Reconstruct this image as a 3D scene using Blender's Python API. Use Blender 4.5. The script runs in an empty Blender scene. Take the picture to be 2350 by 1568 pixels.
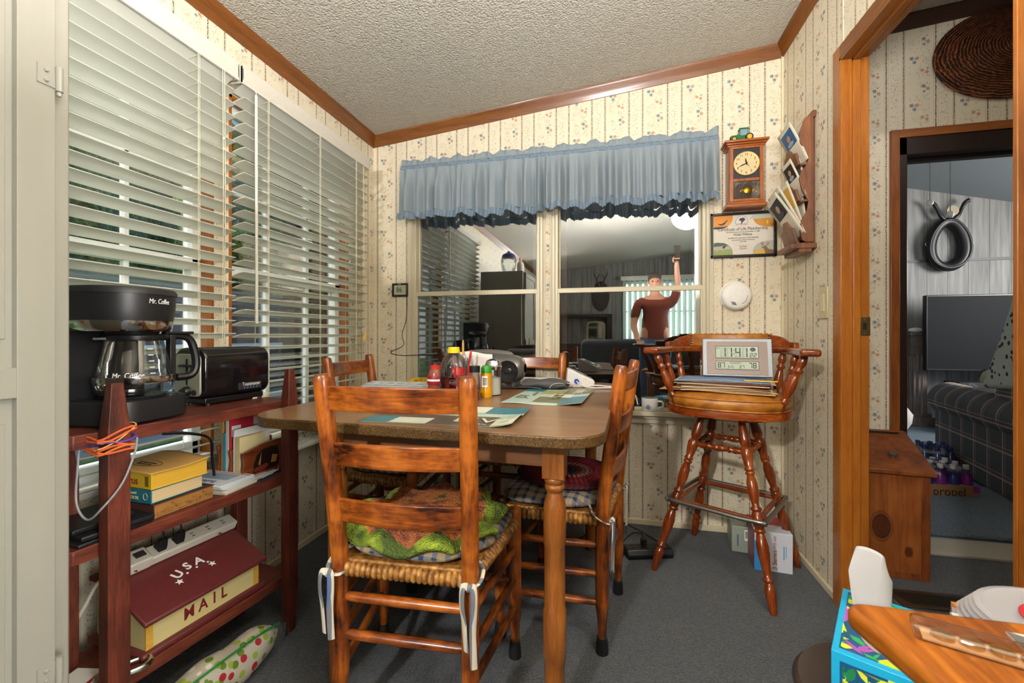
import bpy, bmesh, math, random
from mathutils import Vector, Matrix, noise as mnoise
random.seed(7)
PI = math.pi
SC = bpy.context.scene
COL = SC.collection
# ------------------------------------------------------------------ camera, sky, sun, lamps, exposure
cam = bpy.data.cameras.new('camera'); camo = bpy.data.objects.new('camera', cam); COL.objects.link(camo)
YAW = math.atan(230/979.2)
camo.location = (0, 0, 1.05); camo.rotation_euler = (PI/2, 0, YAW)
cam.sensor_width = 36; cam.lens = 15.0; cam.shift_y = -13/2350; cam.clip_start = .02; cam.clip_end = 200
cam.dof.use_dof = True; cam.dof.focus_distance = 1.75; cam.dof.aperture_fstop = 6.3
SC.camera = camo
SC.view_settings.view_transform = 'Standard'; SC.view_settings.look = 'None'
SC.view_settings.gamma = 1; SC.view_settings.exposure = 0.38; SC.view_settings.use_curve_mapping = False
W = bpy.data.worlds.new('sky'); SC.world = W; W.use_nodes = True
wn = W.node_tree
sky = wn.nodes.new('ShaderNodeTexSky'); sky.sky_type = 'HOSEK_WILKIE'; sky.turbidity = 5; sky.ground_albedo = .4
sky.sun_direction = Vector((-.5, -.35, .8)).normalized()
wn.links.new(sky.outputs[0], wn.nodes['Background'].inputs[0]); wn.nodes['Background'].inputs[1].default_value = 6.0

def lamp(name, kind, loc, energy, col=(1, 1, 1), size=.5, size_y=None, aim=None, parent=None):
    l = bpy.data.lights.new(name, kind); l.energy = energy; l.color = col
    if kind == 'AREA':
        l.size = size
        if 'lamp' in name: l.shape = 'DISK'
        elif size_y: l.shape = 'RECTANGLE'; l.size_y = size_y
    elif kind == 'SUN': l.angle = size
    else: l.shadow_soft_size = size
    o = bpy.data.objects.new(name, l); COL.objects.link(o); o.location = loc
    if aim is not None: o.rotation_euler = (Vector(aim) - Vector(loc)).to_track_quat('-Z', 'Y').to_euler()
    if parent: o.parent = parent
    return o
lamp('sun', 'SUN', (-6, -4, 8), 5.5, (1, .96, .88), .02, aim=(0, -.1, 0))
lamp('bounced_flash', 'AREA', (.22, .02, 1.42), 98, (1, .985, .97), .5, .5, aim=(.22, .019, 3.2))
lamp('kitchen_side_fill', 'AREA', (2.98, -1.1, 1.35), 125, (1, .99, .98), 1.5, 1.3, aim=(-.5, 1.3, .55))  # added fill from the kitchen side to lift the lower parts, no known source
lamp('kitchen_lamp_light', 'AREA', (.80, -.08, 2.36), 11, (1, .95, .87), .30, .30, aim=(.1, 1.2, .5))
lamp('rear_room_lamp_light', 'AREA', (-1.1, -2.2, 2.28), 85, (1, .97, .93), .2, .2, aim=(-.2, 1.2, .5))  # added fill from behind the camera, placed so the mullion hides its reflection
lamp('hall_lamp_light', 'AREA', (1.62, 1.35, 2.35), 3.5, (1, .92, .82), .4, .4, aim=(1.6, 1.9, 0))
lamp('living_room_window_light', 'AREA', (5.3, 3.9, 1.9), 125, (1, .98, .95), 1.4, 1.2, aim=(2.0, 4.2, .9))

# ------------------------------------------------------------------ helpers
def lin(h):
    h = h.lstrip('#'); r = []
    for i in (0, 2, 4):
        c = int(h[i:i+2], 16)/255
        r.append(c/12.92 if c <= .04045 else ((c+.055)/1.055)**2.4)
    return (*r, 1)
class NT:
    def __init__(s, name):
        s.mat = bpy.data.materials.new(name); s.mat.use_nodes = True; s.t = s.mat.node_tree
        s.p = s.t.nodes['Principled BSDF']; s.out = s.t.nodes['Material Output']
    def n(s, ty, **kw):
        x = s.t.nodes.new(ty)
        for k, v in kw.items(): setattr(x, k, v)
        return x
    def set(s, sock, v):
        if hasattr(v, 'is_output'): s.t.links.new(v, sock)
        elif v is not None: sock.default_value = v
    def m(s, op, a, b=None, c=None, clamp=False):
        x = s.n('ShaderNodeMath', operation=op, use_clamp=clamp); s.set(x.inputs[0], a)
        if b is not None: s.set(x.inputs[1], b)
        if c is not None: s.set(x.inputs[2], c)
        return x.outputs[0]
    def co(s, kind='Object'): return s.n('ShaderNodeTexCoord').outputs[kind]
    def xyz(s, v=None):
        x = s.n('ShaderNodeSeparateXYZ'); s.set(x.inputs[0], v if v is not None else s.co()); return x.outputs
    def vec(s, x, y, z=0.):
        q = s.n('ShaderNodeCombineXYZ'); s.set(q.inputs[0], x); s.set(q.inputs[1], y); s.set(q.inputs[2], z); return q.outputs[0]
    def scale(s, v, sc):
        x = s.n('ShaderNodeMapping'); s.set(x.inputs[0], v); x.inputs['Scale'].default_value = sc; return x.outputs[0]
    def noise(s, v, sc, det=3, rough=.55, dist=0, out=0):
        x = s.n('ShaderNodeTexNoise'); s.set(x.inputs['Vector'], v); x.inputs['Scale'].default_value = sc
        x.inputs['Detail'].default_value = det; x.inputs['Roughness'].default_value = rough; x.inputs['Distortion'].default_value = dist
        return x.outputs[out]
    def voro(s, v, sc, feature='F1', out='Distance'):
        x = s.n('ShaderNodeTexVoronoi', feature=feature); s.set(x.inputs['Vector'], v); x.inputs['Scale'].default_value = sc
        return x.outputs[out]
    def ramp(s, f, stops, interp='LINEAR'):
        x = s.n('ShaderNodeValToRGB'); s.set(x.inputs[0], f); e = x.color_ramp.elements; x.color_ramp.interpolation = interp
        while len(e) < len(stops): e.new(.5)
        for i, (p, c) in enumerate(stops):
            e[i].position = p; e[i].color = lin(c) if isinstance(c, str) else c
        return x.outputs[0]
    def mix(s, f, a, b, blend='MIX'):
        x = s.n('ShaderNodeMix', data_type='RGBA', blend_type=blend); s.set(x.inputs[0], f)
        for i, v in ((6, a), (7, b)): s.set(x.inputs[i], lin(v) if isinstance(v, str) else v)
        return x.outputs[2]
    def bump(s, h, st=.3, dist=.01):
        x = s.n('ShaderNodeBump'); s.set(x.inputs['Height'], h); x.inputs['Strength'].default_value = st; x.inputs['Distance'].default_value = dist
        s.t.links.new(x.outputs[0], s.p.inputs['Normal'])
    def fin(s, col=None, rough=.5, metal=0., **kw):
        if col is not None: s.set(s.p.inputs['Base Color'], lin(col) if isinstance(col, str) else col)
        s.set(s.p.inputs['Roughness'], rough); s.set(s.p.inputs['Metallic'], metal)
        for k, v in kw.items(): s.set(s.p.inputs[k], v)
        return s.mat
_mc = {}
def flat(col, rough=.5, metal=0., var=.06, **kw):
    """plain paint / plastic / paper: one colour with a faint procedural unevenness"""
    key = (col, rough, metal, var, tuple(sorted(kw.items())))
    if key in _mc: return _mc[key]
    t = NT('plain_' + col.lstrip('#'))
    c = lin(col)
    f = t.noise(t.co(), 60, 2)
    lo = tuple(x*(1-var) for x in c[:3]) + (1,); hi = tuple(min(1, x*(1+var)) for x in c[:3]) + (1,)
    _mc[key] = t.fin(t.mix(f, lo, hi), rough, metal, **kw)
    return _mc[key]
def wood(name, dark, mid, light, axis='Z', sc=1., rough=.32, knots=.5, coat=.25):
    t = NT(name); st = {'X': (.09, 1, 1), 'Y': (1, .09, 1), 'Z': (1, 1, .09)}[axis]
    v = t.scale(t.co(), tuple(a*sc for a in st))
    a = t.noise(v, 42, 5, .6, .7); b = t.noise(v, 9, 3, .5, 1.2); g = t.noise(v, 190, 2)
    blot = t.noise(t.co(), 7*sc, 4, .6)
    f = t.m('ADD', t.m('MULTIPLY', a, .55), t.m('MULTIPLY', b, .45))
    f = t.m('ADD', f, t.m('MULTIPLY', t.m('SUBTRACT', blot, .5), knots))
    f = t.m('ADD', f, t.m('MULTIPLY', t.m('SUBTRACT', g, .5), .38))
    c = t.ramp(f, [(.28, dark), (.5, mid), (.72, light)])
    t.bump(a, .08, .004)
    return t.fin(c, rough, 0, **{'Coat Weight': coat, 'Coat Roughness': .15})

class MB:
    def __init__(s): s.b = bmesh.new()
    def add(s, vs, fs, M=None):
        vv = [s.b.verts.new(M @ Vector(v) if M else Vector(v)) for v in vs]
        for f in fs:
            try: s.b.faces.new([vv[i] for i in f])
            except ValueError: pass
        return s
    def box(s, c, d, rz=0, R=None):
        M = Matrix.Translation(c) @ (R.to_4x4() if R else Matrix.Rotation(rz, 4, 'Z'))
        x, y, z = d[0]/2, d[1]/2, d[2]/2
        return s.add([(-x,-y,-z),(x,-y,-z),(x,y,-z),(-x,y,-z),(-x,-y,z),(x,-y,z),(x,y,z),(-x,y,z)],
                     [(3,2,1,0),(4,5,6,7),(0,1,5,4),(1,2,6,5),(2,3,7,6),(3,0,4,7)], M)
    def bx(s, x0, x1, y0, y1, z0, z1): return s.box(((x0+x1)/2, (y0+y1)/2, (z0+z1)/2), (abs(x1-x0), abs(y1-y0), abs(z1-z0)))
    def prism(s, poly, a, b, plane='xy', M=None):
        f = {'xy': lambda p, h: (p[0], p[1], h), 'xz': lambda p, h: (p[0], h, p[1]), 'yz': lambda p, h: (h, p[0], p[1])}[plane]
        n = len(poly)
        vs = [f(p, a) for p in poly] + [f(p, b) for p in poly]
        return s.add(vs, [tuple(range(n))[::-1], tuple(range(n, 2*n))] + [(i, (i+1) % n, n+(i+1) % n, n+i) for i in range(n)], M)
    def lathe(s, prof, n=24, p0=(0, 0, 0), p1=None, squash=None, M=None, cap0=True):
        """prof = (r, z); with p1 the z of the profile runs 0..1 from p0 to p1"""
        if p1 is not None:
            p0 = Vector(p0); ax = Vector(p1) - p0; L = ax.length
            M2 = Matrix.Translation(p0) @ ax.to_track_quat('Z', 'Y').to_matrix().to_4x4()
        else: L = 1; M2 = Matrix.Translation(p0)
        if M: M2 = M @ M2
        sq = squash or (1, 1)
        vs = []; fs = []
        for r, z in prof:
            for i in range(n):
                a = 2*PI*i/n; vs.append((r*math.cos(a)*sq[0], r*math.sin(a)*sq[1], z*L))
        for k in range(len(prof)-1):
            for i in range(n):
                j = (i+1) % n; fs.append((k*n+i, k*n+j, (k+1)*n+j, (k+1)*n+i))
        if cap0 and prof[0][0] > 1e-5: fs.append(tuple(range(n))[::-1])
        if prof[-1][0] > 1e-5: fs.append(tuple((len(prof)-1)*n+i for i in range(n)))
        return s.add(vs, fs, M2)
    def cyl(s, p0, p1, r0, r1=None, n=16): return s.lathe([(r0, 0), (r0 if r1 is None else r1, 1)], n, p0, p1)
    def tube(s, pts, r, n=8, sm=0, closed=False, flatx=1.):
        pts = [Vector(p) for p in pts]
        if sm:
            q = []; N = len(pts)
            for i in range(N if closed else N-1):
                a, b, c, d = (pts[(i-1) % N] if closed or i else pts[0]), pts[i], pts[(i+1) % N], (pts[(i+2) % N] if closed or i < N-2 else pts[-1])
                for k in range(sm):
                    t = k/sm
                    q.append(.5*((2*b) + (c-a)*t + (2*a-5*b+4*c-d)*t*t + (3*b-a-3*c+d)*t**3))
            if not closed: q.append(pts[-1])
            pts = q
        N = len(pts); vs = []; fs = []; up = None
        for i, p in enumerate(pts):
            t = (pts[(i+1) % N]-pts[i-1] if closed else pts[min(i+1, N-1)]-pts[max(i-1, 0)])
            if t.length < 1e-9: t = Vector((0, 0, 1))
            t.normalize()
            if up is None: up = t.orthogonal().normalized()
            up = (up - t*up.dot(t)); up = up.normalized() if up.length > 1e-6 else t.orthogonal().normalized()
            w = t.cross(up); rr = r[min(i, len(r)-1)] if isinstance(r, (list, tuple)) else r
            for k in range(n):
                a = 2*PI*k/n; vs.append(p + up*(rr*math.cos(a)) + w*(rr*flatx*math.sin(a)))
        for i in range(N if closed else N-1):
            for k in range(n):
                l = (k+1) % n; j = (i+1) % N; fs.append((i*n+k, i*n+l, j*n+l, j*n+k))
        if not closed: fs += [tuple(range(n))[::-1], tuple((N-1)*n+k for k in range(n))]
        return s.add(vs, fs)
    def ell(s, c, r, n=16, pw=1., M=None):
        vs = []; fs = []; m = n//2
        sp = lambda v: math.copysign(abs(v)**pw, v)
        for j in range(m+1):
            t = PI*j/m-PI/2
            for i in range(n):
                a = 2*PI*i/n; vs.append((c[0]+r[0]*sp(math.cos(t))*sp(math.cos(a)), c[1]+r[1]*sp(math.cos(t))*sp(math.sin(a)), c[2]+r[2]*sp(math.sin(t))))
        for j in range(m):
            for i in range(n):
                k = (i+1) % n; fs.append((j*n+i, j*n+k, (j+1)*n+k, (j+1)*n+i))
        return s.add(vs, fs, M)
    def grid(s, fn, nu, nv, closed=False):
        vs = [fn(i/nu, j/nv) for j in range(nv+1) for i in range(nu+1)]
        return s.add(vs, [(j*(nu+1)+i, j*(nu+1)+i+1, (j+1)*(nu+1)+i+1, (j+1)*(nu+1)+i) for j in range(nv) for i in range(nu)])
    def build(s, name, mat, parent=None, bevel=0, sm=35, sub=0, solid=0, seg=2):
        bmesh.ops.remove_doubles(s.b, verts=s.b.verts, dist=1e-6)
        bmesh.ops.recalc_face_normals(s.b, faces=s.b.faces)
        me = bpy.data.meshes.new(name); s.b.to_mesh(me); s.b.free()
        me.materials.append(mat)
        me.shade_smooth()
        if sm < 180: me.set_sharp_from_angle(angle=math.radians(sm))
        o = bpy.data.objects.new(name, me); COL.objects.link(o)
        if parent: o.parent = parent
        if solid:
            x = o.modifiers.new('t', 'SOLIDIFY'); x.thickness = solid; x.offset = 0
        if bevel:
            x = o.modifiers.new('b', 'BEVEL'); x.width = bevel; x.segments = seg; x.limit_method = 'ANGLE'; x.angle_limit = math.radians(40)
        if sub:
            x = o.modifiers.new('s', 'SUBSURF'); x.levels = sub; x.render_levels = sub
        return o
def tag(o, label=None, cat=None, group=None, kind=None):
    if label: o['label'] = label
    if cat: o['category'] = cat
    if group: o['group'] = group
    if kind: o['kind'] = kind
    return o
def thing(name, label, cat, loc=(0, 0, 0), rz=0, group=None):
    o = bpy.data.objects.new(name, None); o.empty_display_size = .05; COL.objects.link(o)
    o.location = loc; o.rotation_euler = (0, 0, rz)
    return tag(o, label, cat, group)
def struct(o): o['kind'] = 'structure'; return o
def copy_tree(o, parent=None):
    c = o.copy(); COL.objects.link(c)
    if parent: c.parent = parent
    for ch in list(o.children): copy_tree(ch, c)
    return c
def text(name, s, size, mat, parent, loc, rot=(0, 0, 0), width=None, ext=.0004, align='CENTER', shear=0., sx=1., bold=0.):
    cu = bpy.data.curves.new(name, 'FONT'); cu.body = s; cu.size = size; cu.extrude = ext; cu.align_x = align; cu.align_y = 'CENTER'; cu.shear = shear
    cu.resolution_u = 3; cu.offset = bold
    o = bpy.data.objects.new(name, cu); COL.objects.link(o)
    bpy.context.view_layer.update()
    me = bpy.data.meshes.new_from_object(o.evaluated_get(bpy.context.evaluated_depsgraph_get()))
    bpy.data.objects.remove(o); bpy.data.curves.remove(cu)
    if len(me.vertices):
        w = max(v.co.x for v in me.vertices)-min(v.co.x for v in me.vertices)
        k = sx if width is None else width/max(w, 1e-6)
        for v in me.vertices: v.co.x *= k
    me.materials.clear(); me.materials.append(mat); me.name = name
    o = bpy.data.objects.new(name, me); COL.objects.link(o); o.parent = parent; o.location = loc; o.rotation_euler = rot
    return o
def rrect(w, h, r, n=6, cx=0, cy=0):
    p = []
    for sx, sy, a0 in ((1, 1, 0), (-1, 1, 90), (-1, -1, 180), (1, -1, 270)):
        for k in range(n+1):
            a = math.radians(a0+90*k/n); p.append((cx+sx*(w/2-r)+r*math.cos(a), cy+sy*(h/2-r)+r*math.sin(a)))
    return p
def oval(rx, ry, n=28, cx=0, cy=0, a0=0, a1=2*PI): return [(cx+rx*math.cos(a0+(a1-a0)*i/n), cy+ry*math.sin(a0+(a1-a0)*i/n)) for i in range(n)]

# ------------------------------------------------------------------ materials
def wallpaper(name, axis):
    t = NT(name); q = t.xyz(); u = q[0] if axis == 'X' else q[1]; z = q[2]
    P = .205; px = t.m('WRAP', t.m('ADD', u, .037), P, 0.); n1 = t.noise(t.vec(u, z), 7, 3)
    base = t.mix(n1, '#d8ccb0', '#e5dbc4')
    def line(x0, w): return t.m('LESS_THAN', t.m('ABSOLUTE', t.m('SUBTRACT', px, x0)), w)
    for x0 in (.129-.0085, .129+.0085, .0035, P-.009):
        base = t.mix(t.m('MULTIPLY', line(x0, .0009), .5), base, '#b58d66')
    dots = t.m('GREATER_THAN', t.noise(t.vec(u, z), 230, 1), .44)
    for x0 in (.129, P-.0025):
        base = t.mix(t.m('MULTIPLY', t.m('MULTIPLY', line(x0, .0030), dots), .95), base, '#544640')
    # faint sprigs and curls
    inw = t.m('LESS_THAN', t.m('ABSOLUTE', t.m('SUBTRACT', px, .062)), .043)
    inn = t.m('LESS_THAN', t.m('ABSOLUTE', t.m('SUBTRACT', px, .163)), .017)
    nz = t.noise(t.vec(t.m('MULTIPLY', px, 1.), z), 42, 2, .5, 1.6)
    curl = t.m('LESS_THAN', t.m('ABSOLUTE', t.m('SUBTRACT', nz, .5)), .020)
    gate = t.m('GREATER_THAN', t.noise(t.vec(u, z), 22, 1), .47)
    base = t.mix(t.m('MULTIPLY', t.m('MULTIPLY', t.m('MULTIPLY', curl, gate), inw), .62), base, '#998564')
    vo = t.voro(t.vec(px, z), 115)
    sp = t.m('LESS_THAN', vo, .30)
    colv = t.voro(t.vec(px, z), 115, out='Color')
    base = t.mix(t.m('MULTIPLY', t.m('MULTIPLY', sp, inn), .75), base, t.ramp(colv, [(.3, '#a98c68'), (.5, '#7f93a0'), (.7, '#b98a72')], 'CONSTANT'))
    # flowers
    zc = t.m('WRAP', z, .23, 0.)
    B, R = '#5f7d8d', '#bb8467'
    fl = [(.080, .198, .0105, B), (.097, .184, .0105, R), (.081, .172, .007, B), (.093, .212, .004, B),
          (.030, .108, .0105, B), (.052, .107, .0105, R), (.042, .088, .0098, B),
          (.074, .046, .0095, R), (.093, .036, .0095, R), (.094, .054, .004, B)]
    for fx, fz, r, c in fl:
        dx = t.m('SUBTRACT', px, fx); dz = t.m('SUBTRACT', zc, fz)
        d = t.m('SQRT', t.m('ADD', t.m('MULTIPLY', dx, dx), t.m('MULTIPLY', dz, dz)))
        rr = t.m('MULTIPLY_ADD', t.m('COSINE', t.m('MULTIPLY', t.m('ARCTAN2', dz, dx), 5.)), r*.24, r*.8)
        base = t.mix(t.m('MULTIPLY', t.m('LESS_THAN', d, rr), .88), base, c)
    return t.fin(base, .62)
WPX = wallpaper('floral_stripe_wallpaper_x', 'X'); WPY = wallpaper('floral_stripe_wallpaper_y', 'Y')
def _popcorn():
    t = NT('popcorn_ceiling'); v = t.co()
    h = t.m('ADD', t.m('MULTIPLY', t.noise(v, 150, 3, .6), 1.), t.m('MULTIPLY', t.m('SUBTRACT', 1., t.voro(v, 105)), .8))
    t.bump(h, 1., .010)
    return t.fin(t.mix(t.noise(v, 40, 3), '#b9b3a6', '#d3cdc0'), .55)
CEIL = _popcorn()
def _carpet(name, a, b, c, sc=240, st=1.):
    t = NT(name); v = t.co(); n = t.noise(v, sc, 3, .7); big = t.noise(v, 5, 3)
    col = t.ramp(n, [(.33, a), (.5, b), (.66, c)])
    sp = t.voro(v, sc*1.1, out='Color')
    col = t.mix(.5, col, t.ramp(sp, [(.2, '#14181b'), (.45, '#33505c'), (.6, '#40474c'), (.75, '#655548')], 'CONSTANT'))
    col = t.mix(t.m('MULTIPLY', big, .35), col, b)
    t.bump(n, st, .012)
    return t.fin(col, .95, **{'Sheen Weight': .25})
CARPET = _carpet('grey_blue_carpet', '#181d21', '#313b44', '#586069', 165)
SHAG = _carpet('blue_shag_carpet', '#27394a', '#506a80', '#8aa0b0', 150, 1.)
TRIM = wood('honey_trim_wood', '#814812', '#9c5a1a', '#ac6a22', 'Z', 1, .35, .25)
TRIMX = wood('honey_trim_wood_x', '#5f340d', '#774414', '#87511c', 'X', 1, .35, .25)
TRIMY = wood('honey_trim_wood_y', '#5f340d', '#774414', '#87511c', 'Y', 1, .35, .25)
CHW = {a: wood('chair_wood_'+a.lower(), '#2a0e04', '#7c3b0f', '#b0611d', a, 1, .30, 1.25) for a in 'XYZ'}
RED = {a: wood('red_stained_board_'+a.lower(), '#2f120c', '#5e281a', '#7c3b26', a, 1.2, .5, .6, .05) for a in 'XYZ'}
STO = {a: wood('stool_maple_'+a.lower(), '#4a1906', '#7e350d', '#a9571b', a, .7, .22, .4, .5) for a in 'XYZ'}
TAB = wood('walnut_laminate', '#6b4a33', '#85603f', '#9a7350', 'X', 1.3, .3, .12, .3)
TABX = wood('table_walnut_x', '#4b2a16', '#6d4426', '#7d5231', 'X', 1, .38, .35)
TABZ = wood('table_walnut_z', '#6a3712', '#8d521d', '#a5662b', 'Z', 1.3, .33, .35)
OAK = wood('oak_top', '#6a320a', '#a35c16', '#bb7a2e', 'Y', .8, .35, .35, .2)
PINE = wood('pine_bin_wood', '#50250b', '#7d4016', '#91521f', 'Z', .7, .45, .8)
WHITE = flat('#dedbd2', .5); CREAM = flat('#cfc5ac', .45); CREAMT = flat('#d3c7a8', .55)
BLACKP = flat('#17171a', .35); CHROME = flat('#c8c8c8', .12, 1.); STEEL = flat('#9a9690', .35, 1.)
PAPER = flat('#e3e0d8', .7); BLACK = flat('#0c0c0d', .6)
def _glass(name, col=(1, 1, 1, 1), refl=.12, rough=.0):
    t = NT(name); t.t.nodes.remove(t.p)
    a = t.n('ShaderNodeBsdfTransparent'); a.inputs[0].default_value = col
    b = t.n('ShaderNodeBsdfGlossy'); b.inputs['Roughness'].default_value = rough
    f = t.n('ShaderNodeFresnel'); f.inputs[0].default_value = 1.5
    k = t.m('ADD', t.m('MULTIPLY', f.outputs[0], .7), refl, clamp=True)
    x = t.n('ShaderNodeMixShader'); t.set(x.inputs[0], k); t.t.links.new(a.outputs[0], x.inputs[1]); t.t.links.new(b.outputs[0], x.inputs[2])
    t.t.links.new(x.outputs[0], t.out.inputs[0])
    return t.mat
GLASS = _glass('window_glass', (1, 1, 1, 1), .02); DKGLASS = _glass('dark_pane_glass', (.75, .8, .8, 1), .25, .012)
JAR = _glass('clear_jar_glass', (.93, .95, .94, 1), .05)
# ------------------------------------------------------------------ room shell
XL, XR, YB = -1.505, .865, 2.483
def ceil_z(x): return 2.325 + (x-XL)*.0985
def wall_cells(m, us, zs, holes, fn):
    for i in range(len(us)-1):
        for k in range(len(zs)-1):
            u, z = (us[i]+us[i+1])/2, (zs[k]+zs[k+1])/2
            if any(a < u < b and c < z < d for a, b, c, d in holes): continue
            fn(m, us[i], us[i+1], zs[k], zs[k+1])
def wall(name, mat, us, zs, holes, fn):
    m = MB(); wall_cells(m, us, zs, holes, fn); return struct(m.build(name, mat))
Z9 = 2.95
LW1, LW2 = (.56, 1.345), (1.415, 2.205)
LZ = (.60, 2.03)
wall('wall_left', WPY, [-3.6, LW1[0], LW1[1], LW2[0], LW2[1], 2.6], [-.02, LZ[0], LZ[1], Z9],
     [(*LW1, *LZ), (*LW2, *LZ)], lambda m, a, b, c, d: m.bx(XL-.12, XL, a, b, c, d))
BW1, BW2, BZ = (-1.205, -.425), (-.312, .478), (.635, 2.03)
D2 = (1.372, 2.16)
wall('wall_back', WPX, [-1.62, BW1[0], BW1[1], BW2[0], BW2[1], D2[0], D2[1], 2.55], [-.02, .035, BZ[0], 2.02, BZ[1], Z9],
     [(*BW1, *BZ), (*BW2, *BZ), (*D2, -.02, 2.02)], lambda m, a, b, c, d: m.bx(a, b, YB, YB+.12, c, d))
DY = (1.14, 1.88)
wall('wall_right', WPY, [.1, DY[0], DY[1], 2.6], [-.02, 2.112, Z9], [(*DY, -.02, 2.112)], lambda m, a, b, c, d: m.bx(XR, XR+.068, a, b, c, d))
m = MB(); m.bx(2.35, 2.45, .0, YB, -.02, Z9); struct(m.build('wall_hall_right', WPY))
m = MB(); m.bx(XR+.068, 2.45, .0, .1, -.02, Z9); struct(m.build('wall_hall_front', WPX))
PANEL = NT('grey_wood_panelling'); _q = PANEL.xyz()
_u = PANEL.m('ADD', _q[0], _q[1])
_g = PANEL.m('LESS_THAN', PANEL.m('WRAP', _u, .2, 0.), .006)
PANEL = PANEL.fin(PANEL.mix(_g, PANEL.ramp(PANEL.noise(PANEL.scale(PANEL.co(), (1, 1, .06)), 22, 4), [(.3, '#5d5d5b'), (.5, '#7b7a77'), (.7, '#8f8c87')]), '#3c3b39'), .6)
m = MB(); m.bx(-1.62, 5.2, -3.72, -3.6, -.02, 3.2); struct(m.build('wall_rear', PANEL))
m = MB(); m.bx(3.1, 3.2, -3.6, .05, -.02, 3.2); struct(m.build('wall_rear_right', PANEL))
m = MB(); m.bx(-1.62, 3.3, -3.72, YB+.12, -.06, 0); struct(m.build('floor', CARPET))
def slab(name, mat, x0, x1, y0, y1, z0, z1, t=.08):
    m = MB(); m.add([(x0, y0, z0), (x1, y0, z1), (x1, y1, z1), (x0, y1, z0), (x0, y0, z0+t), (x1, y0, z1+t), (x1, y1, z1+t), (x0, y1, z0+t)],
                    [(0, 1, 2, 3), (7, 6, 5, 4), (0, 4, 5, 1), (1, 5, 6, 2), (2, 6, 7, 3), (3, 7, 4, 0)])
    return struct(m.build(name, mat))
slab('ceiling', CEIL, XL-.1, 3.3, -3.7, YB+.1, ceil_z(XL-.1), ceil_z(3.3))
# crown along the ceiling edge
def crown(name, pts, inw, mat):
    """profile swept between two points along the wall, leaning into the room by inw (xy unit)"""
    prof = [(0, -.062), (.006, -.062), (.012, -.05), (.020, -.03), (.034, -.014), (.04, 0), (.04, .01), (0, .01)]
    m = MB(); a, b = Vector(pts[0]), Vector(pts[1]); vs = []
    for p in (a, b):
        for o, h in prof: vs.append((p.x+inw[0]*o, p.y+inw[1]*o, p.z+h+(inw[0]*o)*.0985))
    n = len(prof); m.add(vs, [tuple(range(n))[::-1], tuple(range(n, 2*n))]+[(i, (i+1) % n, n+(i+1) % n, n+i) for i in range(n)])
    return struct(m.build(name, mat, sm=50))
crown('trim_crown_back', [(XL, YB, ceil_z(XL)), (XR, YB, ceil_z(XR))], (0, -1), TRIMX)
crown('trim_crown_left', [(XL, -3.6, ceil_z(XL)), (XL, YB, ceil_z(XL))], (1, 0), TRIMY)
crown('trim_crown_right', [(XR, .1, ceil_z(XR)), (XR, YB, ceil_z(XR))], (-1, 0), TRIMY)
DKTRIM = flat('#3a1f17', .5)
crown('trim_crown_hall', [(XR+.068, YB, ceil_z(XR+.068)), (2.35, YB, ceil_z(2.35))], (0, -1), DKTRIM)
for nm, b in (('baseboard_left', (XL, XL+.012, -3.6, YB, 0, .03)), ('baseboard_back', (XL, XR, YB-.012, YB, 0, .03)), ('baseboard_right', (XR-.012, XR, DY[1]+.05, YB, 0, .03)),
              ('baseboard_hall', (XR+.07, D2[0]-.04, YB-.012, YB, 0, .03))):
    m = MB(); m.bx(*b); struct(m.build(nm, CREAMT, bevel=.003))
# corner batten and seam strip of the panels
m = MB(); m.bx(XR-.010, XR, YB-.010, YB, .03, 2.50); struct(m.build('trim_corner_right', CREAMT))
m = MB(); m.bx(XR-.003, XR, 1.885, 1.893, 2.165, 2.52); struct(m.build('trim_seam', CREAM))
# ---- door opening between dining room and hall
def casing(name, y0, y1, mat):
    m = MB(); m.prism([(XR-.018, y0), (XR-.018, y1-.004), (XR-.012, y1), (XR, y1), (XR, y0)], 0, 2.162 if y0 > 1.5 else 2.11); return struct(m.build(name, mat, bevel=.002))
m = MB(); m.bx(XR-.018, XR, DY[1], DY[1]+.05, 0, 2.162); struct(m.build('trim_casing_far', TRIM, bevel=.003))
m = MB(); m.bx(XR-.018, XR, DY[0]-.05, DY[0], 0, 2.162); struct(m.build('trim_casing_near', TRIM, bevel=.003))
m = MB(); m.bx(XR-.018, XR, DY[0], DY[1], 2.112, 2.162); struct(m.build('trim_casing_head', TRIMY, bevel=.003))
m = MB(); m.bx(XR-.018, XR+.076, DY[1]-.012, DY[1], 0, 2.112); m.bx(XR+.018, XR+.042, DY[1]-.024, DY[1]-.012, 0, 2.10); struct(m.build('trim_jamb_far', TRIM, bevel=.002))
m = MB(); m.bx(XR-.018, XR+.076, DY[0], DY[0]+.012, 0, 2.112); struct(m.build('trim_jamb_near', TRIM, bevel=.002))
m = MB(); m.bx(XR-.018, XR+.076, DY[0], DY[1], 2.1, 2.112); m.bx(XR+.018, XR+.042, DY[0], DY[1], 2.088, 2.1); struct(m.build('trim_jamb_head', TRIMY, bevel=.002))
st = thing('strike_plate', 'small brass strike plate let into the honey wood door jamb', 'hardware', (XR+.060, DY[1]-.0125, 1.086))
m = MB(); m.bx(-.014, .018, -.0015, .0, -.035, .035); m.build('plate', flat('#8f7a4a', .3, .9), st, bevel=.001)
m = MB(); m.bx(-.006, .006, -.0022, -.0012, -.012, .012); m.build('slot', BLACK, st)
for z in (-.026, .026):
    m = MB(); m.cyl((0, -.003, z), (0, -.001, z), .0035, n=10); m.build('screw', STEEL, st)
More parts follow.
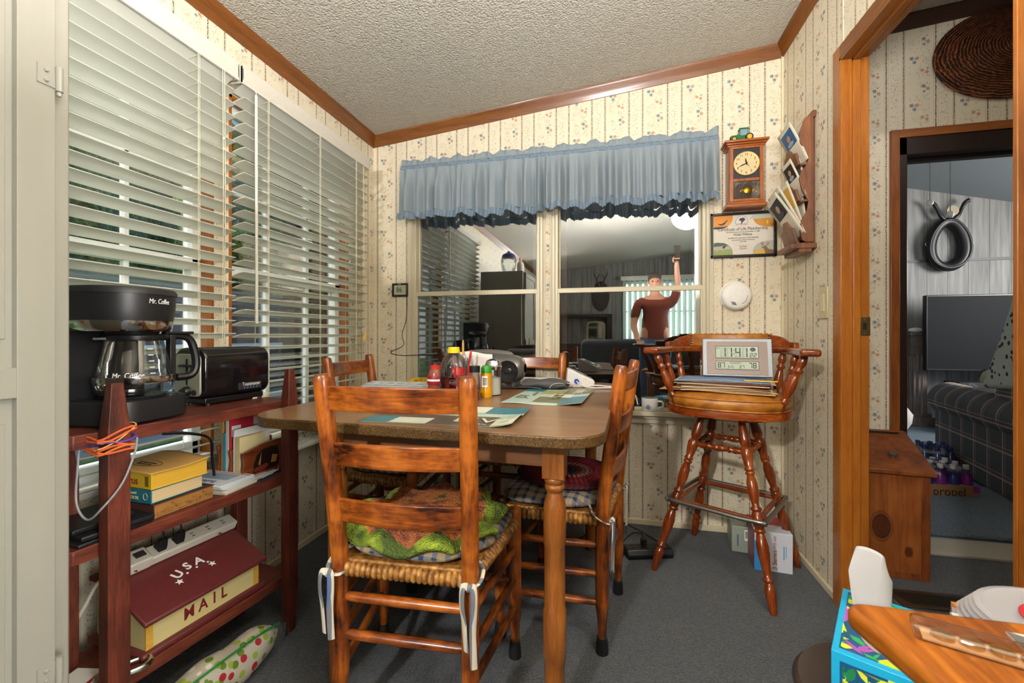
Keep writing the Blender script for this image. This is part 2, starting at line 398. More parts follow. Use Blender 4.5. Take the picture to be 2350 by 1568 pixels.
# ---- second doorway (hall to living room): honey casing, dark jamb, raised sill
m = MB(); m.bx(D2[0]-.038, D2[0], YB-.016, YB, 0, 2.06); m.bx(D2[1], D2[1]+.038, YB-.016, YB, 0, 2.06); struct(m.build('trim_hall_casing', wood('hall_casing_wood', '#6a3510', '#8a4c1a', '#98581f', 'Z', 1, .4, .2), bevel=.002))
m = MB(); m.bx(D2[0], D2[1], YB-.016, YB, 2.02, 2.06); struct(m.build('trim_hall_casing_head', wood('hall_casing_wood_x', '#6a3510', '#8a4c1a', '#98581f', 'X', 1, .4, .2), bevel=.002))
DKJ = flat('#221310', .35)
m = MB(); m.bx(D2[0], D2[0]+.034, YB-.01, YB+.13, 0, 2.02); m.bx(D2[1]-.034, D2[1], YB-.01, YB+.13, 0, 2.02); m.bx(D2[0], D2[1], YB-.01, YB+.13, 1.935, 2.02)
m.bx(D2[0]+.034, D2[0]+.046, YB+.05, YB+.09, .03, 1.935); m.bx(D2[0]+.034, D2[1]-.034, YB+.05, YB+.09, 1.92, 1.94); struct(m.build('trim_hall_jamb', DKJ, bevel=.003))
m = MB(); m.prism([(YB-.035, 0), (YB-.035, .012), (YB-.01, .022), (YB+.02, .022), (YB+.05, .034), (YB+.13, .034), (YB+.13, 0)], D2[0]+.03, D2[1]-.03, 'yz'); struct(m.build('trim_threshold', flat('#b5ad9c', .4, .3), bevel=.002))
# ---- living room beyond
LFZ = .035
m = MB(); m.bx(.9, 5.8, YB+.1, 6.2, -.06, LFZ); struct(m.build('floor_living_room', flat('#5b6872', .95)))
m = MB()
rg = thing('shag_rug', 'fluffy blue shag carpet edge just past the hall threshold', 'rug', (2.1, 2.95, LFZ))
m.bx(-.72, .72, -.36, .5, 0, .022); ru = m.build('pile', SHAG, rg, bevel=.01)
m = MB(); m.bx(.9, 5.8, 6.0, 6.1, -.02, 3.4); struct(m.build('wall_living_far', PANEL))
m = MB(); m.bx(5.7, 5.8, YB+.1, 6.1, -.02, 3.4); struct(m.build('wall_living_right', PANEL))
m = MB(); m.bx(1.22, 1.32, YB+.12, 6.1, -.02, 3.6); struct(m.build('wall_living_left', PANEL))
slab('ceiling_living_room', flat('#8d9498', .8), 1.2, 5.8, YB+.12, 6.1, 3.32, 2.24)
m = MB(); m.bx(1.3, 5.7, 5.985, 6.0, 1.915, 1.945); struct(m.build('trim_living_rail', flat('#4a4a49', .5)))
# ---- dark porch room behind the back windows
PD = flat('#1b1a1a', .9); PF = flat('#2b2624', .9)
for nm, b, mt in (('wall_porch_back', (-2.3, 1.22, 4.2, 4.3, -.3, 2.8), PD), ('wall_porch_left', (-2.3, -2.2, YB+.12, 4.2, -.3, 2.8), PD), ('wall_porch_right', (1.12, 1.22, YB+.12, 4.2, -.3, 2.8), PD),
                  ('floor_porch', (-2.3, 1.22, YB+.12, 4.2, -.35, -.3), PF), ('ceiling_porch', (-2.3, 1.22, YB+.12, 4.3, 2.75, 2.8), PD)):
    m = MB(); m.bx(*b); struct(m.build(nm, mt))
# ---- windows in the back wall: cream aluminium double-hung units
ALU = flat('#c9bfa4', .4, .1)
JW = wood('reddish_jamb_wood', '#5a2a12', '#86461f', '#9a5a2c', 'Z', 1, .5, .4)
for i, (x0, x1) in enumerate((BW1, BW2)):
    w = thing('window_%d' % (i+1), None, None); struct(w); y = YB
    m = MB()
    for a, b, c, d in ((x0-.030, x0+.006, BZ[0], BZ[1]), (x1-.006, x1+.030, BZ[0], BZ[1])):
        m.bx(a, b, y-.014, y+.05, c, d); m.bx((a+b)/2-.003, (a+b)/2+.003, y-.02, y-.013, c, d)
    m.bx(x0-.030, x1+.030, y-.014, y+.05, BZ[1]-.02, BZ[1]+.03)
    struct(m.build('window_frame', ALU, w, bevel=.003))
    m = MB(); zr = 1.312
    m.bx(x0, x1, y-.012, y+.012, zr-.014, zr+.012); m.bx(x0, x1, y-.010, y+.010, BZ[0], BZ[0]+.02)
    m.bx(x0, x0+.014, y-.010, y+.010, BZ[0], zr); m.bx(x1-.014, x1, y-.010, y+.010, BZ[0], zr)
    m.bx(x0, x1, y+.024, y+.044, zr-.006, zr+.018); m.bx(x0+.006, x0+.016, y+.024, y+.044, zr, BZ[1]); m.bx(x1-.016, x1-.006, y+.024, y+.044, zr, BZ[1])
    struct(m.build('window_sash', ALU, w, bevel=.002))
    m = MB(); m.bx(x0+.012, x1-.012, y-.003, y+.001, BZ[0]+.018, zr-.01); m.bx(x0+.012, x1-.012, y+.031, y+.035, zr, BZ[1]-.02); struct(m.build('window_pane', DKGLASS, w))
    m = MB(); m.bx(x0+.007, x0+.05, y+.055, y+.118, BZ[0], BZ[1]); m.bx(x1-.04, x1-.007, y+.055, y+.118, BZ[0], BZ[1]); struct(m.build('window_jamb', JW, w))
m = MB(); m.prism([(YB, .565), (YB-.016, .565), (YB-.016, .588), (YB-.022, .592), (YB-.022, .606), (YB-.05, .612), (YB-.05, .634), (YB+.12, .634), (YB+.12, .565)], BW1[0]-.045, BW2[1]+.045, 'yz'); struct(m.build('trim_sill', ALU, bevel=.002))
m = MB()
for z in (.72, 1.0, 1.33, 1.62, 1.9):
    for x in (BW1[1]+.036, BW2[0]-.036, BW2[1]+.036, BW1[0]-.036): m.cyl((x, YB-.004, z), (x, YB+.001, z), .0042, n=8)
struct(m.build('trim_screws', flat('#8d8468', .4, .6)))
m = MB(); m.bx(BW2[1]+.03, BW2[1]+.052, YB-.008, YB, .6, 2.05); m.bx(BW1[0]-.052, BW1[0]-.03, YB-.008, YB, .6, 2.05); m.bx(BW1[1]+.03, BW1[1]+.042, YB-.005, YB, .634, 2.05); m.bx(BW2[0]-.042, BW2[0]-.03, YB-.005, YB, .634, 2.05)
struct(m.build('trim_window_casing', CREAM, bevel=.002))
# ---- windows in the left wall: white frames, stained jambs
for i, (y0, y1) in enumerate((LW1, LW2)):
    w = thing('window_%d' % (i+3), None, None); struct(w); x = XL-.07
    m = MB(); z0, z1 = LZ
    for a, b, c, d in ((y0, y0+.045, z0, z1), (y1-.045, y1, z0, z1), (y0, y1, z0, z0+.05), (y0, y1, z1-.045, z1), (y0, y1, 1.30, 1.345)): m.bx(x-.025, x+.02, a, b, c, d)
    for k in (1, 2): yy = y0+(y1-y0)*k/3; m.bx(x-.01, x+.01, yy-.009, yy+.009, z0, z1)
    m.bx(x-.01, x+.01, y0, y1, 1.65, 1.668)
    struct(m.build('window_sash', flat('#e6ebe8', .4), w, bevel=.003))
    m = MB(); m.bx(x-.002, x+.002, y0+.04, y1-.04, z0+.04, z1-.04); struct(m.build('window_pane', GLASS, w))
    m = MB(); m.bx(XL-.045, XL+.001, y0-.002, y0+.012, z0, z1); m.bx(XL-.045, XL+.001, y1-.012, y1+.002, z0, z1); m.bx(XL-.045, XL+.001, y0, y1, z1-.012, z1); struct(m.build('window_jamb', TRIM, w))
    m = MB(); m.bx(XL-.05, XL+.008, y0-.02, y1+.02, z0-.03, z0+.002); struct(m.build('window_sill', WHITE, w, bevel=.003))
# a thin open gap strip of ledge below the blinds
m = MB(); m.bx(XL, XL+.028, .56, 2.30, .505, .535); struct(m.build('trim_left_ledge', flat('#c9c6bb', .5), bevel=.004))
# ------------------------------------------------------------------ outside
def _leaf(name, a, b, c):
    t = NT(name); v = t.co(); n = t.noise(v, 9, 6, .75); t.bump(n, 1., .2)
    return t.fin(t.ramp(n, [(.36, a), (.5, b), (.64, c)]), .8)
LEAF = _leaf('hedge_leaves', '#1e4418', '#4f8a34', '#a8cc50'); LEAF2 = _leaf('dark_tree_leaves', '#16351d', '#356b3a', '#76a64c')
GRASS = _leaf('lawn_grass', '#4c7a22', '#79a63a', '#b3c85a')
m = MB(); m.bx(-40, -1.7, -25, 30, -.75, -.65); struct(m.build('floor_lawn', GRASS))
def blob_tree(name, label, loc, r, mat, seed):
    t = thing(name, label, 'tree', loc, 0, 'trees beyond the lawn'); m = MB()
    def f(u, v):
        a = 2*PI*u; b = PI*(v-.5); d = Vector((math.cos(a)*math.cos(b), math.sin(a)*math.cos(b), math.sin(b)))
        k = 1+.32*mnoise.noise(d*2.3+Vector((seed, 0, 0)))+.16*mnoise.noise(d*7+Vector((seed, 3, 0)))+.08*mnoise.noise(d*18)
        return (d.x*r[0]*k, d.y*r[1]*k, r[2]*.95+d.z*r[2]*k)
    m.grid(f, 72, 36); m.build('crown', mat, t, sm=180)
    m = MB(); m.cyl((0, 0, 0), (0, 0, r[2]), .18, .12); m.build('trunk', flat('#4a3a2c', .9), t)
tr = [(-16, 2, 2.4, 2.5, 5.2, LEAF), (-16.5, 8.4, 2.4, 2.7, 5.6, LEAF2), (-15, 15.2, 2.4, 2.8, 5.2, LEAF), (-17, -4.6, 2.4, 2.8, 5.6, LEAF2), (-15, 22.6, 2.6, 3.2, 6.2, LEAF2), (-15, -11.4, 2.4, 2.6, 5.2, LEAF), (-24, -2, 2.8, 3.4, 8.2, LEAF2), (-24, 7.5, 2.8, 3.4, 8.0, LEAF), (-24, 17, 2.8, 3.4, 8.4, LEAF2), (-24, -11.5, 2.8, 3.4, 8.0, LEAF), (-24, 26.5, 2.8, 3.4, 8.4, LEAF)]
tl = ['bushy tree straight out from the side window with the coffee maker', 'tall dark tree behind the grey outbuilding', 'bright leafy tree seen through the right blind', 'dark tree far to the left past the outbuilding', 'tallest tree furthest right beyond the lawn', 'leafy tree furthest left beyond the lawn', 'tall back row tree behind the cabinet side of the window', 'tall back row tree in the middle of the left blind', 'tall back row tree between the two blinds', 'tall back row tree at the far left of the treeline', 'tall back row tree at the right end of the treeline']
for k, (x, y, a, b, c, mt) in enumerate(tr): blob_tree('tree', tl[k], (x, y, -.65), (a, b, c), mt, k*3.1)
nb = thing('outbuilding', 'long low grey outbuilding with rows of dark white-framed windows across the lawn', 'building', (-7.2, 4.5, -.65))
m = MB(); m.bx(-.1, 0, -7, 7.5, .0, .55); m.bx(-.1, 0, -7, 7.5, 2.45, 2.62); m.bx(-2.5, -.1, -7, 7.5, 0, 2.6); m.build('wall', flat('#8e979b', .8), nb)
m = MB(); m.prism([(.35, 2.6), (-2.8, 2.6), (-2.8, 3.0)], -7.2, 7.7, 'xz', Matrix.Identity(4)); m.build('roof', flat('#c9cdcd', .7), nb)
m = MB()
for k in range(15): m.bx(-.02, .04, -7+k, -6.86+k, .5, 2.5)
m.bx(-.02, .03, -7, 7.5, 1.45, 1.55); m.build('window_mullions', flat('#e8ecec', .5), nb)
m = MB(); m.bx(-.06, -.03, -7, 7.5, .55, 2.45); m.build('window_glass', flat('#252e36', .12), nb)
def flowerbed(loc, label, col):
    t = thing('flowering_plant', label, 'plant', loc, 0, 'flowers on the lawn'); m = MB(); m2 = MB()
    for k in range(26):
        a = random.random()*2*PI; r = random.random()**.5*.38; h = .22+random.random()*.38
        x, y = r*math.cos(a), r*math.sin(a); m.tube([(x*.4, y*.4, 0), (x*.8, y*.8, h*.6), (x, y, h)], .006, 5)
        m.ell((x*.7, y*.7, h*.55), (.05, .05, .02), 6); m2.ell((x, y, h), (.034, .034, .022), 8)
    m.build('stems', LEAF, t, sm=60); m2.build('blossoms', flat(col, .6), t)
flowerbed((-3.6, 3.9, -.65), 'red flowering plant on the lawn beside the shelf post', '#d0362c')
flowerbed((-3.4, 3.2, -.65), 'pink flowering plant below the toaster end of the window', '#d65a8e')
flowerbed((-3.3, 2.2, -.65), 'magenta flowering plant seen under the top shelf', '#c2387a')

# ------------------------------------------------------------------ blinds
SLAT = NT('white_faux_wood_slat')
def _slat():
    t = SLAT; t.fin('#e9e8e0', .42)
    a = t.n('ShaderNodeBsdfTranslucent'); a.inputs[0].default_value = lin('#dfe4d6'); x = t.n('ShaderNodeMixShader'); x.inputs[0].default_value = .38
    t.t.links.new(t.p.outputs[0], x.inputs[1]); t.t.links.new(a.outputs[0], x.inputs[2]); t.t.links.new(x.outputs[0], t.out.inputs[0]); return t.mat
SLAT = _slat(); CORD = flat('#d8cdb2', .7); VAL = flat('#d5cfc2', .45)
def blind(label, y0, y1, lad, cordY, wandY, tasselY, tdeg=17):
    t = thing('window_blind', label, 'blind', (XL, 0, 0), 0, None); xc = .047; ztop, zbot, p = 2.045, .575, .0497
    n = int((ztop-zbot)/p); tilt = math.radians(tdeg); w = .0630
    m = MB()
    for k in range(n+1):
        z = ztop-k*p; tt = tilt*(1.0 if k else 1.9); sag = .0015*math.sin(k*1.7)
        prof = []
        for s_ in (-.5, -.25, 0, .25, .5): prof.append((xc+s_*w*math.cos(tt), z+s_*w*math.sin(tt)+.0028*(1-4*s_*s_)+sag))
        poly = prof+[(a+.0006, b-.0026) for a, b in reversed(prof)]
        m.prism(poly, y0+.012, y1-.012, 'xz')
    m.build('slats', SLAT, t, sm=30)
    m = MB(); m.bx(xc-.03, xc+.03, y0+.012, y1-.012, zbot-p-.012, zbot-p+.004); m.build('bottom_rail', SLAT, t, bevel=.003)
    m = MB(); m.bx(.004, .066, y0+.004, y1-.004, 2.062, 2.12); m.build('headrail', flat('#c8c4b8', .5), t)
    m = MB(); m.prism([(.070, 2.052), (.080, 2.052), (.082, 2.060), (.080, 2.066), (.080, 2.112), (.083, 2.118), (.083, 2.124), (.070, 2.124)], y0, y1, 'xz')
    m.bx(.02, .08, y0, y0+.005, 2.055, 2.122); m.bx(.02, .08, y1-.005, y1, 2.055, 2.122); m.build('valance', VAL, t, bevel=.0012)
    m = MB()
    for y in lad:
        for x in (xc-.033, xc+.033): m.tube([(x, y, 2.06), (x, y, zbot-p)], .0011, 5)
        for k in range(n+1): z = ztop-k*p-.006; m.tube([(xc-.033, y, z-.007), (xc+.033, y, z+.007)], .0008, 4)
        m.tube([(xc+.035, y+.004, 2.06), (xc+.035, y+.004, zbot-p)], .001, 5)
    m.build('ladder_cord', CORD, t)
    for yy in ([cordY] if cordY else []):
        m = MB(); q = [(.088, yy, 2.052), (.089, yy+.002, 1.6), (.088, yy, 1.2), (.087, yy, .64)]
        m.tube(q, .0014, 5, 4); m.tube([(a+.001, b+.007, c) for a, b, c in q], .0014, 5, 4)
        for z in (1.79, 1.75): m.ell((.089, yy+.004, z), (.004, .006, .006), 8)
        m.build('lift_cord', CORD, t)
    if wandY:
        m = MB(); m.cyl((.092, wandY, 2.03), (.095, wandY, 1.10), .0055, n=6); m.tube([(.085, wandY, 2.05), (.092, wandY, 2.04), (.092, wandY, 2.02)], .0015, 5); m.build('tilt_wand', VAL, t)
    if tasselY:
        m = MB(); m.tube([(.084, tasselY, 2.052), (.086, tasselY+.003, 1.05)], .0012, 5); m.tube([(.084, tasselY+.006, 2.052), (.088, tasselY+.016, 1.07)], .0012, 5); m.build('lift_cord', CORD, t)
        for dy, z in ((.003, 1.02), (.016, 1.04)):
            m = MB(); m.lathe([(.003, .036), (.006, .03), (.011, .006), (.010, 0)], 12, (.087, tasselY+dy, z)); m.build('tassel', flat('#d8b765', .4), t)
blind('left wooden slat blind behind the coffee maker and toaster', .485, 1.385, (.66, 1.215), 1.305, None, None)
blind('right wooden slat blind reaching the wall corner with a long tilt wand', 1.402, 2.315, (1.53, 1.86, 2.17), None, 1.455, 2.235, 13)

# ------------------------------------------------------------------ painted cabinet at the left edge
CAB = NT('old_cream_paint')
CAB = CAB.fin(CAB.mix(CAB.noise(CAB.scale(CAB.co(), (1, 1, .15)), 14, 4), '#87847a', '#99968b'), .42)
cb = thing('kitchen_cabinet', 'tall cream painted kitchen cabinet with painted-over hinges at the left edge', 'cabinet', (-1.21, .228, 0))
m = MB(); m.bx(-.195, .277, -.328, .328, .0, 1.75); m.build('body', CAB, cb, bevel=.004)
d = MB(); x = .277
d.bx(x, x+.018, -.30, .290, .03, 1.735)
dr = d.build('door', CAB, cb, bevel=.003)
m = MB()
for z0, z1 in ((.03, .953), (1.0, 1.735)):
    m.bx(x+.018, x+.0195, -.26, .235, z0+.045, z1-.04)
m.bx(x+.018, x+.030, .243, .290, .03, 1.735); m.bx(x+.018, x+.030, -.30, -.255, .03, 1.735); m.bx(x+.018, x+.0298, -.255, .243, .953, 1.0); m.bx(x+.018, x+.0298, -.255, .243, 1.69, 1.735); m.bx(x+.018, x+.0298, -.255, .243, .03, .08)
m.build('door_frame', CAB, dr, bevel=.003)
for z in (1.477, .494):
    m = MB(); m.cyl((x+.034, .293, z-.02), (x+.034, .293, z+.02), .005, n=10); m.bx(x+.0295, x+.032, .266, .291, z-.016, z+.016); m.ell((x+.034, .293, z-.024), (.004, .004, .005), 8)
    for dz in (-.008, .008): m.ell((x+.033, .277, z+dz), (.0025, .0035, .0035), 8)
    m.build('hinge', CAB, cb)
jr = thing('glass_jar', 'clear fluted glass jar on top of the cream cabinet', 'jar', (-1.12, .42, 1.75))
m = MB(); m.lathe([(.05, .002), (.075, .03), (.09, .12), (.085, .16), (.075, .17)], 20); m.build('glass', JAR, jr); m = MB(); m.lathe([(.078, .17), (.07, .20), (.02, .225), (.012, .24), (0, .245)], 20); m.build('lid', flat('#2d3f86', .4), jr)
bt = thing('plastic_bottle', 'white plastic bottle on top of the cream cabinet', 'bottle', (-1.0, .36, 1.75))
m = MB(); m.lathe([(.04, 0), (.042, .09), (.03, .12), (.014, .13), (.014, .14)], 16); m.build('body', WHITE, bt); m = MB(); m.lathe([(.016, .138), (.016, .17), (0, .17)], 14); m.build('cap', WHITE, bt)

# ------------------------------------------------------------------ red-stained shelf unit and what stands on it
SH = thing('shelf_unit', 'red-stained wooden three-tier shelf with pointed corner posts under the blinds', 'shelf', (-1.12, 1.30, 0), math.radians(-6))
def post(x, y, a, b, h, foot=.68):
    m = MB(); hx, hy = a/2, b/2; t = .55; q = [(0, foot), (.16, 1), (h-.11, 1), (h, t)]; vs = []
    for z, k in q:
        for sx, sy in ((-1, -1), (1, -1), (1, 1), (-1, 1)): vs.append((x+sx*hx*k, y+sy*hy*k, z))
    fs = [(3, 2, 1, 0), (12, 13, 14, 15)]
    for j in range(3):
        for i in range(4): fs.append((4*j+i, 4*j+(i+1) % 4, 4*j+4+(i+1) % 4, 4*j+4+i))
    m.add(vs, fs); return m.build('post', RED['Z'], SH, bevel=.002)
post(0, 0, .036, .042, .932); post(.004, -.518, .037, .046, .936, 1.); post(-.245, .0, .036, .042, .80); post(-.200, -.522, .04, .05, .80)
def board(z, ov, x1=-.018):
    m = MB(); c = .035; m.prism([(x1, ov-c), (x1-c, ov), (-.262+c, ov), (-.262, ov-c), (-.262, -.20), (-.262+.052, -.62), (x1-c, -.62), (x1, -.62+c)], z-.034, z, 'xy')
    return m.build('shelf', RED['Y'], SH, bevel=.002)
board(.82, .04); board(.555, .03); board(.195, .03)
shm = SH.matrix_basis.copy()
def onshelf(x, y, z): 
    p = Matrix.Rotation(math.radians(-6), 4, 'Z') @ Vector((x, y, z)); return (p.x-1.12, p.y+1.30, z)
R6 = math.radians(-6)
# coffee maker -------------------------------------------------------
BLK = flat('#1c1c1f', .38); BLK2 = flat('#101012', .3)
cm = thing('coffee_maker', 'black drip coffee maker with chrome band on the top shelf', 'coffee maker', (-1.420, .885, .82), math.radians(-85))
def stad(w, y0, y1, r, n=8):   # plan outline with round front (at y1)
    p = [(-w, y0+.02), (-w+.02, y0), (w-.02, y0), (w, y0+.02)]
    for k in range(n+1):
        a = PI*.5*k/n; p.append((w-r+r*math.cos(a), y1-r+r*math.sin(a)))
    for k in range(n+1):
        a = PI*.5+PI*.5*k/n; p.append((-w+r+r*math.cos(a), y1-r+r*math.sin(a)))
    return p
def loft(m, outs):
    n = len(outs[0][0]); vs = [(x, y, z) for o, z in outs for x, y in o]; fs = [tuple(range(n))[::-1], tuple((len(outs)-1)*n+i for i in range(n))]
    for j in range(len(outs)-1):
        for i in range(n): fs.append((j*n+i, j*n+(i+1) % n, (j+1)*n+(i+1) % n, (j+1)*n+i))
    return m.add(vs, fs)
def sc(o, k, dy=0, cy=.12): return [(x*k, cy+(y-cy)*k+dy) for x, y in o]
B0 = stad(.115, .0, .235, .070)
m = MB(); loft(m, [(B0, .008), (B0, .052), (sc(B0, .985), .061), (sc(B0, .95), .064)]); m.build('base', BLK, cm, sm=40)
m = MB(); m.lathe([(.07, .064), (.074, .067), (.07, .069), (0, .069)], 28, (0, .150, 0)); m.build('warming_plate', flat('#2a2a2c', .25), cm)
m = MB(); m.bx(-.108, .108, .002, .066, .05, .36); m.build('tank', BLK, cm, bevel=.012, seg=3)
D0 = stad(.108, .0, .230, .108, 12)
m = MB(); loft(m, [(sc(D0, .955), .268), (sc(D0, .975), .280), (D0, .30), (sc(D0, 1.02), .342)]); dr = m.build('brew_basket', BLK, cm, sm=40)
m = MB(); loft(m, [(sc(D0, 1.045), .340), (sc(D0, 1.05), .349), (sc(D0, 1.0), .357), (sc(D0, .8), .360)]); m.build('lid', flat('#202022', .45), cm, sm=40)
m = MB(); loft(m, [(sc(D0, .88), .242), (sc(D0, .94), .250), (sc(D0, .965), .270)]); m.build('chrome_band', CHROME, cm, sm=40)
m = MB(); m.lathe([(.05, .215), (.06, .25)], 24, (0, .145, 0)); m.build('drip_spout', BLK2, cm)
WH = flat('#e9e9e6', .5)
def curved_text(s, size, mat, parent, name, cx, cy, rad, ang, z, width, sh=.18):
    o = text(name, s, size, mat, parent, (0, 0, 0), width=width, shear=sh)
    for v in o.data.vertices:
        a = ang+v.co.x/rad; r = rad+.0006+v.co.z; v.co = Vector((cx+r*math.cos(a), cy+r*math.sin(a), z+v.co.y))
    return o
curved_text('Mr. Coffee', .019, WH, dr, 'lettering', 0, .122, .1095, math.radians(90), .322, .056)
m = MB(); m.cyl((-.045, .214, .0630), (-.045, .214, .0660), .013, n=20); m.build('button', flat('#2c2c2f', .3), cm)
m = MB(); m.bx(-.098, -.066, .160, .195, .0625, .0650); m.build('control_panel', flat('#33343a', .2), cm)
# carafe
cf = thing('glass_carafe', 'empty glass coffee carafe with black handle standing on the warming plate', 'carafe', (cm.matrix_basis @ Vector((0, .152, .069))), math.radians(-17))
m = MB(); m.lathe([(.0, .001), (.066, .001), (.080, .012), (.084, .03), (.083, .045), (.074, .09), (.064, .135), (.0615, .15)], 40)
gl = m.build('glass', JAR, cf, sm=60)
m = MB(); m.lathe([(.0845, .036), (.0858, .040), (.0858, .052), (.0835, .054)], 40); m.build('steel_band', CHROME, gl)
m = MB(); m.lathe([(.060, .148), (.066, .150), (.067, .160), (.06, .166), (.02, .168), (0, .168)], 32)
m.prism([(-.02, -.055), (.02, -.055), (.008, -.088), (-.008, -.088)], .150, .157); m.build('lid', BLK2, cf, bevel=.001)
m = MB()
hp = [(0, .062, .160), (0, .098, .162), (0, .128, .152), (0, .142, .115), (0, .146, .07), (0, .132, .044), (0, .096, .040)]
m.tube(hp, [.012, .013, .013, .0125, .0125, .012, .011], 10, 5); m.bx(-.014, .014, .075, .09, .03, .165); m.box((0, .100, .170), (.03, .07, .008)); m.build('handle', BLK2, cf, bevel=.002)
curved_text('Mr. Coffee', .019, WH, gl, 'lettering', 0, 0, .0815, math.radians(-28), .058, .064)
m = MB()
for k in range(5):
    z = .062+k*.016; rr = .0845-(z-.045)*.2; a = math.radians(8)
    m.box(((rr+.001)*math.cos(a), (rr+.001)*math.sin(a), z), (.001, .012, .002), a)
m.build('measure_marks', WH, gl)
# toaster
ts = thing('toaster', 'glossy black long-slot toaster with brushed end panel beside the coffee maker', 'toaster', (-1.332, 1.235, .82), R6)
TB = flat('#131214', .08)
m = MB(); m.prism(rrect(.142, .165, .035, 6, 0, .107), -.122, .122, 'xz'); b = m.build('body', TB, ts, bevel=.012, seg=3)
m = MB(); m.prism(rrect(.118, .138, .02, 6, 0, .102), -.1275, -.118, 'xz'); m.build('end_panel', flat('#a3a08c', .3, .35), ts, bevel=.003)
m = MB(); m.bx(-.055, .055, -.108, .108, .006, .026); m.build('base', BLK2, ts, bevel=.004)
for x in (-.05, .05):
    for y in (-.095, .095):
        m = MB(); m.cyl((x, y, 0), (x, y, .008), .008, n=12); m.build('foot', BLK, ts)
m = MB(); m.bx(-.003, .003, -.1292, -.126, .07, .155); m.build('lever_slot', BLACK, ts)
m = MB(); m.bx(-.022, .022, -.142, -.127, .128, .137); m.build('lever', BLK2, ts, bevel=.003)
m = MB(); m.lathe([(.016, 0), (.015, .6), (.012, 1)], 20, (.003, -.127, .05), (.003, -.142, .05)); m.build('browning_knob', BLK2, ts)
for x in (-.027, .035):
    m = MB(); m.cyl((x, -.127, .046), (x, -.132, .046), .0085, n=16); m.build('button', BLK2, ts)
m = MB(); m.bx(-.035, -.012, -.11, .11, .186, .1905); m.bx(.012, .035, -.11, .11, .186, .1905); m.build('bread_slot', BLACK, ts)
m = MB(); m.bx(.0706, .0716, -.005, .085, .042, .066); m.build('badge', flat('#3a3a3e', .3, .4), ts)
text('lettering', 'Toastmaster', .017, flat('#dcdcd8', .4), ts, (.0722, .045, .060), (PI/2, 0, PI/2), width=.07)
text('lettering', '11111', .012, flat('#5f78a8', .4), ts, (.0722, .042, .048), (PI/2, 0, PI/2), width=.05)
# books on the middle shelf
def book(name, label, loc, rz, w, d, h, cover, pages, group=None, spine_w=.0):
    """spine faces -y; w along x, d along y"""
    t = thing(name, label, 'book', loc, rz, group)
    m = MB(); m.bx(-w/2, w/2, -d/2, d/2, 0, .002); m.bx(-w/2, w/2, -d/2, d/2, h-.002, h); m.bx(-w/2, w/2, -d/2, -d/2+.003, 0, h); m.build('cover', cover, t, bevel=.0008)
    m = MB(); m.bx(-w/2+.004, w/2-.003, -d/2+.003, d/2-.003, .002, h-.002); m.build('pages', pages, t)
    return t
def _pages(name, a, b):
    t = NT(name); q = t.xyz(); s_ = t.noise(t.vec(t.m('MULTIPLY', q[0], 2.), t.m('MULTIPLY', q[1], 2.), t.m('MULTIPLY', q[2], 900.)), 1., 2)
    return t.fin(t.mix(s_, a, b), .8)
PG = _pages('aged_pages', '#b99a6a', '#ddc79c'); PGY = _pages('yellow_pages', '#b98a1c', '#e0b23a'); PGB = _pages('tattered_brown_pages', '#6a3f14', '#c08a42')
bz = .555
bk = book('book', 'thick worn brown dictionary with tattered pages, bottom of the book pile', onshelf(-.145, -.33, bz), R6+.03, .215, .17, .040, flat('#4a2a22', .6), PGB, 'books on the middle shelf')
m = MB()
for k in range(16): m.box((.108+random.uniform(-.001, .002), -.07+k*.0095, .006+random.random()*.028), (.006, .011, .003), random.uniform(-.4, .4))
m.build('torn_edges', PGB, bk)
bk = book('book', 'teal hardback wordbook in the middle of the book pile', onshelf(-.15, -.345, bz+.041), R6+.05, .205, .145, .037, flat('#1f6d80', .5), PG, 'books on the middle shelf')
GOLD = flat('#d8c68a', .5)
text('lettering', "Webster's New World", .0105, GOLD, bk, (-.012, -.0735, .026), (PI/2, 0, 0), width=.12)
text('lettering', '33,000 WORDBOOK', .0125, GOLD, bk, (-.008, -.0735, .013), (PI/2, 0, 0), width=.13)
m = MB(); m.tube([(.082+.008*math.cos(a*.6), -.0733, .019+.009*math.sin(a*.6)) for a in range(11)], .0006, 5); m.build('emblem', GOLD, bk)
bk = book('book', 'yellow paperback thesaurus with curling tan cover on top of the book pile', onshelf(-.148, -.335, bz+.079), R6+.01, .205, .155, .043, flat('#dcb62a', .5), PGY, 'books on the middle shelf')
REDI = flat('#8e1f17', .5)
text('lettering', 'Thesaurus', .030, REDI, bk, (-.012, -.0785, .0195), (PI/2, 0, 0), width=.125)
text('lettering', 'THE MERRIAM', .006, BLACK, bk, (-.02, -.0785, .037), (PI/2, 0, 0), width=.08)
m = MB()
for k in range(8): m.bx(.078, .092, -.0783, -.0778, .008+k*.0035, .0098+k*.0035)
m.build('barcode', BLACK, bk)
m = MB(); m.grid(lambda u, v: ((u-.5)*.214, (v-.5)*.165, .0445+.012*max(0, v-.55)**1.3*(1+u)+.004*math.sin(5*u)*v), 18, 14); cv = m.build('front_cover', flat('#c99c58', .6), bk, solid=.001)
m = MB(); m.tube([(.055*math.cos(a*PI/16)-.01, .022*math.sin(a*PI/16)-.02, .0465) for a in range(32)], .0006, 5, closed=True); m.build('printed_oval', BLACK, bk)
text('lettering', 'The MERRIAM-WEBSTER', .008, BLACK, bk, (-.01, -.017, .047), width=.07); text('lettering', 'Thesaurus', .012, BLACK, bk, (-.01, -.028, .047), width=.065)
LEATH = flat('#17181b', .45)
